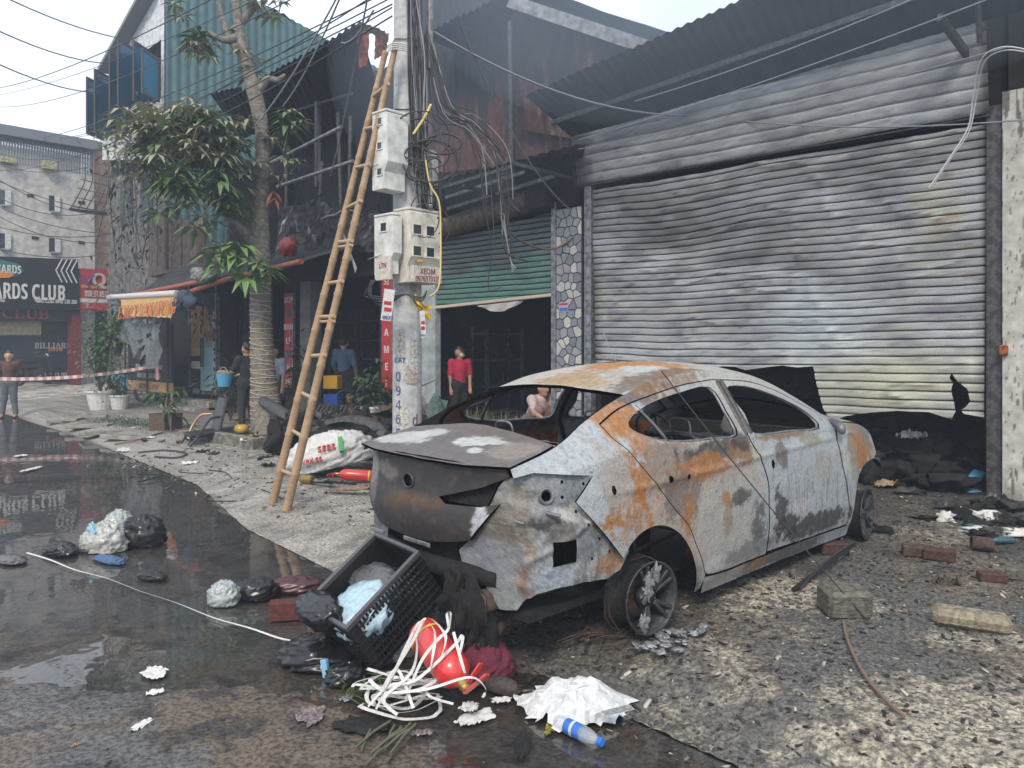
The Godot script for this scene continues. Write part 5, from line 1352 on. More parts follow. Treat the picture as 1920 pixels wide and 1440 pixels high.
var inner_blobs := [
	[0.62, 0.84, 0.3, 0.1, Color(0.3, 0.33, 0.36), 0.4, 0.8], [0.4, 0.7, 0.2, 0.05, PALE, 0.5, 0.7], [0.86, 0.72, 0.12, 0.16, Color(0.27, 0.24, 0.2), 0.4, 0.8], [0.7, 0.68, 0.1, 0.03, DARK, 0.4, 0.8], [0.8, 0.45, 0.05, 0.16, RUSTDULL, 0.4, 0.7], [0.1, 0.44, 0.22, 0.07, Color(0.38, 0.2, 0.1), 0.4, 0.85], [0.55, 0.62, 0.12, 0.05, Color(0.13, 0.12, 0.11), 0.6, 0.8], [0.9, 0.62, 0.1, 0.05, Color(0.15, 0.13, 0.11), 0.6, 0.8], [0.5, 0.36, 0.3, 0.04, Color(0.12, 0.12, 0.13), 0.7, 0.7], [0.62, 0.4, 0.16, 0.1, Color(0.36, 0.4, 0.46), 0.4, 0.8], [0.32, 0.55, 0.14, 0.1, Color(0.2, 0.21, 0.24), 0.4, 0.7], [0.95, 0.5, 0.14, 0.1, Color(0.28, 0.3, 0.34), 0.4, 0.7]]
func paint_inner(p: Vector3, u: float, v: float) -> Color: return blobs(inner_blobs, u, v, Color(0.3, 0.315, 0.315), 1.5)

func mirror2(a: PackedVector2Array) -> PackedVector2Array:
	var r := PackedVector2Array()
	for p in a: r.append(W(p.x, -p.y))
	return r

func rail(x0: float, x1: float, n: int) -> Array:
	var r := []
	for i in n + 1:
		var x := lerpf(x0, x1, float(i) / n)
		r.append(W(x, smo(CAR_ZR, x)))
	return r

func grown(a: PackedVector2Array, d: float) -> PackedVector2Array:
	var r := Geometry2D.offset_polygon(a, d)
	return r[0] if r.size() else a

func build_car():
	var car := thing("burnt_car", "burnt-out rusty grey saloon car without glass, parked nose-in to the big roller shutter", "car")
	car.transform = Transform3D(Basis(V(0.08663, 0.015, -0.99613), V(-0.0013, 0.99989, 0.01494), V(0.99624, 0.00000, 0.08664)), V(-3.109, 0.131, -3.582))
	var paint := vmat("car_paint", 0.66, 0.2, "speckle", 2.2, "fine", 0.14)
	var soot := vmat("car_soot", 0.6, 0.15, "speckle", 3.0, "fine", 0.05)
	var door_top := [W(-0.14, 1.12), W(0.074, 1.187), W(0.367, 1.243), W(0.667, 1.285), W(0.938, 1.302), W(1.1, 1.302), W(1.5, 1.268), W(1.8, 1.19), W(2.08, 1.075), W(2.36, 0.94)]
	var seam := [W(-0.14, 1.12), W(-0.145, 1.075), W(-0.13, 1.02), W(0.004, 0.854), W(0.187, 0.657), W(0.32, 0.534), W(0.396, 0.415), W(0.477, 0.275), W(0.505, 0.225), W(0.545, 0.203)]
	var arch := [W(-0.216, 0.467), W(-0.15, 0.533), W(-0.039, 0.577), W(0.1, 0.572), W(0.244, 0.503), W(0.359, 0.377), W(0.437, 0.19)]
	var pillar := [W(1.1, 1.3), W(1.06, 1.12), W(1.076, 0.942), W(1.145, 0.824), W(1.206, 0.667), W(1.204, 0.465), W(1.197, 0.19)]
	var fseam := [W(2.36, 0.94), W(2.245, 0.85), W(2.242, 0.796), W(2.265, 0.64), W(2.323, 0.437), W(2.375, 0.268), W(2.36, 0.175)]
	# quarter panel with the rear pillar and the rail above the doors
	var top_seam := Array(spline2(door_top, 5))
	var q := rail(-0.79, 2.5, 60)
	var back := top_seam.duplicate(); back.reverse()
	q.append_array(back)
	q.append_array(Array(spline2(seam, 4)).slice(1, 34))
	var ar := Array(spline2(arch, 4)); ar.reverse()
	q.append(W(0.5, 0.13)); q.append(W(0.445, 0.12))
	q.append_array(ar)
	q.append_array([W(-0.222, 0.455), W(-0.502, 0.777), W(-0.382, 0.893), W(-0.68, 0.93), W(-0.79, 0.915)])
	var quarter := pv(q)
	var dtop_r := []; var dtop_f := []
	for p in top_seam:
		if p.x <= 1.10: dtop_r.append(p)
		else: dtop_f.append(p)
	var rd := dtop_r.duplicate()
	rd.append_array(Array(spline2(pillar, 5)))
	rd.append_array([W(0.781, 0.186), W(0.6, 0.195)])
	var sb := Array(spline2(seam, 4)); sb.reverse()
	rd.append_array(sb.slice(0, sb.size() - 1))
	var rear_door := grown(pv(rd), -0.006)
	var fd := [W(1.1, 1.3)]
	fd.append_array(dtop_f)
	fd.append_array(Array(spline2(fseam, 4)).slice(1))
	fd.append_array([W(1.655, 0.187), W(1.2, 0.205)])
	var pb := Array(spline2(pillar, 5)); pb.reverse()
	fd.append_array(pb.slice(1, pb.size() - 1))
	var front_door := grown(pv(fd), -0.006)
	var win_r := spline2([W(0.049, 1.118), W(0.318, 1.199), W(0.637, 1.246), W(0.954, 1.261), W(0.972, 1.109), W(0.956, 0.969), W(0.699, 0.972), W(0.428, 0.981), W(0.191, 1.012), W(0.053, 1.057)], 3, true)
	var win_f := spline2([W(1.123, 1.238), W(1.381, 1.245), W(1.711, 1.165), W(2.016, 1.035), W(2.046, 0.914), W(1.615, 0.932), W(1.163, 0.956), W(1.161, 1.085)], 3, true)
	var fender := pv([W(2.37, 0.935), W(2.5, 0.925)] + rail(2.52, 3.36, 14) + [W(3.3, 0.55), W(3.25, 0.5)] + Array(spline2([W(3.16, 0.5), W(3.05, 0.57), W(2.9, 0.605), W(2.75, 0.602), W(2.6, 0.565), W(2.5, 0.471), W(2.455, 0.33), W(2.44, 0.2), W(2.44, 0.12)], 4)) + [W(2.37, 0.13)] + Array(spline2([W(2.367, 0.175), W(2.382, 0.268), W(2.331, 0.437), W(2.273, 0.64), W(2.25, 0.796), W(2.253, 0.85)], 4)))
	var sill := pv([W(0.51, 0.196), W(0.6, 0.186), W(0.781, 0.177), W(1.2, 0.182), W(1.655, 0.178), W(2.36, 0.166), W(2.44, 0.115), W(2.42, 0.085), W(1.3, 0.1), W(0.52, 0.095)])
	var rr_handle := ring2(W(0.186, 0.806), 0.022, 0.02, 8)
	var rr_handle2 := ring2(W(0.354, 0.799), 0.014, 0.016, 8)
	var ff_handle := ring2(W(1.291, 0.757), 0.02, 0.03, 8)
	var slot := ring2(W(-0.267, 0.808), 0.016, 0.026, 6)
	for s in [1.0, -1.0]:
		var map := car_r if s > 0 else car_l
		var fine := 0.0105 if s > 0 else 0.045
		var inward := V(0, 0, -s)
		put(sheet(quarter, [slot] if s > 0 else [], fine, fine, map, paint_side, 0.01, inward), "quarter_panel", paint, car)
		var d := put(sheet(rear_door, [win_r, rr_handle, rr_handle2] if s > 0 else [win_r], fine, fine, map, paint_side, 0.035, inward), "rear_door", paint, car)
		var f := put(sheet(front_door, [win_f, ff_handle] if s > 0 else [win_f], fine, fine, map, paint_side, 0.035, inward), "front_door", paint, car)
		put(sheet(fender, [], fine, fine, map, paint_side, 0.03, inward), "front_fender", paint, car)
		put(sheet(sill, [], fine, fine, map, paint_side, 0.02, inward), "sill", paint, car)
		# window frames: a raised flange inside each opening, and the pillar trim
		var st := mb()
		for w in [win_r, win_f]:
			var holder: Node = d if w == win_r else f
			st = mb()
			var loop := []
			for p in w: loop.append(map.call(p.x, p.y) + inward * 0.02)
			loop.append(loop[0])
			tube(st, loop, 0.011, 5, false)
			done(st, "window_frame", M["steel_grey"], holder)
		st = mb()
		var dv := []
		for t in 6:
			var p := W(0.21, 1.19).lerp(W(0.262, 0.99), t / 5.0)
			dv.append(map.call(p.x, p.y) + inward * 0.015)
		tube(st, dv, 0.013, 5)
		done(st, "window_divider", M["steel_burnt"], d)
		st = mb()
		# burnt inner door skins, a hand's breadth inside
		for w in [[0.45, 1.0, 0.3, 0.86], [1.32, 2.15, 0.3, 0.86]]:
			smooth(st)
			for i in 8:
				for j in 5:
					var c := []
					for e in [[0, 0], [1, 0], [1, 1], [0, 1]]:
						var u := lerpf(w[0], w[1], (i + e[0]) / 8.0)
						var v := lerpf(w[2], w[3], (j + e[1]) / 5.0)
						c.append(V(u, v, s * (car_side(u, v) - 0.1 + 0.015 * n1.get_noise_2d(u * 6, v * 6))))
					quad(st, c[0], c[1], c[2], c[3])
		done(st, "door_inner_skin", M["rusty"], car)
	# pillar trims between the doors on the near side
	var pt := mb()
	for k in [[W(1.075, 1.285), W(1.045, 1.1), W(1.055, 0.965)], [W(1.125, 1.285), W(1.095, 1.1), W(1.115, 0.965)]]:
		var pts := []
		for p in spline2(k, 4): pts.append(car_r(p.x, p.y) + V(0, 0, -0.004))
		tube(pt, pts, 0.019, 6)
	done(pt, "pillar_trim", M["steel_burnt"], car)
	# roof, bonnet, boot lid
	var rf := spline2([W(0.2, -0.6), W(0.16, -0.35), W(0.14, 0.0), W(0.16, 0.35), W(0.2, 0.6)], 6)
	var fr := spline2([W(1.6, 0.6), W(1.7, 0.3), W(1.72, 0.0), W(1.7, -0.3), W(1.6, -0.6)], 6)
	put(sheet(pv(Array(rf) + Array(fr)), [], 0.018, 0.018, car_top, paint_top, 0.02, Vector3.DOWN), "roof", paint, car)
	put(sheet(pv([W(2.46, -0.6)] + Array(spline2([W(2.46, -0.6), W(2.4, 0.0), W(2.46, 0.6)], 6)) + Array(spline2([W(3.28, 0.6), W(3.42, 0.2), W(3.42, -0.2), W(3.28, -0.6)], 6))), [], 0.03, 0.03, func(u, v): return car_top(u, v * 0.985) + V(0, 0.006, 0), paint_top, 0.02, Vector3.DOWN), "bonnet", paint, car)
	var lid := put(sheet(pv(Array(spline2([W(-0.45, -0.585), W(-0.4, 0.0), W(-0.45, 0.575)], 6)) + Array(spline2([W(-0.775, 0.578), W(-0.86, 0.35), W(-0.885, 0.0), W(-0.862, -0.35), W(-0.79, -0.6)], 6))), [], 0.014, 0.014, car_top, paint_lid, 0.012, Vector3.DOWN), "boot_lid", soot, car)
	# rear face of the boot lid: outline in (across, height); a lamp cut-out on each side and the badge hole
	var face := pv(Array(spline2([W(-0.7, 0.936), W(-0.3, 0.958), W(0.0, 0.963), W(0.3, 0.962), W(0.6, 0.952)], 5)) + [W(0.613, 0.907), W(0.46, 0.842), W(0.178, 0.765), W(0.235, 0.736), W(0.458, 0.745), W(0.561, 0.769), W(0.469, 0.654), W(0.395, 0.571)] + Array(spline2([W(0.334, 0.556), W(0.2, 0.53), W(0.0, 0.505), W(-0.3, 0.5), W(-0.55, 0.5)], 5)) + [W(-0.67, 0.57), W(-0.715, 0.7), W(-0.705, 0.8), W(-0.69, 0.87)])
	var badge := ring2(W(-0.095, 0.815), 0.048, 0.036, 14)
	put(sheet(face, [badge], 0.013, 0.013, car_tail, paint_tail, 0.02, Vector3.RIGHT), "rear_face", soot, lid)
	var st := mb()
	tube(st, Array(ring2(W(-0.095, 0.815), 0.05, 0.038, 16)).map(func(p): return car_tail(p.x, p.y) + V(-0.004, 0, 0)) + [car_tail(-0.045, 0.815) + V(-0.004, 0, 0)], 0.006, 5, false)
	bar(st, V(-0.82, 0.79, -0.1), V(-0.82, 0.83, -0.08), 0.02, 0.03)
	done(st, "badge_seat", M["steel_burnt"], lid)
	# skin behind the lamp wedge and the rear end panel
	st = mb(); smooth(st)
	for i in 14:
		for j in 4:
			var c := []
			for e in [[0, 0], [1, 0], [1, 1], [0, 1]]:
				var u := lerpf(0.1, 0.6, (i + e[0]) / 14.0)
				var v := lerpf(0.74, 0.9, (j + e[1]) / 4.0)
				c.append(car_tail(u, v) + V(0.045, 0, 0))
			quad(st, c[0], c[1], c[2], c[3])
	done(st, "lamp_recess", M["char"], lid)
	var inner := pv([W(0.883, 0.901), W(0.72, 0.941), W(0.542, 0.932), W(0.183, 0.905), W(0.117, 0.844), W(0.214, 0.742), W(-0.1, 0.475), W(0.013, 0.387), W(0.149, 0.357), W(0.413, 0.364), W(0.622, 0.355), W(0.736, 0.339), W(0.8, 0.317), W(0.846, 0.257), W(0.922, 0.247), W(0.967, 0.328), W(1.000, 0.4), W(1.092, 0.425), W(1.109, 0.489), W(1.038, 0.57), W(0.975, 0.703), W(0.918, 0.847)])
	var holes := [ring2(W(0.672, 0.808), 0.03, 0.027, 12), pv([W(0.64, 0.583), W(0.462, 0.585), W(0.464, 0.47), W(0.642, 0.462)])]
	for h in [[1053, 905, 0.008]]: pass
	for h in [W(0.568, 0.873), W(0.565, 0.796), W(0.387, 0.854), W(0.454, 0.717), W(0.353, 0.65), W(0.234, 0.567), W(0.13, 0.495), W(0.313, 0.472)]: holes.append(ring2(h, 0.012, 0.01, 6))
	var ip := put(sheet(inner, holes, 0.014, 0.012, car_inner, paint_inner, 0.025, V(0.4, 0, -0.9).normalized()), "rear_corner_panel", paint, car)
	st = mb()
	var c24: Vector2 = W(0.672, 0.808)
	tube(st, Array(ring2(c24, 0.042, 0.038, 16)).map(func(p): return car_inner(p.x, p.y) + V(-0.003, 0, 0.004)) + [car_inner(c24.x + 0.042, c24.y) + V(-0.003, 0, 0.004)], 0.007, 5, false)
	done(st, "hole_flange", M["steel_grey"], ip)
	st = mb()
	for k in [[W(0.828, 0.698), 0.05], [W(0.634, 0.727), 0.075]]:
		var p := car_inner(k[0].x, k[0].y)
		box(st, at(p + V(-0.02, 0, 0.02), 0.6, 0.2), V(0.03, 0.012, k[1]), 0.003)
	done(st, "bracket", M["steel_grey"], ip)
	# left rear corner, plain
	st = mb(); smooth(st)
	for i in 12:
		for j in 8:
			var c := []
			for e in [[0, 0], [1, 0], [1, 1], [0, 1]]:
				var p := car_inner(lerpf(0.0, 1.0, (i + e[0]) / 12.0), lerpf(0.32, 0.93, (j + e[1]) / 8.0))
				c.append(V(p.x, p.y, -p.z))
			quad(st, c[0], c[1], c[2], c[3])
	done(st, "rear_corner_panel", M["steel_grey"], car)
	# end panel under the lid, with two pale strips that hang from it, and the bumper beam
	st = mb(); smooth(st)
	for i in 12:
		for j in 5:
			var c := []
			for e in [[0, 0], [1, 0], [1, 1], [0, 1]]:
				var y := lerpf(-0.58, 0.56, (i + e[0]) / 12.0)
				var z := lerpf(0.26, 0.62, (j + e[1]) / 5.0)
				c.append(V(-0.76 + 0.1 * pow(y / 0.6, 2) + 0.02 * n1.get_noise_2d(y * 5, z * 5), z, y))
			quad(st, c[0], c[1], c[2], c[3])
	done(st, "end_panel", M["char"], car)
	st = mb()
	for k in [[-0.5, -0.34, 0.478], [-0.16, 0.1, 0.487]]:
		bar(st, V(-0.855, k[2], k[0]), V(-0.868, k[2] + 0.006, k[1]), 0.012, 0.022, Vector3.UP, 0.003)
	done(st, "trim_strip", M["steel_grey"], car)
	st = mb()
	var bm := []
	for i in 13:
		var y := lerpf(-0.58, 0.52, i / 12.0)
		bm.append(V(-0.83 + 0.11 * pow(y / 0.6, 2), 0.385, y))
	tube(st, bm, 0.05, 8)
	done(st, "bumper_beam", M["char"], car)
	# tow tube and silencer at the rear
	st = mb()
	lathe(st, Transform3D(Basis(V(0, 0, 1), V(-1, 0, 0), V(0, -1, 0)), V(-0.72, 0.27, 0.46)), [W(0.0, -0.2), W(0.055, -0.2), W(0.06, 0.12), W(0.052, 0.12), W(0.05, 0.02), W(0.0, 0.02)], 14)
	done(st, "crash_tube", M["dark_rust"], car)
	st = mb()
	lathe(st, Transform3D(Basis(V(1, 0, 0), V(0, 0, 1), V(0, -1, 0)), V(-0.42, 0.21, 0.15)), [W(0.0, -0.28), W(0.08, -0.28), W(0.105, -0.24), W(0.105, 0.34), W(0.08, 0.38), W(0.0, 0.38)], 14)
	tube(st, curve([V(-0.42, 0.2, -0.1), V(0.0, 0.2, -0.1), V(0.9, 0.16, 0.0), V(2.3, 0.16, 0.0)]), 0.03, 8)
	tube(st, curve([V(-0.5, 0.14, 0.4), V(-0.62, 0.12, 0.42), V(-0.72, 0.06, 0.43)]), 0.028, 8)
	done(st, "exhaust", M["dark_rust"], car)
	st = mb()
	for i in 9:
		var p := V(-0.8 + rr(-0.05, 0.05), 0.4, 0.34 + rr(-0.1, 0.1))
		blob(st, Transform3D(Basis.from_euler(V(rr(-0.3, 0.3), rr(0, 3), rr(-0.3, 0.3))).scaled_local(V(rr(0.04, 0.07), rr(0.1, 0.18), rr(0.04, 0.07))), V(p.x, 0.3 - 0.035 * i, p.z)), 1.6, i + 70, 12, 9)
	done(st, "melted_trim", M["char"], car)
	# floor, parcel shelf, bulkheads
	st = mb()
	bx(st, V(-0.72, 0.2, -0.7), V(3.2, 0.24, 0.7))
	bx(st, V(-0.2, 0.24, -0.62), V(-0.14, 0.8, 0.62))
	bx(st, V(2.36, 0.24, -0.74), V(2.44, 0.86, 0.74))
	for s in [-1, 1]:
		for x in [[-0.3, 0.46], [2.42, 3.14]]:
			bx(st, V(x[0], 0.24, s * 0.5), V(x[1], 0.6, s * 0.53))
			bx(st, V(x[0], 0.6, s * 0.5), V(x[1], 0.62, s * 0.84))
	done(st, "floor_pan", M["char"], car)
	put(sheet(pv([W(-0.42, -0.58), W(-0.12, -0.57), W(-0.12, 0.57), W(-0.42, 0.58)]), [ring2(W(-0.26, -0.12), 0.05, 0.08, 10), ring2(W(-0.24, 0.33), 0.05, 0.1, 10)], 0.02, 0.02, func(u, v): return V(u, 1.015 - (u + 0.42) * 0.1 + n2.get_noise_2d(u * 9, v * 9) * 0.012, v), func(p, u, v): return blobs([[-0.36, -0.1, 0.14, 0.3, Color(0.52, 0.25, 0.07), 0.4, 0.95], [-0.34, 0.35, 0.14, 0.22, Color(0.52, 0.25, 0.07), 0.4, 0.9], [-0.3, 0.12, 0.08, 0.1, PALE, 0.4, 0.7]], u, v, BROWN), 0.01, Vector3.DOWN), "parcel_shelf", paint, car)
	# seats: bare steel frames
	for sp in [[1.15, 0.38], [1.15, -0.38], [0.25, 0.36], [0.25, -0.36]]:
		var seat := Node3D.new(); seat.name = "seat_frame"; car.add_child(seat, true)
		seat.position = V(sp[0], 0.24, sp[1])
		st = mb()
		var b := [V(0, 0.1, -0.22), V(-0.12, 0.55, -0.2), V(-0.17, 0.68, -0.12), V(-0.17, 0.68, 0.12), V(-0.12, 0.55, 0.2), V(0, 0.1, 0.22)]
		tube(st, curve(b, 5), 0.014, 6)
		tube(st, [V(0.45, 0.14, -0.22), V(0, 0.1, -0.22), V(0, 0.1, 0.22), V(0.45, 0.14, 0.22), V(0.45, 0.14, -0.22)], 0.014, 6)
		for k in 5:
			var y := 0.18 + 0.09 * k
			tube(st, curve([V(-0.02 - 0.03 * k, y, -0.2), V(0.0 - 0.03 * k, y + rr(-0.03, 0.03), 0), V(-0.02 - 0.03 * k, y, 0.2)], 4), 0.004, 4)
		done(st, "frame_tubes", M["steel_burnt"], seat)
		st = mb()
		tube(st, curve([V(-0.16, 0.67, -0.08), V(-0.175, 0.78, -0.075), V(-0.175, 0.8, 0.0), V(-0.175, 0.78, 0.075), V(-0.16, 0.67, 0.08)], 5), 0.008, 6)
		done(st, "headrest_hoop", M["steel_grey"], seat)
	st = mb()
	var sw := []
	for i in 21: sw.append(V(1.72, 0.82, -0.38) + Basis.from_euler(V(0, 0, 0.45)) * V(0, cos(TAU * i / 20) * 0.18, sin(TAU * i / 20) * 0.18))
	tube(st, sw, 0.011, 6, false)
	for a in [0.3, 2.4, 3.9]: tube(st, [V(1.74, 0.82, -0.38), V(1.72, 0.82, -0.38) + Basis.from_euler(V(0, 0, 0.45)) * V(0, cos(a) * 0.18, sin(a) * 0.18)], 0.01, 5)
	tube(st, [V(1.73, 0.82, -0.38), V(2.2, 0.62, -0.38)], 0.025, 6)
	done(st, "steering_wheel", M["steel_burnt"], car)
	st = mb()
	tube(st, [V(2.05, 0.76, -0.72), V(2.05, 0.76, 0.72)], 0.035, 8)
	for i in 7: box(st, at(V(2.08 + rr(-0.04, 0.1), 0.7 + rr(-0.1, 0.1), -0.6 + 0.2 * i), rr(0, 1), rr(0, 1)), V(0.14, rr(0.06, 0.16), 0.12), 0.01)
	done(st, "dashboard_frame", M["steel_burnt"], car)
	st = mb()
	for s in [-1.0, 1.0]:
		tube(st, curve([V(2.33, 0.95, s * 0.76), V(2.26, 0.93, s * 0.86), V(2.22, 0.9, s * 0.9), V(2.24, 0.865, s * 0.9)], 4), [0.014, 0.018, 0.022, 0.026, 0.03, 0.032, 0.034, 0.036, 0.034, 0.03, 0.026, 0.02, 0.012], 8)
	done(st, "mirror_stub", M["steel_grey"], car)
	st = mb()
	box(st, at(V(2.02, 0.9, 0.1), 0.6, 0.3), V(0.006, 0.12, 0.1), 0.002)
	done(st, "mirror_shard", mat("clear_shard", Color(0.4, 0.42, 0.4, 0.35), 0.05), car)
	M["clear_shard"].transparency = BaseMaterial3D.TRANSPARENCY_ALPHA
	# wheels: bare alloy rims, tyres burnt off
	for w in [[0.02, 0.8, 1.0, -0.1, true], [2.72, 0.78, 1.0, 0.16, false], [0.02, -0.8, -1.0, 0.0, false], [2.72, -0.78, -1.0, 0.2, false]]:
		car_wheel(car, V(w[0], 0.225, w[1]), w[2], w[3], w[4])
	# small dabs of molten alloy by the rear wheel
	st = mb()
	for i in 34:
		var p := V(0.02 + rr(-0.2, 0.26), 0.005, 0.92 + absf(rr(-0.1, 0.18)))
		var ry := rr(0.012, 0.03)
		blob(st, Transform3D(Basis.from_euler(V(rr(-0.3, 0.3), rr(0, 6), rr(-0.3, 0.3))).scaled_local(V(ry * 1.3, ry * 0.28, ry)), p), 1.7, i + 200, 9, 6)
	done(st, "molten_alloy", mat("alloy_drips", Color(0.42, 0.43, 0.45), 0.5, 0.4, "grime", 9.0), car)

func car_wheel(car: Node3D, at_: Vector3, s: float, steer: float, broken: bool):
	var w := Node3D.new(); w.name = "wheel"; car.add_child(w, true)
	w.position = at_ - V(0, 0.03, 0)
	w.scale = Vector3.ONE * 0.87
	w.rotation = V(0, steer, 0)
	if s < 0: w.rotation.y += PI
	var along := Transform3D(Basis(V(1, 0, 0), V(0, 0, 1), V(0, -1, 0)), Vector3.ZERO)
	var alloy := M.get("alloy") if M.has("alloy") else mat("alloy", Color(0.085, 0.088, 0.092), 0.5, 0.55, "grime", 6.0, "fine", 0.15)
	var st := mb()
	lathe(st, along, [W(0.2, -0.1), W(0.225, -0.1), W(0.225, -0.088), W(0.198, -0.075), W(0.185, 0.0), W(0.198, 0.075), W(0.224, 0.088), W(0.228, 0.1), W(0.216, 0.102), W(0.205, 0.085), W(0.18, 0.0), W(0.19, -0.09)], 36)
	done(st, "rim", alloy, w)
	st = mb()
	lathe(st, along, [W(0.0, 0.085), W(0.03, 0.085), W(0.034, 0.075), W(0.06, 0.07), W(0.068, 0.04), W(0.06, 0.0), W(0.0, 0.0)], 16)
	for k in 5:
		var a := TAU * k / 5 + 0.3
		lathe(st, along * at(V(cos(a) * 0.05, 0.066, sin(a) * 0.05)), [W(0.008, 0), W(0.008, 0.012), W(0.0, 0.013)], 6)
	done(st, "hub", alloy, w)
	for k in 5:
		var a := TAU * k / 5 + 0.62
		if broken and k == 2: continue
		for e in [-0.16, 0.16]:
			st = mb()
			var p0 := V(cos(a + e * 0.7) * 0.055, sin(a + e * 0.7) * 0.055, 0.065)
			var p1 := V(cos(a + e) * (0.205 if not (broken and k == 3) else 0.13), sin(a + e) * (0.205 if not (broken and k == 3) else 0.13), 0.085)
			bar(st, p0, p1, 0.026, 0.03, V(0, 0, 1), 0.005)
			done(st, "spoke", alloy, w)
	st = mb()
	lathe(st, along, [W(0.0, -0.03), W(0.14, -0.03), W(0.14, -0.015), W(0.05, -0.012), W(0.0, -0.012)], 24)
	done(st, "brake_disc", M["dark_rust"], w)
	st = mb()
	for k in (8 if broken else 3):
		var pts := []
		var r0 := 0.232 + rr(0, 0.012)
		var a0 := rr(0, TAU)
		for i in 9:
			var a := a0 + i * 0.28
			pts.append(V(cos(a) * r0, maxf(-0.215, sin(a) * r0 - (0.03 if sin(a) < 0 else 0.0)), rr(-0.09, 0.09) * 0.4 + (k / 16.0 - 0.5) * 0.18))
		tube(st, pts, 0.0035, 4, false)
	done(st, "tyre_cords", M["dark_rust"], w)
	if broken:
		for b in 4:
			st = mb()
			var c: Vector3 = [V(-0.02, 0.1, 0.1), V(0.03, 0.15, 0.105), V(-0.05, 0.04, 0.1), V(-0.08, -0.14, 0.1)][b]
			blob(st, Transform3D(Basis.from_scale(V(0.036, 0.045, 0.014)), c), 1.7, b + 3, 14, 10)
			done(st, "molten_lump", mat("alloy_lump", Color(0.4, 0.41, 0.43), 0.55, 0.4, "grime", 12.0, "bumps", 0.4), w)

# lumpy ball (unit radius before t), rough = how uneven
func blob(st: SurfaceTool, t: Transform3D, rough: float, seed_: int, nu := 12, nv := 8):
	smooth(st)
	var f := func(i: int, j: int) -> Vector3:
		var th := TAU * (i % nu) / nu
		var ph := PI * j / nv
		var d := V(sin(ph) * cos(th), cos(ph), sin(ph) * sin(th))
		return t * (d * (1.0 + rough * n1.get_noise_3d(d.x * 1.7 + seed_ * 7.1, d.y * 1.7, d.z * 1.7)))
	for i in nu:
		for j in nv:
			if j > 0: tri(st, f.call(i, j), f.call(i + 1, j), f.call(i + 1, j + 1))
			if j < nv - 1: tri(st, f.call(i, j), f.call(i + 1, j + 1), f.call(i, j + 1))

# ---------------------------------------------------------------- utility pole, ladder, cables
const POLE := Vector3(-6.07, 0.12, -5.01)

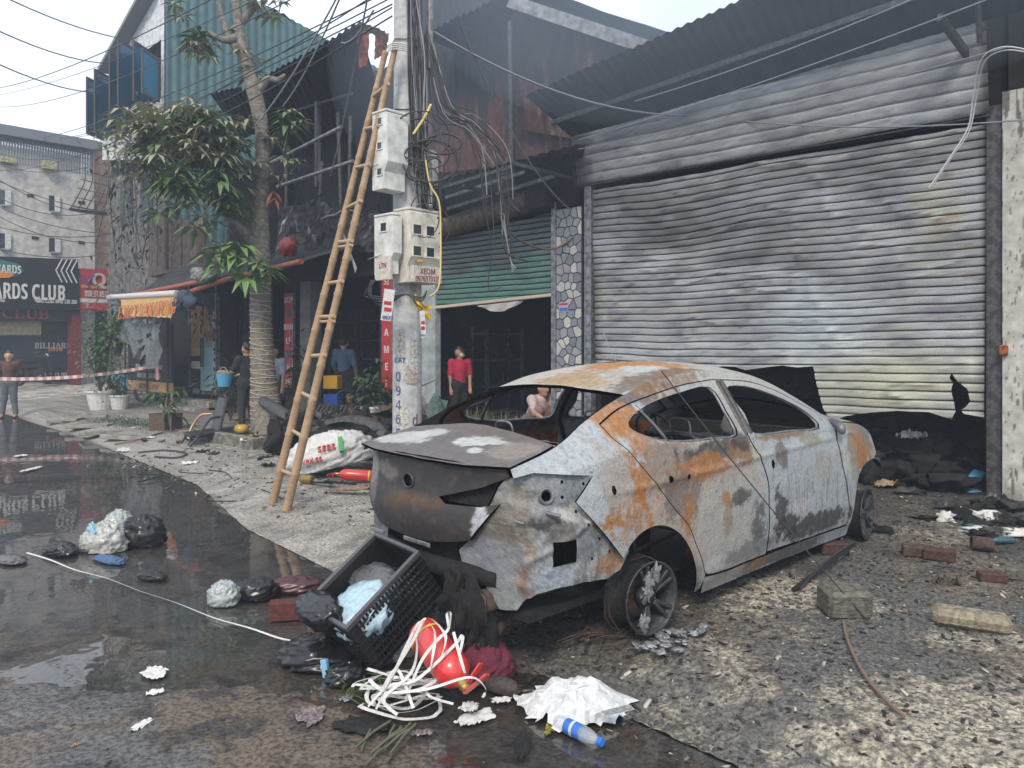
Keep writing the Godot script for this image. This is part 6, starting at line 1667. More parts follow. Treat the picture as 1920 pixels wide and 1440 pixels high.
func build_pole():
	var t := thing("utility_pole", "grey concrete utility pole covered in torn notices and blue painted numbers", "pole", POLE)
	var st := mb()
	lathe(st, Transform3D(), [W(0.152, -0.3), W(0.15, 0.2), W(0.142, 3.0), W(0.128, 6.0), W(0.112, 9.0), W(0.0, 9.0)], 24)
	done(st, "shaft", mat("pole_concrete", Color(0.52, 0.53, 0.54), 0.85, 0, "mottle", 1.5, "fine", 0.1), t)
	var to_cam := V(6.07, 0, 5.01).normalized()
	var a0 := atan2(to_cam.x, to_cam.z)
	var on_pole := func(ang: float, y: float, out: float) -> Transform3D:
		var r := lerpf(0.15, 0.128, y / 6.0) + out
		return Transform3D(Basis(Vector3.UP, a0 + ang), V(sin(a0 + ang) * r, y, cos(a0 + ang) * r))
	# painted numbers, one character each
	var blue := mat("blue_brush", Color(0.03, 0.06, 0.26), 0.7)
	var dk := mat("maroon_brush", Color(0.16, 0.06, 0.07), 0.7)
	var s := "0946538"
	for i in s.length(): lettering(s[i], 0.095, on_pole.call(-0.62, 1.235 - 0.142 * i, 0.006), blue, t, "painted_number", 0.004, false, 0.9)
	lettering("XQ", 0.09, on_pole.call(-0.35, 0.42, 0.006), blue, t, "painted_number", 0.004)
	lettering("CAT", 0.05, on_pole.call(-0.5, 1.4, 0.006), blue, t, "painted_number", 0.004)
	s = "d336"
	for i in s.length(): lettering(s[i], 0.11, on_pole.call(0.55, 0.8 - 0.13 * i, 0.006), dk, t, "painted_number", 0.004, false, 0.8)
	# torn paper notices, bent round the shaft
	var tones := [Color(0.62, 0.61, 0.58), Color(0.55, 0.54, 0.5), Color(0.66, 0.64, 0.6), Color(0.5, 0.46, 0.4)]
	for k in 16:
		var ang := rr(-0.9, 0.8); var y := rr(0.6, 2.1); var w := rr(0.25, 0.6); var h := rr(0.09, 0.24)
		st = mb(); smooth(st)
		for i in 5:
			var q := []
			for e in [[0, 0], [1, 0], [1, 1], [0, 1]]:
				var u: float = (i + e[0]) / 5.0
				var tr: Transform3D = on_pole.call(ang + (u - 0.5) * w * 1.6, y + (e[1] - 0.5) * h + rr(-0.012, 0.012), 0.0028 + 0.00035 * k)
				q.append(tr.origin)
			quad(st, q[0], q[1], q[2], q[3])
		done(st, "torn_notice", mat("notice_%d" % (k % 4), tones[k % 4], 0.85, 0, "grime", 6.0) if k < 4 else M["notice_%d" % (k % 4)], t)
	st = mb()
	for y in [3.35, 3.9, 4.6, 2.25]:
		var ring := []
		for i in 17: ring.append(V(cos(TAU * i / 16) * 0.15, y + 0.01 * sin(i * 2.0), sin(TAU * i / 16) * 0.15))
		tube(st, ring, 0.006, 4, false)
	done(st, "binding_wire", M["wire_black"], t)
	# steel conduit beside the pole
	st = mb(); tube(st, [V(0.17, 4.35, -0.16), V(0.17, 8.5, -0.16)], 0.035, 8)
	single(st, "conduit_pipe", M["steel_grey"], "thin grey conduit pipe rising beside the concrete pole top", "pipe").position = POLE
	# meter boxes
	var cream := mat("meter_cream", Color(0.72, 0.7, 0.61), 0.5, 0, "mottle", 0.8)
	var white := mat("meter_white", Color(0.74, 0.75, 0.71), 0.5, 0, "mottle", 0.8)
	meter_box("big cream four-window meter box with brushed red number on the pole", V(-5.75, 2.632, -4.79), V(0.26, 0.7, 0.4), cream, [[0.66, 0.2], [0.66, 0.62], [0.36, 0.2], [0.36, 0.62]], true, "XEOM|0976373129")
	meter_box("white single-window meter box left of the cream one", V(-5.824, 2.64, -4.641), V(0.3, 0.56, 0.1), white, [[0.72, 0.5]], false, "LTN")
	meter_box("white upper meter box beside the bamboo ladder", V(-5.865, 3.548, -4.602), V(0.24, 0.74, 0.25), white, [[0.82, 0.5], [0.5, 0.5], [0.16, 0.5]], false, "")
	for k in 2:
		st = mb(); box(st, Transform3D(Basis(Vector3.UP, 0.5 + k * 0.3), [V(-5.949, 3.488, -5.26), V(-5.94, 3.221, -5.201)][k]), V(0.05, [0.34, 0.3][k], 0.16), 0.012)
		single(st, "junction_box", white, ["slim pale junction box right of the pole behind cables", "slim pale junction box below the other one, right of the pole"][k], "box")
	# hand-lettered yellow rag and red notices tied below the boxes
	st = mb(); smooth(st)
	var y0: Vector3 = V(-5.705, 2.157, -4.805); var y1: Vector3 = V(-5.603, 2.039, -4.899)
	for i in 6:
		for j in 6:
			var q := []
			for e in [[0, 0], [1, 0], [1, 1], [0, 1]]:
				var u: float = (i + e[0]) / 6.0; var v: float = (j + e[1]) / 6.0
				var p := y0.lerp(y1, u) + V(0, -0.13 * v + 0.03 * sin(u * 7.0), 0.03 * sin(v * 8.0 + u * 4.0))
				q.append(p)
			quad(st, q[0], q[1], q[2], q[3])
	var rag := single(st, "yellow_rag", mat("rag_yellow", Color(0.6, 0.36, 0.02), 0.8), "crumpled yellow notice tied under the cream meter box", "notice")
	st = mb(); tube(st, curve([y0 + V(0.02, -0.04, 0.04), y0.lerp(y1, 0.4) + V(0, -0.05, 0.05), y0.lerp(y1, 0.8) + V(0, -0.04, 0.05), y0.lerp(y1, 0.5) + V(0, -0.11, 0.05)], 4), 0.006, 4); done(st, "black_scribble", M["wire_black"], rag)
	for k in 2:
		var tt := thing("hanging_notice", ["white and red paper notice hanging left of the pole below the meter boxes", "narrow red and white paper notice hanging right of the pole"][k], "notice", [V(-5.817, 2.05, -4.565), V(-5.61, 1.869, -4.824)][k], 0.9 + 0.2 * k)
		var w: float = [0.1, 0.05][k]; var h: float = [0.3, 0.26][k]
		st = mb(); box(st, at(Vector3.ZERO, 0, 0.05, -0.12 if k == 0 else 0.08), V(w, h, 0.003)); done(st, "paper", M["paper"], tt)
		for j in 3:
			st = mb(); box(st, at(V(0, h * (0.26 - 0.2 * j), 0.003), 0, 0.05, -0.12 if k == 0 else 0.08), V(w * 0.7, h * 0.12, 0.003)); done(st, "red_print", M["red_paint"], tt)
		lettering("0973", w * 0.35, at(V(0, -h * 0.4, 0.004), 0, 0, -0.12), blue, tt, "blue_print", 0.002)
	# bamboo ladder
	var ld := thing("bamboo_ladder", "tall bamboo ladder leaning on the concrete utility pole", "ladder")
	var bam: Material = M["bamboo"]
	var feet := [V(-7.01, 0.077, -4.048), V(-6.59, 0.084, -3.958)]
	var tops := [V(-6.172, 4.608, -4.809), V(-5.919, 4.587, -4.743)]
	for k in 2:
		st = mb()
		var pts := []; var rad := []
		var n := 13
		var off := V(0.012, 0, 0.01)
		for i in n + 1:
			var u := float(i) / n
			var p: Vector3 = feet[k].lerp(tops[k], u) + off * sin(u * 5.0 + k * 2.0) * 2.0
			var r := lerpf(0.042, 0.029, u)
			if i > 0:
				pts.append(p - (tops[k] - feet[k]).normalized() * 0.02); rad.append(r)
				pts.append(p); rad.append(r * 1.18)
				pts.append(p + (tops[k] - feet[k]).normalized() * 0.02); rad.append(r)
			else:
				pts.append(p); rad.append(r)
		tube(st, pts, rad, 10)
		done(st, "rail", bam, ld)
	for i in 11:
		st = mb()
		var u := 0.075 + 0.0835 * i
		var a: Vector3 = feet[0].lerp(tops[0], u + rr(-0.006, 0.006)); var b: Vector3 = feet[1].lerp(tops[1], u + rr(-0.006, 0.006))
		var d: Vector3 = (b - a).normalized()
		tube(st, [a - d * 0.05, b + d * 0.05], 0.019, 8)
		if i == 4 or i == 6: tube(st, [a - d * 0.05 + V(0, -0.05, 0), b + d * 0.05 + V(0, -0.045, 0)], 0.016, 8)
		done(st, "rung", mat("rung_wood", Color(0.52, 0.36, 0.22), 0.7, 0, "mottle", 3.0), ld)
	st = mb()
	for i in 4: tube(st, curve([tops[1] + V(-0.06, -0.02 * i, 0.05), tops[1] + V(0.05, -0.02 * i, 0.06), tops[1] + V(0.1, -0.02 * i, -0.06)], 4), 0.007, 4)
	done(st, "lashing", M["paper"], ld)

# box standing with its front to +x and its side to +z; corner = middle of the vertical edge between them
func meter_box(label: String, corner: Vector3, s: Vector3, m: Material, windows: Array, front: bool, words: String):
	var t := thing("meter_box", label, "meter box", V(corner.x, corner.y - s.y / 2, corner.z))
	var st := mb()
	# body with a sloping lower apron
	var low := s.y * 0.28
	slab(st, Transform3D(Basis(V(1, 0, 0), V(0, 1, 0), V(0, 0, 1)), V(0, 0, -s.z)), pv([W(-s.x, 0.0), W(-0.05, 0.0), W(-0.05, low * 0.8), W(0.0, low * 1.25), W(0, s.y * 0.97), W(-0.03, s.y), W(-s.x, s.y)]), s.z)
	done(st, "case", m, t)
	st = mb()
	bx(st, V(-s.x, s.y, -s.z - 0.01), V(-0.01, s.y + 0.025, 0.01), 0.006); done(st, "lid", m, t)
	var face := Basis(Vector3.UP, PI / 2) if front else Basis()
	var fw := s.z if front else s.x
	for w in windows:
		var c := V(0.004, s.y * w[0] + 0.05, -s.z * w[1]) if front else V(-s.x * w[1], s.y * w[0] + 0.05, 0.004)
		var tr := Transform3D(face, c)
		var ww := minf(0.1, fw * 0.3)
		st = mb()
		for e in [[V(0, ww * 0.5, 0), V(ww * 1.2, 0.012, 0.012)], [V(0, -ww * 0.5, 0), V(ww * 1.2, 0.012, 0.012)], [V(ww * 0.55, 0, 0), V(0.012, ww, 0.012)], [V(-ww * 0.55, 0, 0), V(0.012, ww, 0.012)]]: box(st, tr * Transform3D(Basis(), e[0]), e[1], 0.002)
		done(st, "window_frame", m, t)
		st = mb(); box(st, tr, V(ww, ww * 0.92, 0.004)); done(st, "window_pane", M["glass_dark"], t)
	if words:
		var parts := words.split("|")
		var red: Material = M["brush_red"] if M.has("brush_red") else mat("brush_red", Color(0.22, 0.03, 0.02), 0.7)
		st = mb()
		if front: bx(st, V(-0.046, 0.0, -s.z), V(0.002, low * 0.82, -0.03), 0.003)
		else: bx(st, V(-s.x + 0.02, -0.06, -0.02), V(-0.04, low * 1.1, 0.012), 0.003)
		done(st, "label_plate", mat("plate_pale", Color(0.66, 0.62, 0.56), 0.6, 0, "mottle", 3.0), t)
		for i in parts.size():
			var c := V(0.006, low * (0.58 - 0.38 * i), -s.z * 0.54) if front else V(-s.x * 0.5, low * 0.5, 0.016)
			lettering(parts[i], 0.055 if front else 0.05, Transform3D(face * Basis(Vector3.BACK, 0.03), c), red, t, "brush_lettering", 0.003, false, 1.0 if i == 0 else 0.78)
	st = mb()
	if front: tube(st, curve([V(0.01, s.y * 0.32, -s.z * 0.18), V(0.015, s.y * 0.27, -s.z * 0.22), V(0.015, s.y * 0.31, -s.z * 0.26), V(0.015, s.y * 0.27, -s.z * 0.31), V(0.01, s.y * 0.32, -s.z * 0.35)], 4), 0.008, 5)
	else: tube(st, [V(-s.x - 0.08, low, 0.02), V(-s.x * 0.5, low + 0.03, 0.02)], 0.005, 4)
	done(st, "seal_wire", mat("seal_ochre", Color(0.5, 0.28, 0.06), 0.6) if front else M["wire_grey"], t)

func wire(pts, r: float, m: Material, label: String, group: String, called := "cable"):
	var st := mb()
	tube(st, pts, r, 5, false)
	single(st, called, m, label, "cable", group)

func build_wires():
	var k: Material = M["wire_black"]; var g: Material = M["wire_grey"]
	# overhead spans to the far left
	var far := [[V(-30.618, 10.281, -7.125), V(-6.263, 6.255, -4.97), 0.35], [V(-32.973, 10.709, -7.673), V(-6.263, 5.871, -4.97), 0.3], [V(-32.973, 10.321, -7.673), V(-6.263, 5.761, -4.97), 0.5], [V(-30.695, 8.851, -8.415), V(-6.263, 5.323, -4.97), 0.25], [V(-30.213, 8.851, -8.859), V(-6.263, 5.241, -4.97), 0.3], [V(-29.732, 8.926, -9.303), V(-6.263, 5.17, -4.97), 0.3], [V(-29.44, 7.349, -6.851), V(-6.263, 5.378, -4.97), 0.6], [V(-29.44, 7.661, -6.851), V(-6.263, 5.049, -4.97), 0.9], [V(-29.313, 7.904, -6.968), V(-6.263, 5.137, -4.97), 0.75]]
	for f in far: wire(sag(f[0], f[1], f[2], 20), rr(0.006, 0.01), k, "thin dark overhead cable running from the pole to the far left", "cables from the pole to the left")
	for f in [[V(-16.772, 8.33, -3.573), V(-22.033, 10.01, -8.243)], [V(-16.558, 7.505, -3.771), V(-23.418, 9.705, -8.326)], [V(-16.558, 6.894, -3.771), V(-24.659, 9.192, -8.542)]]:
		wire(sag(f[0], f[1], 0.15, 10), 0.014, k, "dark cable crossing the sky at upper left to the blue-window house", "cables to the blue-window house")
	for f in [[V(-28.263, 7.006, -6.577), V(-24.448, 5.524, -8.736), 0.3], [V(-28.263, 6.889, -6.577), V(-24.436, 5.62, -8.747), 0.15], [V(-27.085, 6.226, -6.303), V(-23.385, 5.54, -8.357), 0.4], [V(-27.085, 5.907, -6.303), V(-23.351, 4.838, -8.388), 0.2], [V(-27.085, 5.668, -6.303), V(-23.374, 4.579, -8.367), 0.3], [V(-27.085, 5.269, -6.303), V(-23.374, 4.808, -8.367), 0.2], [V(-27.085, 4.599, -6.303), V(-23.374, 4.258, -8.367), 0.2]]:
		wire(sag(f[0], f[1], f[2], 10), 0.012, k, "thin dark cable strung across the grey billiard hall front", "cables across the billiard hall")
	# upper left to lower right, in front of the burnt house
	for f in [[V(-6.478, 5.231, -4.5), V(-10.179, 4.769, -5.575)], [V(-6.478, 5.178, -4.5), V(-9.87, 5.075, -5.86)], [V(-6.281, 5.178, -4.681), V(-10.217, 4.301, -6.9)], [V(-6.242, 5.017, -4.717), V(-10.095, 6.382, -7.013)]]:
		wire(sag(f[0], f[1], 0.1, 10), 0.01, g, "grey cable slanting from the pole top down towards the tree", "cables from the pole to the tree")
	# spans to the right along the shop fronts
	for f in [[V(-5.926, 4.888, -5.145), V(-4.798, 4.536, -8.635), 0.25, 0.012], [V(-4.798, 4.536, -8.635), V(-1.247, 3.602, -7.83), 0.1, 0.008], [V(-5.048, 4.52, -7.588), V(-1.89, 4.61, -7.1), 0.05, 0.007], [V(-5.837, 4.203, -7.54), V(-1.274, 4.631, -7.533), 0.06, 0.007], [V(-6.022, 4.161, -7.778), V(-1.388, 4.307, -7.972), 0.06, 0.006], [V(-5.687, 4.953, -5.366), V(-6.48, 3.505, -8.171), 0.25, 0.01], [V(-5.619, 1.845, -7.741), V(-5.301, 1.406, -7.627), 0.02, 0.006], [V(-2.463, 1.52, -3.986), V(-1.426, 0.091, -4.535), 0.03, 0.004]]:
		wire(sag(f[0], f[1], f[2], 14), f[3], g if f[3] > 0.005 else k, ["grey", "pale", "thin grey"][int(f[3] * 1000) % 3] + " cable strung before the shop fronts right of the pole", "cables before the shop fronts")
	# white wire loop at the right edge
	wire(curve([V(-1.142, 4.083, -7.519), V(-1.339, 4.152, -7.473), V(-1.516, 4.12, -7.582), V(-1.614, 3.873, -7.764), V(-1.673, 3.618, -7.845), V(-1.829, 3.355, -7.837), V(-1.985, 3.123, -7.829)]), 0.007, mat("wire_white", Color(0.55, 0.56, 0.58), 0.6), "pale twisted wire looping down over the right end of the wide shutter", "")
	wire(curve([V(-1.142, 4.061, -7.519), V(-1.323, 4.125, -7.488), V(-1.496, 4.101, -7.601), V(-1.593, 3.873, -7.783), V(-1.662, 3.599, -7.855), V(-1.793, 3.403, -7.87), V(-1.956, 3.152, -7.856)]), 0.006, M["wire_white"], "second strand of the pale wire over the right end of the wide shutter", "")
	# bundle down the pole
	for i in 26:
		var x0 := rr(745, 800); var a := rr(-0.6, 1.4)
		var to := V(6.07, 0, 5.01).normalized()
		var side := V(0.735, 0, -0.678)
		var p0 := POLE + to * rr(0.13, 0.17) + side * rr(-0.05, 0.16) + V(0, 5.6 + rr(0, 0.5), 0)
		var p1 := POLE + to * rr(0.14, 0.19) + side * rr(0.02, 0.2) + V(0, rr(3.6, 4.4), 0)
		var p2 := POLE + to * rr(0.14, 0.2) + side * rr(0.05, 0.26) + V(0, rr(2.9, 3.4), 0)
		wire(curve([p0, p0.lerp(p1, 0.5) + side * rr(-0.03, 0.03), p1, p2], 5), rr(0.004, 0.008), g if i % 3 == 0 else k, "grey cable clamped down the front of the concrete pole", "cables down the pole")
	# tangle hanging to the right of the pole
	for i in 18:
		var p: Array = [V(-5.926, 4.79, -5.145), V(-5.732, 4.056, -5.188), V(-5.536, 3.869, -5.369), V(-5.359, 3.522, -5.532), V(-5.32, 3.095, -5.568), V(-5.261, 2.668, -5.623)]
		var j := V(rr(-0.1, 0.1), rr(-0.12, 0.12), rr(-0.1, 0.1))
		var pts := []
		var last := 4 + (i % 3)
		for q in mini(last, 6): pts.append(p[q] + j * (0.3 + 0.25 * q) + V(rr(-0.05, 0.05), rr(-0.06, 0.06), rr(-0.05, 0.05)))
		if i % 4 == 1: pts.append(pts[-1] + V(rr(-0.1, 0.1), rr(-0.5, -0.2), 0))
		if i % 5 == 2: pts.append(pts[-1] + V(rr(0.05, 0.25), rr(-0.2, 0.2), 0.0))
		wire(curve(pts, 5), rr(0.0035, 0.007), k if i % 4 else g, "loose cable in the tangle hanging right of the pole", "tangled cables right of the pole")
	for i in 12:
		var c: Vector3 = (V(-5.774, 3.34, -5.013)) + V(rr(-0.1, 0.15), rr(-0.55, 0.5), rr(-0.1, 0.1))
		var pts := []
		var ra := rr(0.08, 0.3); var rb := rr(0.08, 0.25); var ph := rr(0, 6)
		for q in 12: pts.append(c + V(0.735, 0, -0.678) * cos(ph + q * 0.55) * ra + V(0, sin(ph + q * 0.55) * rb, 0) + V(0.6, 0, 0.5) * 0.02 * q * 0.3)
		wire(curve(pts, 3), rr(0.006, 0.011), k, "coiled black cable looped beside the pole between the meter boxes", "coiled cables on the pole")
	# yellow and brown strands
	wire(curve([V(-5.743, 4.046, -5.042), V(-5.751, 3.905, -4.966), V(-5.793, 3.724, -4.859)]), 0.014, mat("cane_yellow", Color(0.55, 0.42, 0.16), 0.6), "yellow cane strip caught in the cables right of the pole", "")
	wire(curve([V(-5.705, 3.474, -4.94), V(-5.675, 3.24, -4.969), V(-5.614, 3.084, -5.025), V(-5.598, 2.85, -5.039), V(-5.531, 2.27, -4.965), V(-5.599, 2.137, -4.902)]), 0.01, M["cane_yellow"], "yellow wire hanging down the right side of the cream meter box", "")
	wire(curve([V(-6.539, 3.281, -6.892), V(-6.782, 3.102, -7.349), V(-6.972, 3.025, -7.989), V(-6.948, 3.033, -8.421), V(-6.736, 3.23, -8.615), V(-6.692, 3.494, -8.656)]), 0.016, mat("wire_brown", Color(0.16, 0.11, 0.08), 0.7), "brown cable drooping across the green shutter to the mosaic pillar", "")
	wire(curve([V(-6.608, 3.111, -6.965), V(-6.569, 2.845, -7.001), V(-6.486, 2.765, -7.078), V(-6.354, 2.712, -7.2)]), 0.014, k, "short black cable end hanging before the green shutter", "")
	for i in 3: wire(curve([V(-6.618, 3.311, -6.956) + V(0.03 * i, 0, 0), V(-6.549, 2.912, -7.019), V(-6.52, 2.712, -7.046), V(-6.505, 2.579, -7.06) + V(0.03 * i, 0.02 * i, 0)]), 0.007, g, "thin pale cable end dangling before the green shutter", "cable ends before the green shutter")
	# coil under the boxes
	for i in 5: wire(curve([V(-5.999, 2.296, -4.534) + V(rr(-0.05, 0.05), 0, 0), V(-6.037, 2.168, -4.499) + V(rr(-0.06, 0.06), rr(-0.05, 0.05), 0), V(-5.924, 2.091, -4.603) + V(0, rr(-0.05, 0.05), 0), V(-5.695, 2.151, -4.678), V(-5.583, 2.11, -4.781) + V(0, rr(-0.05, 0.08), 0), V(-5.584, 2.19, -4.849)], 5), 0.007, k, "thin black cable drooping under the meter boxes", "cables under the meter boxes")

# ---------------------------------------------------------------- tree and plants
func rosette(st: SurfaceTool, p: Vector3, n: int, length: float, width: float, up: float, droop: float):
	for i in n:
		var a := TAU * i / n + rr(-0.3, 0.3)
		var d := V(cos(a), up + rr(-0.45, 0.45), sin(a)).normalized()
		leaf(st, p, d, length * rr(0.7, 1.15), width * rr(0.8, 1.2), droop * rr(0.6, 1.4))

func leafmat(called: String, c: Color) -> StandardMaterial3D:
	var m := mat(called, c, 0.55, 0, "mottle", 3.0)
	m.backlight_enabled = true; m.backlight = (c * 0.6).linear_to_srgb()
	return m

func build_tree():
	var t := thing("street_tree", "half-scorched broadleaf tree with wire-wound trunk on the pavement", "tree")
	var base := on(V(-11.459, 0.135, -6.55))
	var d := 12.75
	var bark := mat("bark", Color(0.27, 0.245, 0.205), 0.9, 0, "grime", 2.0, "bumps", 1.2)
	var tr := [base - V(0, 0.1, 0), V(-11.786, 0.651, -6.678), V(-11.819, 1.277, -6.647), V(-11.891, 2.084, -6.649), V(-11.937, 2.987, -6.674), V(-11.943, 3.889, -6.668), V(-11.917, 4.7, -6.693), V(-11.923, 5.331, -6.687), V(-12.023, 5.962, -6.595), V(-12.162, 6.683, -6.466), V(-12.261, 7.585, -6.375)]
	var st := mb()
	var rad := [0.31, 0.24, 0.2, 0.175, 0.165, 0.145, 0.125, 0.12, 0.13, 0.09, 0.075]
	var cp := curve(tr, 5); var cr := []
	for i in cp.size():
		var u := float(i) / 5.0
		cr.append(lerpf(rad[mini(int(u), 10)], rad[mini(int(u) + 1, 10)], u - int(u)) * (1.0 + 0.06 * n1.get_noise_1d(i * 3.0)))
	tube(st, cp, cr, 16)
	done(st, "trunk", bark, t)
	var limbs := [[V(-11.97, 3.258, -6.644), V(-11.975, 3.588, -6.367), V(-12.108, 3.838, -6.108), V(-12.173, 4.039, -5.912)], [V(-12.01, 5.872, -6.607), V(-11.864, 6.143, -6.742), V(-11.731, 6.143, -6.864), V(-11.632, 6.233, -6.956)], [V(-12.195, 6.864, -6.436), V(-12.298, 6.779, -6.204), V(-12.399, 6.873, -5.976)], [V(-11.95, 4.069, -6.662), V(-11.942, 4.387, -6.397), V(-12.012, 4.563, -6.06), V(-12.236, 4.757, -5.718)], [V(-11.95, 4.52, -6.662), V(-11.82, 4.695, -6.238), V(-11.948, 4.905, -5.847), V(-12.197, 5.177, -5.482)], [V(-11.93, 4.79, -6.68), V(-11.888, 5.087, -6.855), V(-11.721, 5.405, -7.009)], [V(-12.261, 6.954, -6.375), V(-12.155, 7.358, -6.609), V(-12.046, 7.584, -6.845)], [V(-12.162, 6.593, -6.466), V(-12.328, 6.864, -6.314), V(-12.493, 7.585, -6.161)]]
	for l in limbs:
		st = mb()
		var c := curve(l, 5); var r := []
		for i in c.size(): r.append(lerpf(0.09, 0.03, float(i) / (c.size() - 1)))
		tube(st, c, r, 8); done(st, "limb", bark, t)
	# wire wound round the trunk
	st = mb()
	var pts := []
	for i in 420:
		var u := i / 420.0
		var p := cp[int(u * 20)].lerp(cp[int(u * 20) + 1], u * 20 - int(u * 20))
		var r: float = lerpf(cr[int(u * 20)], cr[int(u * 20) + 1], u * 20 - int(u * 20)) + 0.008
		var a := i * 0.55 + 0.4 * sin(i * 0.13)
		pts.append(p + V(cos(a) * r, 0.02 * sin(i * 0.9), sin(a) * r))
	tube(st, pts, 0.008, 4, false)
	done(st, "wound_wire", mat("wire_straw", Color(0.42, 0.36, 0.26), 0.7), t)
	# crown in three tones of leaves
	var olive := leafmat("leaf_scorched", Color(0.37, 0.37, 0.25))
	var green := leafmat("leaf_green", Color(0.13, 0.215, 0.085))
	var dark := leafmat("leaf_dark", Color(0.23, 0.26, 0.16))
	var clusters := [
		[V(-12.359, 5.266, -5.468), 0.75, 0.32, 36, 0], [V(-12.796, 5.035, -5.201), 0.5, 0.36, 24, 0], [V(-12.043, 5.145, -5.76), 0.55, 0.34, 26, 0], [V(-11.841, 4.948, -6.083), 0.35, 0.4, 14, 0], [V(-12.58, 5.231, -5.264), 0.4, 0.25, 12, 0],
		[V(-12.291, 4.708, -5.395), 0.7, 0.35, 34, 2], [V(-11.98, 4.647, -5.818), 0.55, 0.4, 24, 2], [V(-12.745, 4.584, -5.248), 0.4, 0.4, 14, 2], [V(-11.869, 4.801, -5.376), 0.6, 0.3, 20, 0], [V(-11.884, 4.607, -6.179), 0.3, 0.5, 14, 2],
		[V(-11.875, 4.239, -5.507), 0.42, 0.25, 12, 1], [V(-12.091, 4.03, -5.307), 0.3, 0.25, 6, 1], [V(-11.755, 3.922, -5.753), 0.35, 0.3, 7, 1], [V(-11.911, 3.753, -5.609), 0.3, 0.3, 6, 2],
		[V(-11.579, 5.53, -7.004), 0.22, 0.2, 6, 0], [V(-11.652, 5.241, -6.937), 0.22, 0.22, 5, 0], [V(-11.655, 4.905, -7.071), 0.3, 0.3, 3, 2], [V(-11.731, 4.61, -6.864), 0.3, 0.4, 3, 2],
		[V(-12.509, 6.824, -6.01), 0.25, 0.2, 4, 0], [V(-12.063, 6.503, -6.558), 0.25, 0.3, 3, 0], [V(-12.114, 7.584, -6.783), 0.35, 0.25, 4, 0], [V(-11.912, 7.401, -6.969), 0.3, 0.2, 3, 0], [V(-12.858, 7.405, -5.824), 0.3, 0.3, 3, 2], [V(-12.627, 6.606, -5.765), 0.2, 0.2, 4, 0],
		[V(-12.063, 4.159, -6.558), 0.3, 0.5, 8, 2], [V(-12.075, 4.322, -6.138), 0.4, 0.4, 10, 2]]
	var sts := [mb(), mb(), mb()]
	for c in clusters:
		for i in c[3]:
			var v := V(rng.randfn(0, 0.5), rng.randfn(0, 0.5), rng.randfn(0, 0.5))
			var p: Vector3 = c[0] + V(v.x * c[1], v.y * c[2] * 1.1, v.z * c[1])
			var kind: int = c[4]
			if rng.randf() < 0.18: kind = (kind + 1) % 3
			rosette(sts[kind], p, 9, 0.3 if kind != 1 else 0.42, 0.07 if kind != 1 else 0.1, 0.15, 0.5)
			if i % 3 == 0: tube(sts[kind], [p, c[0] + V(0, -0.3, 0)], 0.01, 4, false)
	for k in 3: done(sts[k], "crown", [olive, green, dark][k], t)
	# fresh rosettes sprouting from the trunk
	var fresh := leafmat("leaf_fresh", Color(0.19, 0.32, 0.105))
	st = mb()
	for c in [[V(-11.79, 3.254, -5.993), 9, 0.5], [V(-11.802, 3.13, -5.846), 7, 0.48], [V(-11.507, 3.034, -5.982), 9, 0.5], [V(-11.27, 2.907, -6.2), 10, 0.48], [V(-11.37, 2.738, -6.109), 9, 0.46], [V(-11.225, 2.814, -6.379), 8, 0.44], [V(-11.739, 2.917, -5.904), 8, 0.46], [V(-11.538, 3.241, -6.089), 8, 0.46]]:
		rosette(st, c[0], c[1] + 5, c[2], 0.12, 0.25, 0.55)
	done(st, "sprouts", fresh, t)
	st = mb()
	for c in [V(-11.936, 4.131, -5.859), V(-11.694, 4.247, -6.762), V(-11.674, 4.14, -6.781)]:
		rosette(st, c, 6, 0.28, 0.07, -0.8, 0.3)
	done(st, "dead_leaves", leafmat("leaf_rust", Color(0.24, 0.085, 0.05)), t)
	# square planter round the trunk
	var pl := thing("tree_planter", "low square concrete planter kerb round the scorched tree", "planter", V(base.x, base.y, base.z))
	for e in [[V(-0.85, -0.05, 0.75), V(1.05, 0.17, 0.87)], [V(-0.85, -0.05, -0.75), V(1.05, 0.17, -0.63)], [V(-0.85, -0.05, -0.628), V(-0.73, 0.165, 0.748)], [V(0.93, -0.05, -0.628), V(1.05, 0.165, 0.748)]]:
		st = mb(); bx(st, e[0], e[1], 0.012); done(st, "kerb", mat("mossy_concrete", Color(0.24, 0.235, 0.19), 0.9, 0, "grime", 1.2), pl)
	st = mb(); bx(st, V(-0.73, -0.05, -0.63), V(0.93, 0.1, 0.75)); done(st, "soil", mat("soil", Color(0.1, 0.085, 0.07), 0.95, 0, "grime", 3.0, "bumps", 0.8), pl)
	# climbing dead creeper on the left wall
	st = mb()
	for i in 360:
		var p: Vector3 = (V(-20.28, 5.128, -7.82)) + V(rng.randfn(0, 0.75), rng.randfn(0, 1.25), rng.randfn(0, 0.35))
		leaf(st, p, V(rr(-1, 1), rr(-1, 0.4), rr(-1, 1)).normalized(), rr(0.12, 0.26), 0.07, 0.4)
	for i in 9:
		var p: Vector3 = (V(-20.231, 6.345, -7.866)) + V(rng.randfn(0, 0.7), rr(-0.2, 0.6), rr(-0.3, 0.3))
		tube(st, curve([p, p + V(rr(-0.3, 0.3), -1.0, rr(-0.2, 0.2)), p + V(rr(-0.5, 0.5), -2.6, rr(-0.2, 0.2))], 4), 0.012, 4, false)
	single(st, "dead_creeper", leafmat("leaf_creeper", Color(0.04, 0.042, 0.032)), "dark withered creeper hanging on the house left of the tree", "creeper")
	st = mb()
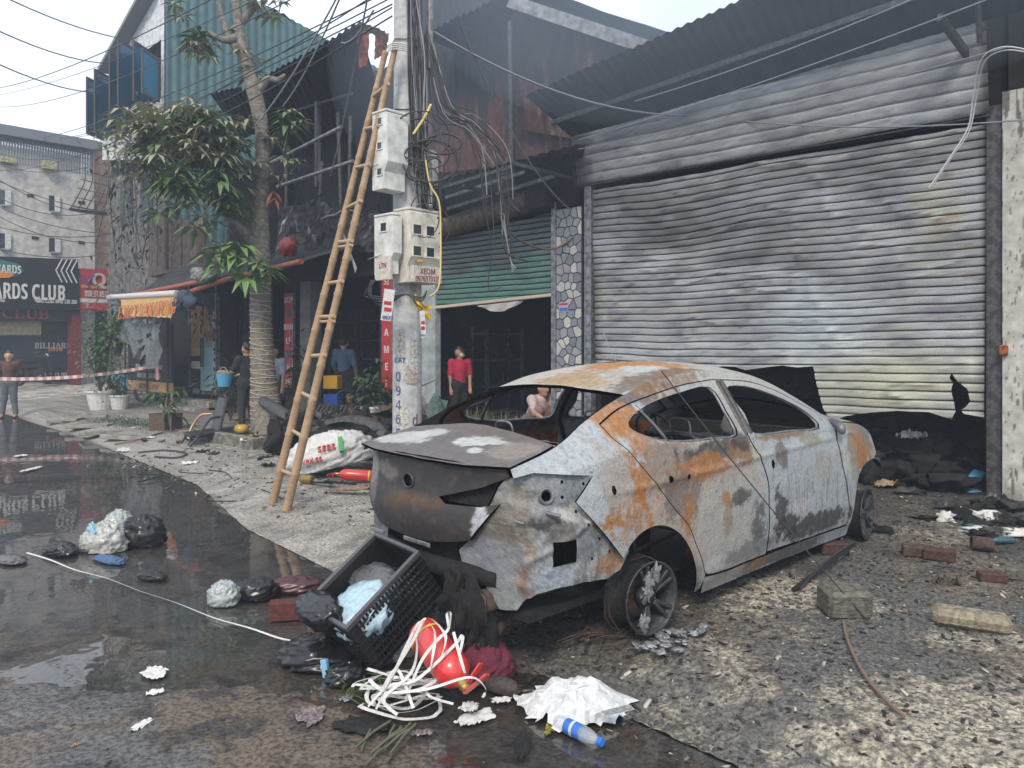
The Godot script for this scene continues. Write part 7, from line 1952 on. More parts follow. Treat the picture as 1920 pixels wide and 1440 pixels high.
	for i in 150:
		var p: Vector3 = (V(-21.086, 6.673, -7.757)) + V(rng.randfn(0, 0.45), rng.randfn(0, 0.32), rng.randfn(0, 0.3))
		leaf(st, p, V(rr(-1, 1), rr(-1, 0.6), rr(-1, 1)).normalized(), rr(0.1, 0.2), 0.07, 0.3)
	for i in 5: tube(st, curve([(V(-21.086, 6.673, -7.757)) + V(rr(-0.3, 0.3), 0, 0), V(-21.024, 6.049, -7.813), V(-20.693, 4.769, -7.847)], 4), 0.012, 4, false)
	single(st, "rooftop_shrub", leafmat("leaf_lime", Color(0.2, 0.24, 0.1)), "light yellow-green shrub sprouting beside the peach house", "shrub")

func pot(parent: Node3D, r: float, h: float, m: Material, called := "pot"):
	var st := mb()
	lathe(st, Transform3D(), [W(0, 0), W(r * 0.68, 0), W(r * 0.95, h * 0.88), W(r * 1.06, h * 0.9), W(r * 1.06, h), W(r * 0.92, h), W(r * 0.88, h * 0.88), W(0, h * 0.88)], 18, false)
	done(st, called, m, parent)

func bushy(parent: Node3D, centre: Vector3, size: Vector3, n: int, len: float, wid: float, m: Material, stem_from := Vector3.ZERO, called := "foliage"):
	var st := mb()
	for i in n:
		var v := V(rng.randfn(0, 0.45), rng.randfn(0, 0.45), rng.randfn(0, 0.45))
		leaf(st, centre + v * size, V(v.x + rr(-0.6, 0.6), rr(-0.3, 0.9), v.z + rr(-0.6, 0.6)).normalized(), len * rr(0.7, 1.3), wid * rr(0.7, 1.2), 0.4)
	done(st, called, m, parent)
	st = mb()
	for i in 7:
		var e := centre + V(rng.randfn(0, 0.35), rr(-0.2, 0.5), rng.randfn(0, 0.35)) * size
		tube(st, curve([stem_from, stem_from.lerp(e, 0.5) + V(rr(-0.05, 0.05), 0.05, rr(-0.05, 0.05)), e], 4), 0.012, 4, false)
	done(st, "stems", M["dark_rust"], parent)

func build_plants():
	var lush := leafmat("leaf_lush", Color(0.085, 0.165, 0.045)); var mid := leafmat("leaf_mid", Color(0.055, 0.1, 0.045)); var dim := leafmat("leaf_dim", Color(0.05, 0.075, 0.035))
	var a := thing("potted_shrub", "tall leafy shrub in a big white pot left of the yellow awning", "potted plant", on(V(-19.515, 0.126, -6.784)))
	pot(a, 0.34, 0.46, M["white_plastic"])
	bushy(a, V(0.1, 1.45, 0), V(0.62, 0.95, 0.5), 900, 0.17, 0.06, lush, V(0, 0.4, 0))
	bushy(a, V(0.35, 2.2, -0.3), V(0.55, 0.6, 0.4), 260, 0.15, 0.05, lush, V(0, 0.9, 0), "upper_foliage")
	var b := thing("potted_shrub", "small shrub in a round white pot next to the tall shrub", "potted plant", on(V(-19.262, 0.133, -7.11)))
	pot(b, 0.25, 0.34, M["white_plastic"])
	bushy(b, V(0, 0.55, 0), V(0.34, 0.3, 0.3), 160, 0.13, 0.04, mid, V(0, 0.3, 0))
	var b2 := thing("potted_shrub", "white pot half hidden between the other two white pots", "potted plant", on(V(-20.217, 0.135, -7.262)))
	pot(b2, 0.27, 0.4, M["white_plastic"])
	bushy(b2, V(0, 0.7, 0), V(0.3, 0.4, 0.3), 140, 0.13, 0.04, mid, V(0, 0.3, 0))
	var c := thing("potted_palm", "young leafy plant in a brown square pot on the pavement edge", "potted plant", on(V(-14.112, 0.118, -6.01)))
	var st := mb(); slab(st, Transform3D(Basis.from_euler(V(-PI / 2, 0.3, 0)), Vector3.ZERO), pv([W(-0.2, -0.2), W(0.2, -0.2), W(0.2, 0.2), W(-0.2, 0.2)]), 0.3); done(st, "pot", mat("brown_pot", Color(0.13, 0.085, 0.055), 0.8, 0, "grime", 3.0), c)
	st = mb()
	for i in 11:
		var p := V(rng.randfn(0, 0.13), rr(0.38, 0.72), rng.randfn(0, 0.13))
		rosette(st, p, 9, 0.26, 0.05, 0.3, 0.5)
	done(st, "foliage", lush, c)
	st = mb()
	for i in 8:
		var e := V(rr(-0.15, 0.6), rr(0.0, 0.45), rr(-0.2, 0.2))
		leaf(st, V(0.1, 0.35, 0), e.normalized(), rr(0.35, 0.6), 0.08, 0.9)
	done(st, "drooping_leaves", dim, c)
	# plants by the pole
	var e := thing("potted_shrub", "dark leafy plant in a white pot just left of the utility pole", "potted plant", on(V(-10.964, 0.171, -8.274)))
	pot(e, 0.22, 0.42, M["white_plastic"])
	bushy(e, V(-0.05, 0.72, 0.0), V(0.42, 0.4, 0.4), 330, 0.16, 0.07, mid, V(0, 0.35, 0))
	bushy(e, V(-0.1, 0.12, 0.3), V(0.2, 0.14, 0.2), 60, 0.14, 0.06, lush, V(0, 0.1, 0.2), "trailing_leaves")
	var f := thing("potted_shrub", "small bushy plant in a low white pot beside the blue-shirted man", "potted plant", on(V(-11.572, 0.172, -8.409)))
	pot(f, 0.16, 0.26, M["white_plastic"])
	bushy(f, V(-0.05, 0.45, 0), V(0.25, 0.2, 0.25), 120, 0.12, 0.05, dim, V(0, 0.2, 0))
	var wv := thing("withered_plant", "withered plant on a stand behind the tree trunk", "plant", on(V(-13.581, 0.139, -6.977)))
	bushy(wv, V(0, 0.75, 0), V(0.4, 0.3, 0.4), 110, 0.24, 0.07, mid, V(0, 0.1, 0))
	var wv2 := thing("tall_houseplant", "tall dim plant right of the red column sign", "plant", V(-13.2, 0.2, -8.1))
	bushy(wv2, V(0, 0.95, 0), V(0.3, 0.6, 0.3), 130, 0.2, 0.06, dim, V(0, 0.0, 0))
	# weeds between the car and the green-shutter shop
	for k in 4:
		var w := thing("weed_clump", ["straw-coloured weeds seen through the car's rear window, left clump", "straw-coloured weeds seen through the car's rear window, middle clump", "straw-coloured weeds seen through the car's rear window, right clump", "straw-coloured weeds beside the torn pale sheet near the pole"][k], "plant", on([V(-8.9, 0, -7.9), V(-8.2, 0, -7.9), V(-7.5, 0, -8.0), V(-9.6, 0, -7.9)][k]), 0.0, "weeds before the green-shutter shop")
		var sw := mb()
		for i in 130:
			var p := V(rng.randfn(0, 0.28), 0, rng.randfn(0, 0.2))
			var h := rr(0.35, 0.72)
			leaf(sw, p, V(rr(-0.3, 0.3), 1, rr(-0.3, 0.3)).normalized(), h, 0.02, 0.1)
			if i % 2: leaf(sw, p + V(0, h * 0.6, 0), V(rr(-1, 1), 0.4, rr(-1, 1)).normalized(), 0.13, 0.03, 0.4)
		done(sw, "stalks", leafmat("leaf_straw", Color(0.26, 0.24, 0.13)) if k == 0 else M["leaf_straw"], w)
	# grass verge on the pavement edge
	var gr := mb()
	for i in 2600:
		var p := on((V(-16.078, 0.116, -6.046)) + V(rng.randfn(0, 1.1), 0, rng.randfn(0, 0.28)), -0.01)
		leaf(gr, p, V(rr(-0.5, 0.5), 1, rr(-0.5, 0.5)).normalized(), rr(0.03, 0.08), 0.012, 0.2)
	var go := single(gr, "grass", leafmat("leaf_grass", Color(0.06, 0.12, 0.06)), "thin green grass on the pavement edge before the white pots", "grass"); go.set_meta("kind", "stuff")

# ---------------------------------------------------------------- people
# One closed skin round a set of tapered bones [a, b, ra, rb], joined smoothly (surface nets on a grid).
func net(bones: Array, cell: float, k: float) -> ArrayMesh:
	var lo := Vector3.INF; var hi := -Vector3.INF
	for b in bones:
		var r: float = maxf(b[2], b[3]) + cell * 3.0
		lo = lo.min(b[0] - Vector3.ONE * r).min(b[1] - Vector3.ONE * r); hi = hi.max(b[0] + Vector3.ONE * r).max(b[1] + Vector3.ONE * r)
	var n := Vector3i(((hi - lo) / cell).ceil()) + Vector3i.ONE
	var f := PackedFloat32Array(); f.resize(n.x * n.y * n.z); f.fill(1.0)
	for b in bones:
		var a: Vector3 = b[0]; var e: Vector3 = b[1] - b[0]
		var l2 := maxf(e.length_squared(), 1e-6)
		var r: float = maxf(b[2], b[3]) + cell * 2.5
		var i0 := Vector3i(((a.min(b[1]) - Vector3.ONE * r - lo) / cell).floor()).clampi(0, 9999); var i1 := Vector3i(((a.max(b[1]) + Vector3.ONE * r - lo) / cell).ceil()).min(n - Vector3i.ONE)
		for z in range(i0.z, i1.z + 1):
			for y in range(i0.y, i1.y + 1):
				for x in range(i0.x, i1.x + 1):
					var p := lo + V(x, y, z) * cell
					var t := clampf((p - a).dot(e) / l2, 0.0, 1.0)
					var d := (p - a - e * t).length() - lerpf(b[2], b[3], t)
					var at_ := (z * n.y + y) * n.x + x
					var g := f[at_]
					var h := maxf(k - absf(g - d), 0.0) / k
					f[at_] = minf(g, d) - h * h * k * 0.25
	var V := PackedVector3Array(); var I := PackedInt32Array(); var id := {}
	var off := [0, 1, n.x, n.x + 1, n.x * n.y, n.x * n.y + 1, n.x * n.y + n.x, n.x * n.y + n.x + 1]
	for z in n.z - 1:
		for y in n.y - 1:
			for x in n.x - 1:
				var c := (z * n.y + y) * n.x + x
				var m := 0
				for q in 8:
					if f[c + off[q]] < 0.0: m |= 1 << q
				if m == 0 or m == 255: continue
				var s := Vector3.ZERO; var cnt := 0
				for ed in [[0, 1], [2, 3], [4, 5], [6, 7], [0, 2], [1, 3], [4, 6], [5, 7], [0, 4], [1, 5], [2, 6], [3, 7]]:
					var fa := f[c + off[ed[0]]]; var fb := f[c + off[ed[1]]]
					if (fa < 0.0) == (fb < 0.0): continue
					var t := fa / (fa - fb)
					var pa := V(ed[0] & 1, (ed[0] >> 1) & 1, (ed[0] >> 2) & 1); var pb := V(ed[1] & 1, (ed[1] >> 1) & 1, (ed[1] >> 2) & 1)
					s += pa.lerp(pb, t); cnt += 1
				id[c] = V.size()
				V.append(lo + (V(x, y, z) + s / cnt) * cell)
	var st := mb(); smooth(st)
	for z in range(1, n.z - 1):
		for y in range(1, n.y - 1):
			for x in range(1, n.x - 1):
				var c := (z * n.y + y) * n.x + x
				var s0 := f[c] < 0.0
				for ax in 3:
					var nb: int = c + [1, n.x, n.x * n.y][ax]
					if (f[nb] < 0.0) == s0: continue
					var u: int = [n.x, n.x * n.y, 1][ax]; var v: int = [n.x * n.y, 1, n.x][ax]
					if not (id.has(c) and id.has(c - u) and id.has(c - v) and id.has(c - u - v)): continue
					var q := [V[id[c]], V[id[c - u]], V[id[c - u - v]], V[id[c - v]]]
					if s0: quad(st, q[0], q[1], q[2], q[3])
					else: quad(st, q[3], q[2], q[1], q[0])
	st.generate_normals()
	return st.commit()

# pose: joints in metres, y up, facing +z, for a 1.6 m figure
func person(label: String, where: Vector3, turn: float, height: float, J: Dictionary, look: Dictionary):
	var t := thing("person", label, "person", where, turn)
	t.scale = Vector3.ONE * (height / 1.6)
	var hd: Vector3 = J.head
	var face: Vector3 = J.get("face", V(0, 0, 1))
	var side := Vector3.UP.cross(face).normalized()
	var skin := [[J.neck, hd + V(0, -0.07, 0), 0.05, 0.05], [hd + V(0, 0.035, 0) - face * 0.015, hd - face * 0.02, 0.088, 0.088], [hd + V(0, -0.01, 0) + face * 0.02, hd + V(0, -0.085, 0) + face * 0.03, 0.07, 0.046], [hd + face * 0.085, hd + face * 0.105 + V(0, -0.03, 0), 0.012, 0.016]]
	for s in [-1, 1]: skin.append([hd + side * 0.085 * s + V(0, 0.01, 0), hd + side * 0.088 * s + V(0, -0.03, 0), 0.016, 0.013])
	var shirt := [[J.hip + V(0, 0.02, 0), J.chest, 0.125, 0.135], [J.chest, J.neck + V(0, -0.05, 0), 0.13, 0.075]]
	var pants := []
	for s in ["l", "r"]:
		var sh: Vector3 = J["sh_" + s]; var el: Vector3 = J["el_" + s]; var ha: Vector3 = J["ha_" + s]
		shirt.append([J.chest + V(0, 0.06, 0), sh, 0.1, 0.068])
		var cut: float = look.get("sleeve", 0.6)
		if cut <= 1.0: shirt.append([sh, sh.lerp(el, cut), 0.068, 0.06])
		else: shirt.append([sh, el, 0.066, 0.056]); shirt.append([el, el.lerp(ha, 0.92), 0.056, 0.042])
		skin.append([sh, el, 0.046, 0.04]); skin.append([el, ha, 0.04, 0.027])
		var hv: Vector3 = (ha - el).normalized()
		var hs := hv.cross(face).normalized() if absf(hv.dot(face)) < 0.9 else side
		skin.append([ha, ha + hv * 0.07, 0.03, 0.032])
		for q in 4: skin.append([ha + hv * 0.07 + hs * (q - 1.5) * 0.018, ha + hv * (0.135 - 0.008 * absf(q - 1.4)) + hs * (q - 1.5) * 0.02 + face * 0.02, 0.01, 0.008])
		skin.append([ha + hv * 0.02 + face * 0.02, ha + hv * 0.07 + face * 0.05, 0.011, 0.009])
		var hp: Vector3 = J.hip + (side if s == "l" else -side) * 0.085
		var kn: Vector3 = J["kn_" + s]; var an: Vector3 = J["an_" + s]
		pants.append([J.hip, hp, 0.125, 0.115])
		if look.get("shorts", false): pants.append([hp, kn.lerp(hp, 0.1), 0.105, 0.085])
		else: pants.append([hp, kn, 0.105, 0.072]); pants.append([kn, an + V(0, 0.02, 0), 0.072, 0.06])
		skin.append([hp, kn, 0.085, 0.055]); skin.append([kn, an, 0.055, 0.036])
		skin.append([an + V(0, -0.03, 0), an + V(0, -0.045, 0) + face * 0.13, 0.036, 0.03])
	skin.append([J.hip, J.chest, 0.1, 0.11]); skin.append([J.chest, J.neck, 0.1, 0.05])
	for s in ["l", "r"]: skin.append([J.chest + V(0, 0.06, 0), J["sh_" + s], 0.08, 0.045])
	put(net(skin, 0.016, 0.03), "body", M["skin"], t)
	var parts := [[shirt, "shirt", look.shirt], [pants, "trousers" if not look.get("shorts", false) else "shorts", look.pants]]
	for p in parts:
		var m: Material = M.get("cloth_" + str(p[2])) if M.has("cloth_" + str(p[2])) else mat("cloth_" + str(p[2]), p[2], 0.9, 0, "mottle", 4.0, "bumps", 0.5)
		put(net(p[0], 0.02, 0.05), p[1], m, t)
	var hair := [[hd + V(0, 0.055, 0) - face * 0.02, hd + V(0, 0.03, 0) - face * 0.045, 0.088, 0.086]]
	if look.get("bun", false): hair.append([hd - face * 0.09 + V(0, -0.02, 0), hd - face * 0.12 + V(0, -0.12, 0), 0.04, 0.03])
	put(net(hair, 0.014, 0.03), "hair" if not look.get("cap", false) else "cap", M["hair"], t)
	if look.get("cap", false):
		var st := mb(); box(st, Transform3D(Basis(side, Vector3.UP, face), hd + face * 0.11 + V(0, 0.06, 0)), V(0.13, 0.012, 0.1), 0.004); done(st, "cap_peak", M["hair"], t)
	if look.has("mask"):
		var st := mb(); blob(st, Transform3D(Basis(side, Vector3.UP, face).scaled_local(V(0.062, 0.045, 0.035)), hd + face * 0.075 + V(0, -0.045, 0)), 0.05, 2, 10, 8); done(st, "face_mask", M["paper"], t)
	var st := mb()
	for s in ["l", "r"]:
		var an: Vector3 = J["an_" + s]
		st = mb(); box(st, Transform3D(Basis(side, Vector3.UP, face), an + face * 0.055 + V(0, -0.075, 0)), V(0.085, 0.022, 0.25), 0.01); done(st, "sandal", M["wire_black"], t)
	# eyes and mouth
	for s in [-1, 1]:
		st = mb(); blob(st, Transform3D(Basis().scaled(Vector3.ONE * 0.011), hd + face * 0.074 + side * 0.033 * s + V(0, 0.012, 0)), 0.0, 1, 6, 5); done(st, "eye", M["hair"], t)
	return t

func standing() -> Dictionary:
	return {"hip": V(0, 0.86, 0), "chest": V(0, 1.17, 0), "neck": V(0, 1.36, 0), "head": V(0, 1.48, 0.01), "sh_l": V(0.165, 1.29, 0), "sh_r": V(-0.165, 1.29, 0), "el_l": V(0.2, 1.03, -0.02), "el_r": V(-0.2, 1.03, -0.02), "ha_l": V(0.19, 0.81, 0.03), "ha_r": V(-0.19, 0.81, 0.03), "kn_l": V(0.1, 0.46, 0.02), "kn_r": V(-0.1, 0.46, 0.02), "an_l": V(0.11, 0.09, -0.01), "an_r": V(-0.11, 0.09, -0.01)}

func build_people():
	var j := standing()
	j.el_l = V(0.24, 1.06, -0.08); j.ha_l = V(0.1, 0.9, -0.15); j.el_r = V(-0.24, 1.06, -0.08); j.ha_r = V(-0.08, 0.92, -0.15); j.an_l = V(0.14, 0.09, 0.0); j.an_r = V(-0.14, 0.09, 0.0)
	person("man in brown sweater and grey trousers, hands behind back, at the left edge", V(-20.342, 0.000, -5.116), 1.1, 1.52, j, {"shirt": Color(0.1, 0.052, 0.034), "pants": Color(0.13, 0.15, 0.16), "sleeve": 1.5})
	# man with a bucket behind the tree
	j = standing()
	j.el_l = V(0.22, 1.06, 0.12); j.ha_l = V(0.14, 1.02, 0.36); j.el_r = V(-0.22, 1.04, 0.1); j.ha_r = V(-0.12, 1.00, 0.34); j.face = V(0, -0.1, 1).normalized()
	var m2 := on(V(-13.04, 0.175, -7.017))
	person("man in black shirt carrying a blue bucket behind the tree trunk", m2, -1.5, 1.56, j, {"shirt": Color(0.02, 0.02, 0.024), "pants": Color(0.03, 0.03, 0.035), "sleeve": 0.8})
	var bk := thing("blue_bucket", "pale blue bucket with wire handle carried by the man in black", "bucket", V(-13.149, 1.039, -6.644))
	var st := mb(); lathe(st, Transform3D(Basis(), V(0, -0.12, 0)), [W(0, 0), W(0.11, 0), W(0.15, 0.24), W(0.14, 0.24), W(0.1, 0.015), W(0, 0.015)], 16, false); done(st, "tub", mat("bucket_blue", Color(0.07, 0.28, 0.46), 0.4), bk)
	st = mb(); tube(st, curve([V(-0.15, 0.11, 0), V(-0.1, 0.2, 0.02), V(0.05, 0.22, 0.02), V(0.15, 0.11, 0)], 4), 0.008, 5); done(st, "handle", M["wire_grey"], bk)
	st = mb(); blob(st, Transform3D(Basis.from_scale(V(0.13, 0.05, 0.13)), V(0, 0.12, 0)), 0.6, 4); done(st, "contents", M["cardboard"], bk)
	# helper behind the trunk with white and blue sleeve
	j = standing()
	j.el_l = V(0.2, 1.05, 0.06); j.ha_l = V(0.2, 0.82, 0.16)
	person("person in white and blue shirt mostly hidden behind the tree trunk", on(V(-12.6, 0.138, -7.287)), 0.9, 1.5, j, {"shirt": Color(0.42, 0.47, 0.56), "pants": Color(0.05, 0.05, 0.06), "sleeve": 0.9})
	# blue shirt, from behind, in the gutted shop
	j = standing()
	j.el_l = V(0.24, 1.04, 0.04); j.ha_l = V(0.22, 0.84, 0.2); j.el_r = V(-0.22, 1.03, 0.02); j.ha_r = V(-0.22, 0.82, 0.12); j.head = V(0.02, 1.47, 0.05)
	person("man in blue shirt and dark shorts seen from behind in the gutted shop", V((V(-13.084, 1.734, -9.154)).x, 0.2, (V(-13.084, 1.734, -9.154)).z), 3.7, 1.62, j, {"shirt": Color(0.11, 0.18, 0.28), "pants": Color(0.018, 0.018, 0.02), "shorts": true, "sleeve": 0.95})
	# woman in red
	j = standing()
	j.face = V(0.3, -0.05, 0.95).normalized(); j.el_l = V(0.19, 1.04, 0.05); j.ha_l = V(0.16, 0.82, 0.14); j.el_r = V(-0.2, 1.03, 0.02)
	person("woman in red sports shirt, dark cap and face mask in the green-shutter shop", V((V(-9.684, 1.726, -9.161)).x, 0.2, (V(-9.684, 1.726, -9.161)).z), 1.15, 1.44, j, {"shirt": Color(0.58, 0.025, 0.085), "pants": Color(0.02, 0.02, 0.024), "sleeve": 0.85, "cap": true, "mask": true, "bun": true})
	# crouching woman seen through the car
	j = {"hip": V(0, 0.25, -0.12), "chest": V(0, 0.5, 0.06), "neck": V(0, 0.66, 0.15), "head": V(0, 0.77, 0.2), "sh_l": V(0.16, 0.6, 0.12), "sh_r": V(-0.16, 0.6, 0.12), "el_l": V(0.22, 0.42, 0.28), "el_r": V(-0.22, 0.42, 0.28), "ha_l": V(0.12, 0.3, 0.44), "ha_r": V(-0.1, 0.3, 0.44), "kn_l": V(0.15, 0.46, 0.28), "kn_r": V(-0.15, 0.46, 0.28), "an_l": V(0.14, 0.09, 0.06), "an_r": V(-0.14, 0.09, 0.06)}
	person("crouching person in pink and cream blouse seen through the car's rear window", on(V((V(-7.595, 1.238, -8.776)).x, 0, (V(-7.595, 1.238, -8.776)).z), 0.05), 1.3, 1.62, j, {"shirt": Color(0.68, 0.52, 0.5), "pants": Color(0.3, 0.2, 0.17), "sleeve": 0.7})

# ---------------------------------------------------------------- things on the pavement
func crumple(st: SurfaceTool, t: Transform3D, seed_: int, nu := 40, nv := 26, sharp := 0.34):
	# thin plastic bag: a ball folded by ridged noise, flattened below
	smooth(st)
	var f := func(i: int, j: int) -> Vector3:
		var th := TAU * (i % nu) / nu
		var ph := PI * j / nv
		var d := V(sin(ph) * cos(th), cos(ph), sin(ph) * sin(th))
		var a := 1.0 - absf(n1.get_noise_3d(d.x * 1.3 + seed_ * 5.3, d.y * 1.3, d.z * 1.3)) * 2.2
		var b := 1.0 - absf(n2.get_noise_3d(d.x * 3.6 + seed_ * 3.1, d.y * 3.6, d.z * 3.6)) * 2.0
		var c := 1.0 - absf(n3.get_noise_3d(d.x * 7.0 + seed_, d.y * 7.0, d.z * 7.0)) * 2.4
		var r := 0.66 + sharp * (0.5 * a + 0.42 * b + 0.26 * c)
		var p := d * r
		if p.y < -0.35: p.y = -0.35 + (p.y + 0.35) * 0.15
		return t * p
	for i in nu:
		for j in nv:
			var q := [f.call(i, j), f.call(i + 1, j), f.call(i + 1, j + 1), f.call(i, j + 1)]
			if j > 0: tri(st, q[0], q[1], q[2])
			if j < nv - 1: tri(st, q[0], q[2], q[3])

func bag(where: Vector3, size: Vector3, seed_: int, m: Material, label: String, turn := 0.0, called := "plastic_bag"):
	var st := mb()
	crumple(st, Transform3D(Basis.from_euler(V(0, turn, 0)).scaled_local(size), where + V(0, size.y * 0.36, 0)), seed_)
	return single(st, called, m, label, "bag")

func scrap(where: Vector3, w: float, d: float, seed_: int, m: Material, label: String, category := "scrap", called := "paper_scrap", lift := 0.03, group := ""):
	# crumpled sheet lying on the ground
	var st := mb(); smooth(st)
	var n := 12
	var g := func(i: int, j: int) -> Vector3:
		var u := float(i) / n - 0.5; var v := float(j) / n - 0.5
		var e := 1.0 + 0.4 * n1.get_noise_2d(u * 1.2 + seed_, v * 1.2)
		var y := absf(n2.get_noise_2d(u * 1.6 + seed_ * 3, v * 1.6)) * 2.4 * lift + 0.006
		return where + Basis(Vector3.UP, seed_ * 1.7) * V(u * w * e, y, v * d * e)
	for i in n:
		for j in n:
			if minf(i, n - 1 - i) + minf(j, n - 1 - j) < 3.0 + 3.0 * n3.get_noise_2d(i * 0.2 + seed_ * 9, j * 0.2): continue
			quad(st, g.call(i, j), g.call(i + 1, j), g.call(i + 1, j + 1), g.call(i, j + 1))
	return single(st, called, m, label, category, group)

func lump(where: Vector3, s: Vector3, seed_: int, m: Material, label: String, category: String, called: String, group := ""):
	var st := mb()
	blob(st, Transform3D(Basis.from_euler(V(0, seed_, 0)).scaled_local(s), where + V(0, s.y * 0.5, 0)), 1.9, seed_, 11, 8)
	return single(st, called, m, label, category, group)

func ribbon(st: SurfaceTool, pts: PackedVector3Array, w: float, flatness := 0.5):
	smooth(st)
	var n := pts.size()
	var prev := []
	for i in n:
		var d: Vector3 = (pts[mini(i + 1, n - 1)] - pts[maxi(i - 1, 0)]).normalized()
		var up := V(sin(i * 0.11) * (1.0 - flatness), 1, cos(i * 0.13) * (1.0 - flatness)).normalized()
		var s := d.cross(up).normalized() * w * 0.5
		var c := [pts[i] - s, pts[i] + s]
		if i > 0: quad(st, prev[0], prev[1], c[1], c[0])
		prev = c

func brick(where: Vector3, turn: float, label: String, s := V(0.2, 0.06, 0.1), m: Material = null, hollow := false, tilt := 0.0):
	var t := thing("brick", label, "brick", where, turn, "loose bricks")
	t.rotation.x = tilt
	var st := mb()
	if hollow:
		bx(st, V(-s.x / 2, 0, -s.z / 2), V(s.x / 2, s.y * 0.18, s.z / 2)); bx(st, V(-s.x / 2, s.y * 0.82, -s.z / 2), V(s.x / 2, s.y, s.z / 2))
		for z in [-0.5, -0.02, 0.46]: bx(st, V(-s.x / 2, s.y * 0.18, s.z * z), V(s.x / 2, s.y * 0.82, s.z * (z + 0.04) + 0.006))
	else:
		box(st, at(V(0, s.y / 2, 0)), s, 0.008)
	done(st, "fired_clay", m if m else M["brick"], t)
	return t

func build_pavement_things():
	# mesh office chair lying on the pavement
	var ch := thing("office_chair", "broken grey mesh office chair with bent gold arm on the pavement", "chair", on(V(-11.814, 0.12, -5.826)), -0.25)
	var st := mb()
	slab(st, Transform3D(Basis.from_euler(V(-0.18, 0, 0)), V(0.0, 0.16, 0.0)), spline2([W(-0.24, 0.05), W(-0.22, 0.5), W(-0.18, 0.54), W(0.22, 0.55), W(0.26, 0.5), W(0.24, 0.05)], 4, true), 0.02); done(st, "mesh_back", mat("mesh_grey", Color(0.1, 0.1, 0.105), 0.7, 0, "speckle", 8.0), ch)
	st = mb(); tube(st, curve([V(-0.26, 0.18, 0.0), V(-0.25, 0.66, -0.09), V(0.27, 0.7, -0.1), V(0.27, 0.18, 0.0)], 6), 0.016, 6); done(st, "back_frame", M["wire_black"], ch)
	st = mb(); box(st, at(V(0.02, 0.15, 0.22), 0, 0.08), V(0.52, 0.06, 0.46), 0.025); done(st, "seat", M["black_plastic"], ch)
	for s in [-1.0, 1.0]:
		st = mb(); tube(st, curve([V(0.3 * s, 0.42, 0.0), V(0.36 * s, 0.4, 0.16), V(0.38 * s, 0.24, 0.28), V(0.34 * s, 0.1, 0.36), V(0.4 * s, 0.0, 0.46)], 5), 0.02, 7); done(st, "arm", mat("gold_metal", Color(0.34, 0.23, 0.14), 0.4, 0.5) if s < 0 else M["wire_black"], ch)
	for k in 4:
		st = mb(); tube(st, [V(-0.2 + 0.4 * (k % 2), 0.13, 0.05 + 0.36 * (k / 2)), V(-0.24 + 0.48 * (k % 2), 0.0, 0.0 + 0.46 * (k / 2))], 0.014, 6); done(st, "leg", M["wire_black"], ch)
	# long curled dark metal strips between tree and pole
	for k in 2:
		st = mb(); smooth(st)
		var path := curve([[V(-12.161, 0.135, -6.612) + V(0, 0.75, 0), V(-10.35, 0.634, -6.234), V(-9.196, 0.519, -6.21), V(-7.782, 0.382, -5.881), V(-7.317, 0.308, -5.766)], [V(-9.702, 0.383, -6.015), V(-8.971, 0.666, -6.145), V(-8.321, 0.668, -6.201), V(-7.899, 0.465, -6.182)]][k], 8)
		for i in path.size() - 1:
			quad(st, path[i], path[i + 1], path[i + 1] - V(0.0, 0.1 - 0.03 * k, -0.03), path[i] - V(0.0, 0.1 - 0.03 * k, -0.03))
			quad(st, path[i], path[i] + V(0, 0.01, -0.1), path[i + 1] + V(0, 0.01, -0.1), path[i + 1])
		single(st, "buckled_metal_strip", M["steel_burnt"], ["long buckled dark metal strip leaning from the tree to the pavement", "curved dark metal strip arching over the junk behind the ladder"][k], "metal strip")
	# burnt motorbikes as dark heaps by the pole
	for k in 2:
		var w := thing("burnt_motorbike", ["burnt motorbike wreck lying behind the white sack", "burnt motorbike wreck with red panel lying left of the pole"][k], "motorbike", on([V(-7.865, 0.13, -5.684), V(-9.159, 0.146, -6.826)][k]), [0.6, -0.3][k])
		for x in [-0.5, 0.55]:
			st = mb(); lathe(st, at(V(x, 0.16, 0.1), 0, 0.35, 0.2), [W(0.2, -0.05), W(0.26, -0.04), W(0.26, 0.04), W(0.2, 0.05), W(0.2, -0.05)], 16); done(st, "wheel", M["wire_black"], w)
			st = mb()
			for s in 7: tube(st, [V(x, 0.16, 0.1), V(x, 0.16, 0.1) + at(Vector3.ZERO, 0, 0.35, 0.2) * V(cos(s * 0.9) * 0.2, 0, sin(s * 0.9) * 0.2)], 0.008, 4)
			done(st, "spokes", M["steel_grey"], w)
		st = mb(); tube(st, curve([V(-0.5, 0.2, 0.1), V(-0.1, 0.32, 0.0), V(0.3, 0.34, 0.0), V(0.55, 0.18, 0.1)], 5), 0.04, 7); tube(st, [V(0.3, 0.34, 0), V(0.45, 0.45, -0.25)], 0.018, 5); done(st, "frame", M["steel_burnt"], w)
		st = mb()
		for s in 5: blob(st, Transform3D(Basis.from_scale(V(rr(0.1, 0.2), rr(0.06, 0.12), rr(0.1, 0.16))), V(rr(-0.4, 0.4), rr(0.15, 0.32), rr(-0.2, 0.2))), 0.8, s + k * 9, 8, 6)
		done(st, "melted_bodywork", M["char"], w)
		if k == 1:
			st = mb(); blob(st, Transform3D(Basis.from_scale(V(0.28, 0.06, 0.12)), V(-0.1, 0.36, 0.16)), 0.5, 5, 10, 6); done(st, "red_panel", mat("panel_red", Color(0.16, 0.02, 0.025), 0.4), w)
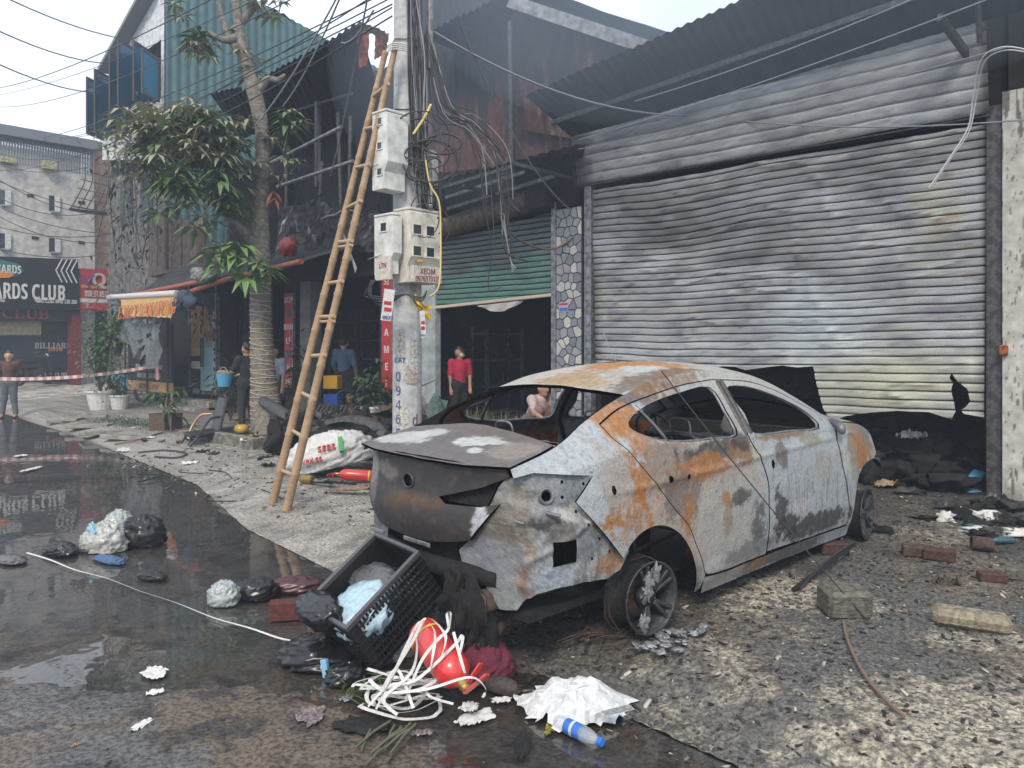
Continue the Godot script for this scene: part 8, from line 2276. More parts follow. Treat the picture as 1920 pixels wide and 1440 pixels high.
	# junk mound behind
	for k in 60:
		var p := on((V(-9.658, 0.147, -6.92)) + V(rng.randfn(0, 0.8), 0, rng.randfn(0, 0.5)))
		lump(p + V(0, rr(0, 0.28), 0), V(rr(0.1, 0.34), rr(0.06, 0.2), rr(0.1, 0.26)), k, [M["char"], M["steel_burnt"], M["char"], M["dark_rust"]][k % 4], "charred lump in the junk heap behind the white sack", "debris", "charred_lump", "junk behind the white sack")
	for k in 2:
		var gr := thing("burnt_grille", ["charred slatted grille tilted on the junk heap behind the ladder", "charred slatted grille flat on the junk heap left of the pole"][k], "grille", on([V(-11.188, 0.156, -7.577), V(-9.406, 0.151, -7.108)][k], 0.3), 0.4)
		gr.rotation.x = [0.7, 0.2][k]
		for i in 9:
			st = mb(); bx(st, V(-0.36 + 0.09 * i, 0, -0.25), V(-0.32 + 0.09 * i, 0.02, 0.25)); done(st, "slat", M["wire_black"], gr)
		for z in [-0.25, 0.23]:
			st = mb(); bx(st, V(-0.38, -0.02, z), V(0.44, 0.0, z + 0.03)); done(st, "rail", M["wire_black"], gr)
	# white sack with green and red print
	var sk := thing("white_sack", "white woven sack with green and red print lying behind the bamboo ladder", "sack", on(V(-7.819, 0.119, -5.133)), 0.75)
	st = mb(); crumple(st, Transform3D(Basis.from_euler(V(0, 0, 0.22)).scaled_local(V(0.62, 0.34, 0.32)), V(0.12, 0.24, 0)), 5, 56, 34, 0.24); done(st, "cloth", mat("sack_white", Color(0.66, 0.67, 0.65), 0.6, 0, "mottle", 3.0), sk)
	var face := Transform3D(Basis.from_euler(V(-0.7, 0, 0.25)), V(0.14, 0.37, 0.27))
	lettering("SERS", 0.075, face, M["red_paint"], sk, "red_print", 0.02, true, 0.9)
	lettering("NPK 66", 0.06, face.translated(V(-0.16, -0.14, 0.06)), M["red_paint"], sk, "red_print", 0.02, true, 0.9)
	st = mb(); box(st, face.translated(V(0.16, 0.04, -0.015)), V(0.05, 0.2, 0.03)); done(st, "green_print", mat("print_green", Color(0.04, 0.28, 0.08), 0.6), sk)
	# red fire extinguisher lying half hidden at the car's left
	extinguisher(on(V(-6.959, 0.127, -5.296), 0.07), Basis.from_euler(V(0.0, 0.75, PI / 2 - 0.06)), "red extinguisher lying on the pavement just behind the car", 0.42, 0.065)
	# yellow jar, planks, cans
	st = mb(); lathe(st, Transform3D(Basis.from_euler(V(0.4, 0.5, 1.5)), on(V(-7.461, 0.115, -4.794), 0.05)), [W(0, 0), W(0.045, 0), W(0.05, 0.02), W(0.05, 0.12), W(0.03, 0.15), W(0, 0.15)], 12); single(st, "yellow_jar", mat("jar_yellow", Color(0.3, 0.2, 0.05), 0.5, 0, "grime", 8.0), "small yellow jar lying before the white sack", "jar")
	for k in 5:
		st = mb(); var a := on(V(-7.127, 0.114, -4.678)) + V(rr(-0.4, 0.4), 0.02 + 0.012 * k, rr(-0.15, 0.15)); bar(st, a, a + V(rr(0.3, 0.55), rr(0, 0.05), rr(-0.2, 0.1)), 0.05, 0.015); single(st, "charred_lath", M["cardboard"] if k % 2 else M["char"], "thin %s lath in the litter before the white sack" % ["charred", "brown"][k % 2], "plank", "laths before the white sack")
	# teal bucket, gold jar, clutter in the planter
	st = mb(); lathe(st, Transform3D(Basis(), on(V(-10.244, 0.133, -6.278))), [W(0, 0), W(0.15, 0), W(0.19, 0.3), W(0.18, 0.3), W(0.14, 0.02), W(0, 0.02)], 16, false); single(st, "teal_bucket", mat("teal_plastic", Color(0.02, 0.17, 0.19), 0.4), "teal plastic bucket standing behind the bamboo ladder", "bucket")
	st = mb(); lathe(st, Transform3D(Basis(), on(V(-11.596, 0.127, -6.138), 0.12)), [W(0, 0), W(0.09, 0), W(0.12, 0.06), W(0.1, 0.12), W(0.06, 0.14), W(0.05, 0.14), W(0, 0.13)], 14); single(st, "gold_jar", mat("gold_glaze", Color(0.46, 0.3, 0.06), 0.3), "small golden jar on the planter beside the tree", "jar")
	for k in 5: scrap(on((V(-11.057, 0.123, -5.879)) + V(rr(-0.6, 0.7), 0, rr(-0.3, 0.3)), 0.12), rr(0.12, 0.3), rr(0.08, 0.2), 40 + k, [M["cardboard"], M["paper"], M["cardboard"], M["white_plastic"], M["char"]][k], "%s scrap lying in the tree planter" % ["brown cardboard", "white paper", "torn brown", "pale plastic", "black"][k])
	# blue and yellow crates by the blue-shirted man
	for k in 2:
		var c := thing("plastic_crate", ["yellow plastic crate stacked left of the blue-shirted man", "blue plastic crate under the yellow one left of the blue-shirted man"][k], "crate", V((V(-12.911, 1.1, -8.769)).x, 0.8 - 0.36 * k, (V(-12.911, 1.1, -8.769)).z), 0.5)
		c.scale = Vector3.ONE * 0.75
		for e in [[V(-0.2, 0, -0.15), V(0.2, 0.03, 0.15)], [V(-0.2, 0.03, -0.15), V(0.2, 0.34, -0.13)], [V(-0.2, 0.03, 0.13), V(0.2, 0.34, 0.15)], [V(-0.2, 0.03, -0.13), V(-0.18, 0.34, 0.13)], [V(0.18, 0.03, -0.13), V(0.2, 0.34, 0.13)]]:
			st = mb(); bx(st, e[0], e[1], 0.004); done(st, "panel", mat("crate_yellow", Color(0.55, 0.3, 0.02), 0.4) if k == 0 else mat("crate_blue", Color(0.03, 0.08, 0.36), 0.4), c)
		if k == 1:
			for s in [-0.2, 0.2]:
				st = mb(); bar(st, V(s, 0, -0.1), V(s * 1.3, -0.2, 0.15), 0.03, 0.03); done(st, "stand_leg", M["crate_yellow"], c)
	# torn pale sheet and folded umbrella by the green-shutter shop's left pier
	st = mb(); smooth(st)
	for i in 10:
		for j in 10:
			var q := []
			for e in [[0, 0], [1, 0], [1, 1], [0, 1]]:
				var u: float = (i + e[0]) / 10.0; var v: float = (j + e[1]) / 10.0
				q.append((V(-8.289, 0.726, -7.318)) + V(0.735, 0, -0.678) * (u * 0.3 - 0.05 * v) + V(0, (v - 0.45) * 0.45 - u * 0.1, 0.1 * sin(u * 5.0 + v * 4.0)))
			quad(st, q[0], q[1], q[2], q[3])
	single(st, "green_tarpaulin", mat("tarp_green", Color(0.14, 0.24, 0.2), 0.6, 0, "grime", 3.0), "crumpled pale green tarpaulin at the foot of the green-shutter shop's pier", "tarpaulin")
	st = mb(); tube(st, [V(-7.822, 1.121, -6.661), V(-7.827, 1.197, -6.929)], 0.02, 6)
	for k in 4: bar(st, (V(-7.888, 1.037, -6.736)) + V(0, -0.03 * k, 0), (V(-7.799, 0.823, -6.819)) + V(0, -0.05 * k, 0), 0.06, 0.006)
	single(st, "folded_umbrella", mat("umbrella_grey", Color(0.28, 0.28, 0.33), 0.6), "folded grey umbrella with black handle right of the pole", "umbrella")
	# litter on pavement and at the kerb
	for k in [[V(-12.693, 0.016, -4.781), 0.55, 0.22, "white", "flat white shirt lying on the pavement by the puddle"], [V(-14.938, 0.112, -5.808), 0.22, 0.14, "white", "white takeaway box on the green verge"], [V(-13.564, 0.106, -5.335), 0.14, 0.1, "white", "small white paper on the pavement near the brown pot"], [V(-20.035, 0.072, -5.6), 0.16, 0.12, "white", "white paper by the puddle near the man in brown"], [V(-13.232, 0.000, -3.487), 0.22, 0.14, "white", "white paper lying in the puddle at the left edge"], [V(-11.719, 0.000, -3.213), 0.46, 0.14, "pale", "pale slipper-shaped scrap at the puddle's far end"], [V(-3.984, 0.000, -1.64), 0.16, 0.12, "white", "small white carton lying on the wet street"], [V(-3.488, 0.000, -1.379), 0.13, 0.05, "white", "thin white wrapper on the wet street at the bottom left"], [V(-3.76, 0.000, -1.548), 0.07, 0.05, "white", "tiny white scrap below the white carton"]]:
		scrap(on(k[0]), k[1], k[2], int(k[1] * 100) + int(k[2] * 70), M["paper"] if k[3] == "white" else mat("pale_rubber", Color(0.5, 0.46, 0.44), 0.7), k[4], "scrap", "paper_scrap", 0.01)
	# hose and twigs on the pavement
	st = mb(); tube(st, curve([on(V(-13.364, 0.015, -4.858), 0.02), on(V(-13.113, 0.09, -5.141), 0.02), on(V(-13.639, 0.115, -5.8), 0.02), on(V(-13.686, 0.125, -6.317), 0.02)], 6), 0.016, 6); single(st, "brown_hose", M["wire_brown"], "brown hose lying along the pavement by the brown pot", "hose")
	st = mb(); tube(st, curve([on(V(-12.079, 0.021, -4.735), 0.015), on(V(-11.577, 0.081, -4.923), 0.015), on(V(-10.895, 0.099, -4.935), 0.015), on(V(-10.843, 0.062, -4.76), 0.015), on(V(-11.397, 0.029, -4.693), 0.015)], 6), 0.014, 6); single(st, "black_hose", M["wire_black"], "looped black hose before the office chair", "hose")
	for k in 5:
		st = mb(); var a := on(V(-9.497, 0.074, -4.648)) + V(rr(-1.2, 2.0), 0.02, rr(-0.3, 0.7)); a.y = ground_y(a.x, a.z) + 0.012
		tube(st, curve([a, a + V(rr(0.2, 0.5), 0.02, rr(-0.2, 0.2)), a + V(rr(0.5, 0.9), 0.0, rr(-0.3, 0.3))], 4), 0.006, 4); single(st, "twig", M["char"], "thin dark twig on the pale pavement by the ladder", "twig", "twigs on the pavement")
	for k in 26:
		var p := on((V(-10.546, 0.114, -5.401)) + V(rng.randfn(0, 1.5), 0, rng.randfn(0, 0.35)))
		scrap(p, rr(0.08, 0.26), rr(0.06, 0.18), 300 + k, [M["char"], M["paper"], M["cardboard"], M["steel_burnt"], M["char"]][k % 5], "%s scrap strewn on the pavement round the planter" % ["charred", "pale paper", "brown card", "dull metal", "charred"][k % 5], "scrap", "pavement_scrap", 0.03, "scraps round the planter")
	# barrier tape, red and white
	for k in 2:
		var a: Vector3 = [V(-20.106, 0.961, -4.579), V(-11.236, 0.04, -2.503)][k]; var b: Vector3 = [V(-18.761, 1.195, -7.725), V(-10.233, 0.05, -3.828)][k]
		var t := thing("barrier_tape", ["red and white barrier tape stretched across before the man in brown", "red and white barrier tape lying across the puddle"][k], "tape")
		var pts := sag(a, b, 0.12 if k == 0 else 0.0, 40)
		mat("tape_white", Color(0.6, 0.55, 0.54), 0.6); mat("tape_red", Color(0.46, 0.22, 0.22), 0.6)
		for i in 40:
			var tgt := mb()
			var w := 0.075 if k == 0 else 0.05
			flat(tgt)
			if k == 0: quad(tgt, pts[i], pts[i + 1], pts[i + 1] - V(0, w, 0), pts[i] - V(0, w, 0))
			else: quad(tgt, pts[i], pts[i + 1], pts[i + 1] + V(w, 0.01, w), pts[i] + V(w, 0.01, w))
			done(tgt, "red_block" if i % 2 else "white_block", M["tape_red"] if i % 2 else M["tape_white"], t)
		if k == 0:
			st = mb(); quad(st, b, b + V(0.2, 0.02, 0), b + V(0.35, -0.35, 0.05), b + V(0.22, -0.38, 0.05)); done(st, "loose_end", M["tape_red"], t)
	# broken concrete slabs at the kerb near the potted plants
	for k in 6:
		st = mb(); var p := on([V(-17.673, 0.107, -5.734), V(-16.054, 0.083, -5.398), V(-14.731, 0.075, -5.264), V(-17.717, 0.07, -5.443), V(-17.732, 0.114, -6.068), V(-13.61, 0.082, -5.161)][k]); box(st, at(p + V(0, 0.02, 0), rr(0, 3), rr(-0.08, 0.08)), V(rr(0.5, 1.1), 0.07, rr(0.3, 0.5)), 0.01)
		single(st, "broken_slab", M["concrete"], ["first", "second", "third", "fourth", "fifth", "sixth"][k] + " broken concrete slab along the puddle's upper edge", "slab", "broken kerb slabs")
	# ground clutter before the shops
	for k in 40:
		var p := on((V(-12.934, 0.171, -8.49)) + V(rng.randfn(0, 2.2), 0, rng.randfn(-0.3, 0.5)))
		if p.z < FZ + 0.3: continue
		lump(p, V(rr(0.05, 0.18), rr(0.03, 0.09), rr(0.05, 0.16)), k + 60, [M["char"], M["steel_burnt"], M["cardboard"], M["char"]][k % 4], "small burnt lump strewn before the gutted house", "debris", "burnt_lump", "debris before the gutted house")
	# motorbikes behind the board on the left
	scooter(on(V(-21.641, 0.149, -8.097)), 0.4, "blue and white motorbike parked behind the small potted shrub", 1.0, mat("bike_blue", Color(0.05, 0.16, 0.22), 0.4))
	# stand with pale object and seated figure's stool near the board
	var sl := thing("wooden_stool", "small wooden stool beside the black shop board", "stool", on(V(-18.769, 0.156, -8.239)))
	st = mb(); box(st, at(V(0, 0.46, 0)), V(0.34, 0.04, 0.34), 0.01); done(st, "seat", M["bamboo"], sl)
	for k in 4:
		st = mb(); bar(st, V((-1 if k % 2 else 1) * 0.13, 0.44, (-1 if k / 2 else 1) * 0.13), V((-1 if k % 2 else 1) * 0.17, 0.0, (-1 if k / 2 else 1) * 0.17), 0.035, 0.035); done(st, "leg", M["bamboo"], sl)

func extinguisher(where: Vector3, b: Basis, label: String, h: float, r: float) -> Node3D:
	# stands along +y of b, base at 'where'
	var t := thing("fire_extinguisher", label, "extinguisher")
	t.transform = Transform3D(b, where)
	var st := mb()
	lathe(st, Transform3D(), [W(0, 0.01), W(r * 0.8, 0.0), W(r, 0.02), W(r, h * 0.78), W(r * 0.92, h * 0.86), W(r * 0.6, h * 0.94), W(r * 0.3, h), W(0, h)], 24)
	done(st, "cylinder", mat("extinguisher_red", Color(0.55, 0.018, 0.012), 0.22, 0, "", 1.0), t)
	M["extinguisher_red"].clearcoat_enabled = true
	st = mb(); lathe(st, Transform3D(), [W(r * 1.012, h * 0.16), W(r * 1.015, h * 0.165), W(r * 1.015, h * 0.185), W(r * 1.012, h * 0.19)], 24); done(st, "yellow_band", mat("band_yellow", Color(0.6, 0.42, 0.03), 0.4), t)
	st = mb(); lathe(st, Transform3D(Basis(), V(0, h, 0)), [W(r * 0.3, 0), W(r * 0.32, 0.03), W(r * 0.2, 0.05), W(0, 0.05)], 12); done(st, "valve", mat("brass", Color(0.4, 0.28, 0.08), 0.35, 0.7), t)
	st = mb(); bar(st, V(0, h + 0.045, -0.02), V(0, h + 0.1, 0.12), 0.025, 0.01); bar(st, V(0, h + 0.03, -0.02), V(0, h + 0.04, 0.13), 0.025, 0.01); done(st, "lever", M["extinguisher_red"], t)
	return t

# ---------------------------------------------------------------- foreground litter
func build_foreground_litter():
	var black := mat("bag_black", Color(0.012, 0.012, 0.014), 0.28)
	var grey := mat("bag_grey", Color(0.12, 0.12, 0.125), 0.35, 0, "mottle", 5.0)
	var clear := mat("bag_clear", Color(0.5, 0.54, 0.54), 0.25, 0, "grime", 7.0)
	var blue := mat("bag_blue", Color(0.44, 0.6, 0.68), 0.28, 0, "mottle", 6.0)
	# bags in the puddle at left
	bag(V(-6.721, 0.000, -2.361), V(0.22, 0.17, 0.17), 3, mat("bag_white", Color(0.56, 0.57, 0.54), 0.35, 0, "grime", 6.0), "knotted white plastic bag sitting in the puddle", 0.4)
	bag(V(-7.195, 0.000, -2.647), V(0.15, 0.16, 0.14), 4, clear, "translucent grey plastic bag behind the knotted white one", 0.2)
	bag(V(-6.659, 0.000, -2.645), V(0.2, 0.19, 0.16), 6, black, "shiny black plastic bag beside the knotted white bag", 0.8)
	bag(V(-6.897, 0.000, -2.088), V(0.24, 0.06, 0.12), 8, black, "flat black plastic bag at the left of the white bag", 0.1)
	bag(V(-6.327, 0.000, -2.261), V(0.2, 0.03, 0.07), 9, mat("blue_cloth", Color(0.05, 0.1, 0.2), 0.6), "wet dark blue rag before the knotted white bag", 0.2, "wet_rag")
	bag(V(-5.628, 0.000, -2.299), V(0.13, 0.04, 0.06), 10, black, "small flat black bag in the middle of the puddle", 0.5)
	bag(V(-6.888, 0.000, -1.743), V(0.18, 0.03, 0.1), 12, grey, "flat grey plastic film at the puddle's left edge", 0.2)
	var kn := mb()
	for i in 6: tube(kn, curve([V(-6.648, 0.16, -2.267), (V(-6.75, 0.18, -2.302)) + V(rr(-0.06, 0.06), rr(0, 0.05), rr(-0.06, 0.06)), (V(-6.838, 0.14, -2.324)) + V(rr(-0.1, 0.1), rr(-0.04, 0.04), rr(-0.08, 0.08))], 4), 0.012, 4)
	single(kn, "bag_knot", mat("knot_blue", Color(0.22, 0.42, 0.52), 0.4), "blue tied handles on top of the knotted white bag", "bag handle")
	# by the crate
	bag(V(-4.762, -0.000, -2.402), V(0.12, 0.11, 0.11), 14, clear, "clear crumpled plastic bag left of the black crate", 0.3)
	bag(V(-4.706, 0.000, -2.597), V(0.16, 0.1, 0.11), 15, black, "black plastic bag between the clear bag and the crate", 0.9)
	bag(V(-4.659, -0.000, -2.867), V(0.22, 0.07, 0.12), 16, mat("bag_maroon", Color(0.06, 0.02, 0.025), 0.35), "dark maroon plastic bag behind the hollow brick", 0.9)
	bag(V(-3.538, 0.000, -2.322), V(0.24, 0.09, 0.22), 17, black, "black plastic bag crushed under the black crate", 0.3)
	bag(V(-3.215, 0.000, -2.265), V(0.12, 0.07, 0.1), 18, black, "black plastic scrap under the crate's lower corner", 1.3)
	brick(V(-4.213, 0.000, -2.538), 0.9, "red hollow brick left of the black crate", V(0.22, 0.1, 0.105), mat("wet_brick", Color(0.14, 0.035, 0.03), 0.5, 0, "grime", 6.0), true)
	crate()
	# fire extinguisher in the white tape
	var e0: Vector3 = V(-2.845, 0.295, -2.436); var e1: Vector3 = V(-2.494, 0.16, -2.379)
	var ax := (e1 - e0).normalized()
	var sd := ax.cross(V(0.6, 0, 0.7)).normalized()
	extinguisher(e0, Basis(sd.cross(ax).normalized(), ax, -sd), "red fire extinguisher tangled in white tape before the black crate", 0.37, 0.083)
	var tp := thing("white_tape", "tangle of white measuring tape draped over the red extinguisher", "tape")
	var tm := mat("tape_cloth", Color(0.7, 0.69, 0.66), 0.7, 0, "mottle", 8.0)
	# loops lying on the ground
	var c0: Vector3 = V(-2.757, 0.02, -2.281)
	for k in 9:
		var st := mb()
		var pts := []
		var ra := rr(0.1, 0.24); var rb := rr(0.05, 0.12); var ph := rr(0, 6)
		var cc := c0 + V(rr(-0.08, 0.08), 0, rr(-0.07, 0.07))
		for i in 16:
			var a := ph + i * rr(0.4, 0.47)
			pts.append(cc + V(0.735, 0, -0.678) * cos(a) * ra + V(-0.678, 0, -0.735) * sin(a) * rb + V(0, 0.015 + 0.014 * k + 0.02 * sin(a * 2.0 + k), 0))
		ribbon(st, curve(pts, 4), 0.017, 0.55); done(st, "tape_loop", tm, tp)
	# strands over the extinguisher
	for s in [[V(-2.588, 0.093, -2.171), V(-2.718, 0.221, -2.187), V(-2.722, 0.159, -2.115), V(-2.704, 0.333, -2.268), V(-2.75, 0.392, -2.388), V(-2.597, 0.357, -2.366), V(-2.549, 0.293, -2.301)], [V(-2.748, 0.065, -2.091), V(-2.735, 0.185, -2.17), V(-2.721, 0.321, -2.251), V(-2.753, 0.382, -2.358), V(-2.647, 0.362, -2.347), V(-2.584, 0.245, -2.269), V(-2.568, 0.145, -2.23), V(-2.46, 0.112, -2.289)], [V(-2.774, 0.077, -2.067), V(-2.72, 0.162, -2.143), V(-2.618, 0.195, -2.211), V(-2.57, 0.304, -2.391), V(-2.574, 0.338, -2.455), V(-2.519, 0.288, -2.383)], [V(-2.652, 0.112, -2.179), V(-2.631, 0.261, -2.253), V(-2.623, 0.333, -2.342), V(-2.625, 0.363, -2.409), V(-2.652, 0.419, -2.451), V(-2.68, 0.412, -2.453), V(-2.621, 0.363, -2.412)], [V(-2.722, 0.136, -2.115), V(-2.553, 0.172, -2.216), V(-2.416, 0.224, -2.343), V(-2.35, 0.186, -2.376), V(-2.352, 0.149, -2.361)], [V(-2.584, 0.362, -2.405), V(-2.485, 0.269, -2.361), V(-2.458, 0.225, -2.358)], [V(-2.639, 0.065, -2.123), V(-2.706, 0.121, -2.103), V(-2.65, 0.217, -2.208), V(-2.676, 0.304, -2.266), V(-2.74, 0.363, -2.302)]]:
		var st := mb()
		ribbon(st, curve(s, 7), 0.014, 0.3); done(st, "tape_strand", tm, tp)
	# the tape's long end across the puddle
	var st := mb()
	ribbon(st, curve([V(-7.033, 0.01, -1.89), V(-6.646, 0.012, -1.949), V(-6.24, 0.01, -1.988), V(-5.838, 0.012, -2.068), V(-5.377, 0.01, -2.115), V(-4.956, 0.012, -2.175), V(-4.523, 0.01, -2.214), V(-4.187, 0.012, -2.277), V(-3.903, 0.012, -2.317), V(-3.8, 0.012, -2.39), V(-3.726, 0.03, -2.481)], 6), 0.013, 0.6); done(st, "tape_end", tm, tp)
	# maroon cloth and shoe behind the extinguisher
	st = mb(); crumple(st, Transform3D(Basis.from_euler(V(0, 0.5, 0)).scaled_local(V(0.18, 0.15, 0.17)), (V(-2.737, 0.000, -2.748)) + V(0, 0.06, 0)), 33, 44, 28, 0.3); single(st, "maroon_cloth", mat("cloth_maroon", Color(0.15, 0.022, 0.045), 0.9, 0, "mottle", 6.0, "bumps", 0.5), "crumpled maroon cloth behind the red extinguisher", "cloth")
	st = mb(); crumple(st, Transform3D(Basis.from_euler(V(0, 0.3, 0)).scaled_local(V(0.12, 0.06, 0.05)), (V(-2.542, 0.000, -2.687)) + V(0, 0.03, 0)), 35, 24, 16, 0.2); single(st, "dirty_shoe", mat("shoe_grey", Color(0.08, 0.06, 0.055), 0.8, 0, "grime", 8.0), "dirty grey shoe half under the maroon cloth", "shoe")
	# white torn plastic sheet
	st = mb()
	var pc: Vector3 = V(-2.182, 0.000, -2.799)
	flat(st)
	var n := 17
	var grid := []
	for i in n + 1:
		for j in n + 1:
			var u := float(i) / n - 0.5; var v := float(j) / n - 0.5
			var e := 1.0 + 0.45 * n1.get_noise_2d(u * 1.6 + 2, v * 1.6)
			var dome := maxf(0.0, 0.135 - (u * u + v * v) * 0.5) * (0.75 + 0.9 * absf(n2.get_noise_2d(u * 1.5 + 7, v * 1.5)))
			grid.append(pc + V(0.735, 0, -0.678) * (u * 0.5 * e + rr(-0.008, 0.008)) + V(-0.678, 0, -0.735) * (v * 0.36 * e + rr(-0.008, 0.008)) + V(0, 0.008 + dome + rr(-0.006, 0.014), 0))
	for i in n:
		for j in n:
			var a := i * (n + 1) + j
			if minf(i, n - 1 - i) + minf(j, n - 1 - j) < 3.0 + 4.0 * n3.get_noise_2d(i * 0.13, j * 0.13): continue
			if (i + j) % 2: quad(st, grid[a], grid[a + 1], grid[a + n + 2], grid[a + n + 1])
			else: quad(st, grid[a + 1], grid[a + n + 2], grid[a + n + 1], grid[a])
	single(st, "white_plastic_sheet", mat("sheet_white", Color(0.7, 0.71, 0.71), 0.45, 0, "mottle", 4.0), "torn milky white plastic sheet heaped beside the water bottle", "plastic sheet")
	st = mb(); box(st, Transform3D(Basis.from_euler(V(-0.2, 0.9, 0.15)), V(-1.905, 0.108, -2.733)), V(0.13, 0.002, 0.08)); single(st, "clear_film_piece", M["bag_clear"], "stiff square of clear film at the white sheet's right end", "film")
	bottle()
	# small litter
	for k in [[V(-3.014, 0.000, -1.928), 0.19, 0.13, "red and white snack wrapper on the wet street", 0], [V(-3.32, 0.000, -2.211), 0.04, 0.09, "small blue and white carton standing near the crate", 1], [V(-2.453, 0.000, -2.412), 0.2, 0.1, "wet white tissue below the extinguisher", 2], [V(-2.497, 0.03, -2.422), 0.08, 0.1, "crumpled cream tissue under the extinguisher lever", 2], [V(-2.489, 0.000, -2.616), 0.1, 0.07, "white tissue scrap right of the extinguisher", 2], [V(-3.028, 0.000, -2.133), 0.07, 0.05, "torn foil scrap left of the white tape", 3], [V(-2.528, 0.000, -2.165), 0.1, 0.06, "white and red wrapper on the leaf stalks", 0], [V(-2.143, 0.000, -2.569), 0.05, 0.13, "yellow and green wrapper left of the water bottle", 4], [V(-2.31, 0.000, -3.228), 0.16, 0.08, "splintered brown wood piece above the white sheet", 5], [V(-2.088, -0.000, -3.184), 0.12, 0.08, "pale rubble chips right of the white sheet", 2], [V(-2.762, 0.000, -2.03), 0.26, 0.16, "crumpled black net before the white tape", 6], [V(-3.508, 0.000, -1.118), 0.04, 0.02, "tiny brick chip at the bottom left", 5], [V(-2.143, 0.000, -2.388), 0.22, 0.07, "dark charred board at the bottom middle", 6]]:
		var m: Material = [M["wrapper_red"] if M.has("wrapper_red") else mat("wrapper_red", Color(0.46, 0.36, 0.36), 0.35, 0, "soot", 7.0), mat("carton_blue", Color(0.2, 0.42, 0.6), 0.5), M["paper"], M["steel_grey"], mat("wrapper_yellow", Color(0.5, 0.45, 0.05), 0.4, 0, "soot", 8.0), M["cardboard"], M["char"]][k[4]]
		if k[4] == 1:
			st = mb(); box(st, at(k[0] + V(0, 0.045, 0), 0.4, 0, 0.2), V(0.035, 0.09, 0.025), 0.003); single(st, "small_carton", m, k[3], "carton")
		else: scrap(k[0], k[1], k[2], int(k[1] * 300), m, k[3], "litter", "litter_scrap", 0.012)
	# leaf stalks
	for i in 12:
		st = mb(); var a := (V(-2.609, 0.02, -2.085)) + V(rr(-0.1, 0.1), 0.01 * (i % 4), rr(-0.08, 0.08)); var d := V(rr(0.0, 0.12), -0.008, rr(0.1, 0.26))
		tube(st, [a, a + d * 0.5 + V(0, 0.01, 0), a + d], 0.006, 5); single(st, "leaf_stalk", mat("stalk_dry", Color(0.1, 0.095, 0.06), 0.7), "dark dry leaf stalk lying below the white tape", "stalk", "leaf stalks below the tape")
	st = mb()
	for i in 46: leaf(st, (V(-2.999, 0.01, -2.235)) + V(rng.randfn(0, 0.07), rr(0, 0.04), rng.randfn(0, 0.06)), V(rr(-1, 1), rr(0, 0.3), rr(-1, 1)).normalized(), rr(0.07, 0.15), 0.014, 0.2)
	single(st, "cut_greens", leafmat("leaf_cut", Color(0.07, 0.11, 0.03)), "bunch of wilted green stems beside the white tape", "vegetables")
	# grains and flecks on the road
	flecks("road_flecks", 700, func(): return V(rr(-5.2, -1.2), 0, rr(-2.6, -0.9)), [Color(0.16, 0.15, 0.14), Color(0.02, 0.02, 0.02), Color(0.1, 0.07, 0.05), Color(0.03, 0.03, 0.03)], 0.006, "dark and pale flecks scattered over the wet street", road_y)

func flecks(called: String, n: int, place: Callable, tones: Array, size: float, label: String, height: Callable):
	var mm := MultiMesh.new(); mm.transform_format = MultiMesh.TRANSFORM_3D; mm.use_colors = true
	var st := mb(); blob(st, Transform3D(Basis.from_scale(V(1, 0.3, 0.8)), Vector3.ZERO), 1.8, 3, 7, 4); st.generate_normals()
	mm.mesh = st.commit(); mm.instance_count = n
	for i in n:
		var p: Vector3 = place.call()
		var s := size * (0.35 + 1.6 * pow(rng.randf(), 3.0))
		mm.set_instance_transform(i, Transform3D(Basis.from_euler(V(rr(-0.4, 0.4), rr(0, 6.3), rr(-0.4, 0.4))).scaled_local(V(s * rr(0.6, 2.0), s * rr(0.4, 1.0), s)), V(p.x, height.call(p.x, p.z) + s * 0.15, p.z)))
		mm.set_instance_color(i, tones[rng.randi() % tones.size()] * rr(0.7, 1.2))
	var o := MultiMeshInstance3D.new(); o.name = numbered(called); o.multimesh = mm; o.material_override = vmat(called + "_mat", 0.9)
	add_child(o); tag(o, label, "debris"); o.set_meta("kind", "stuff")

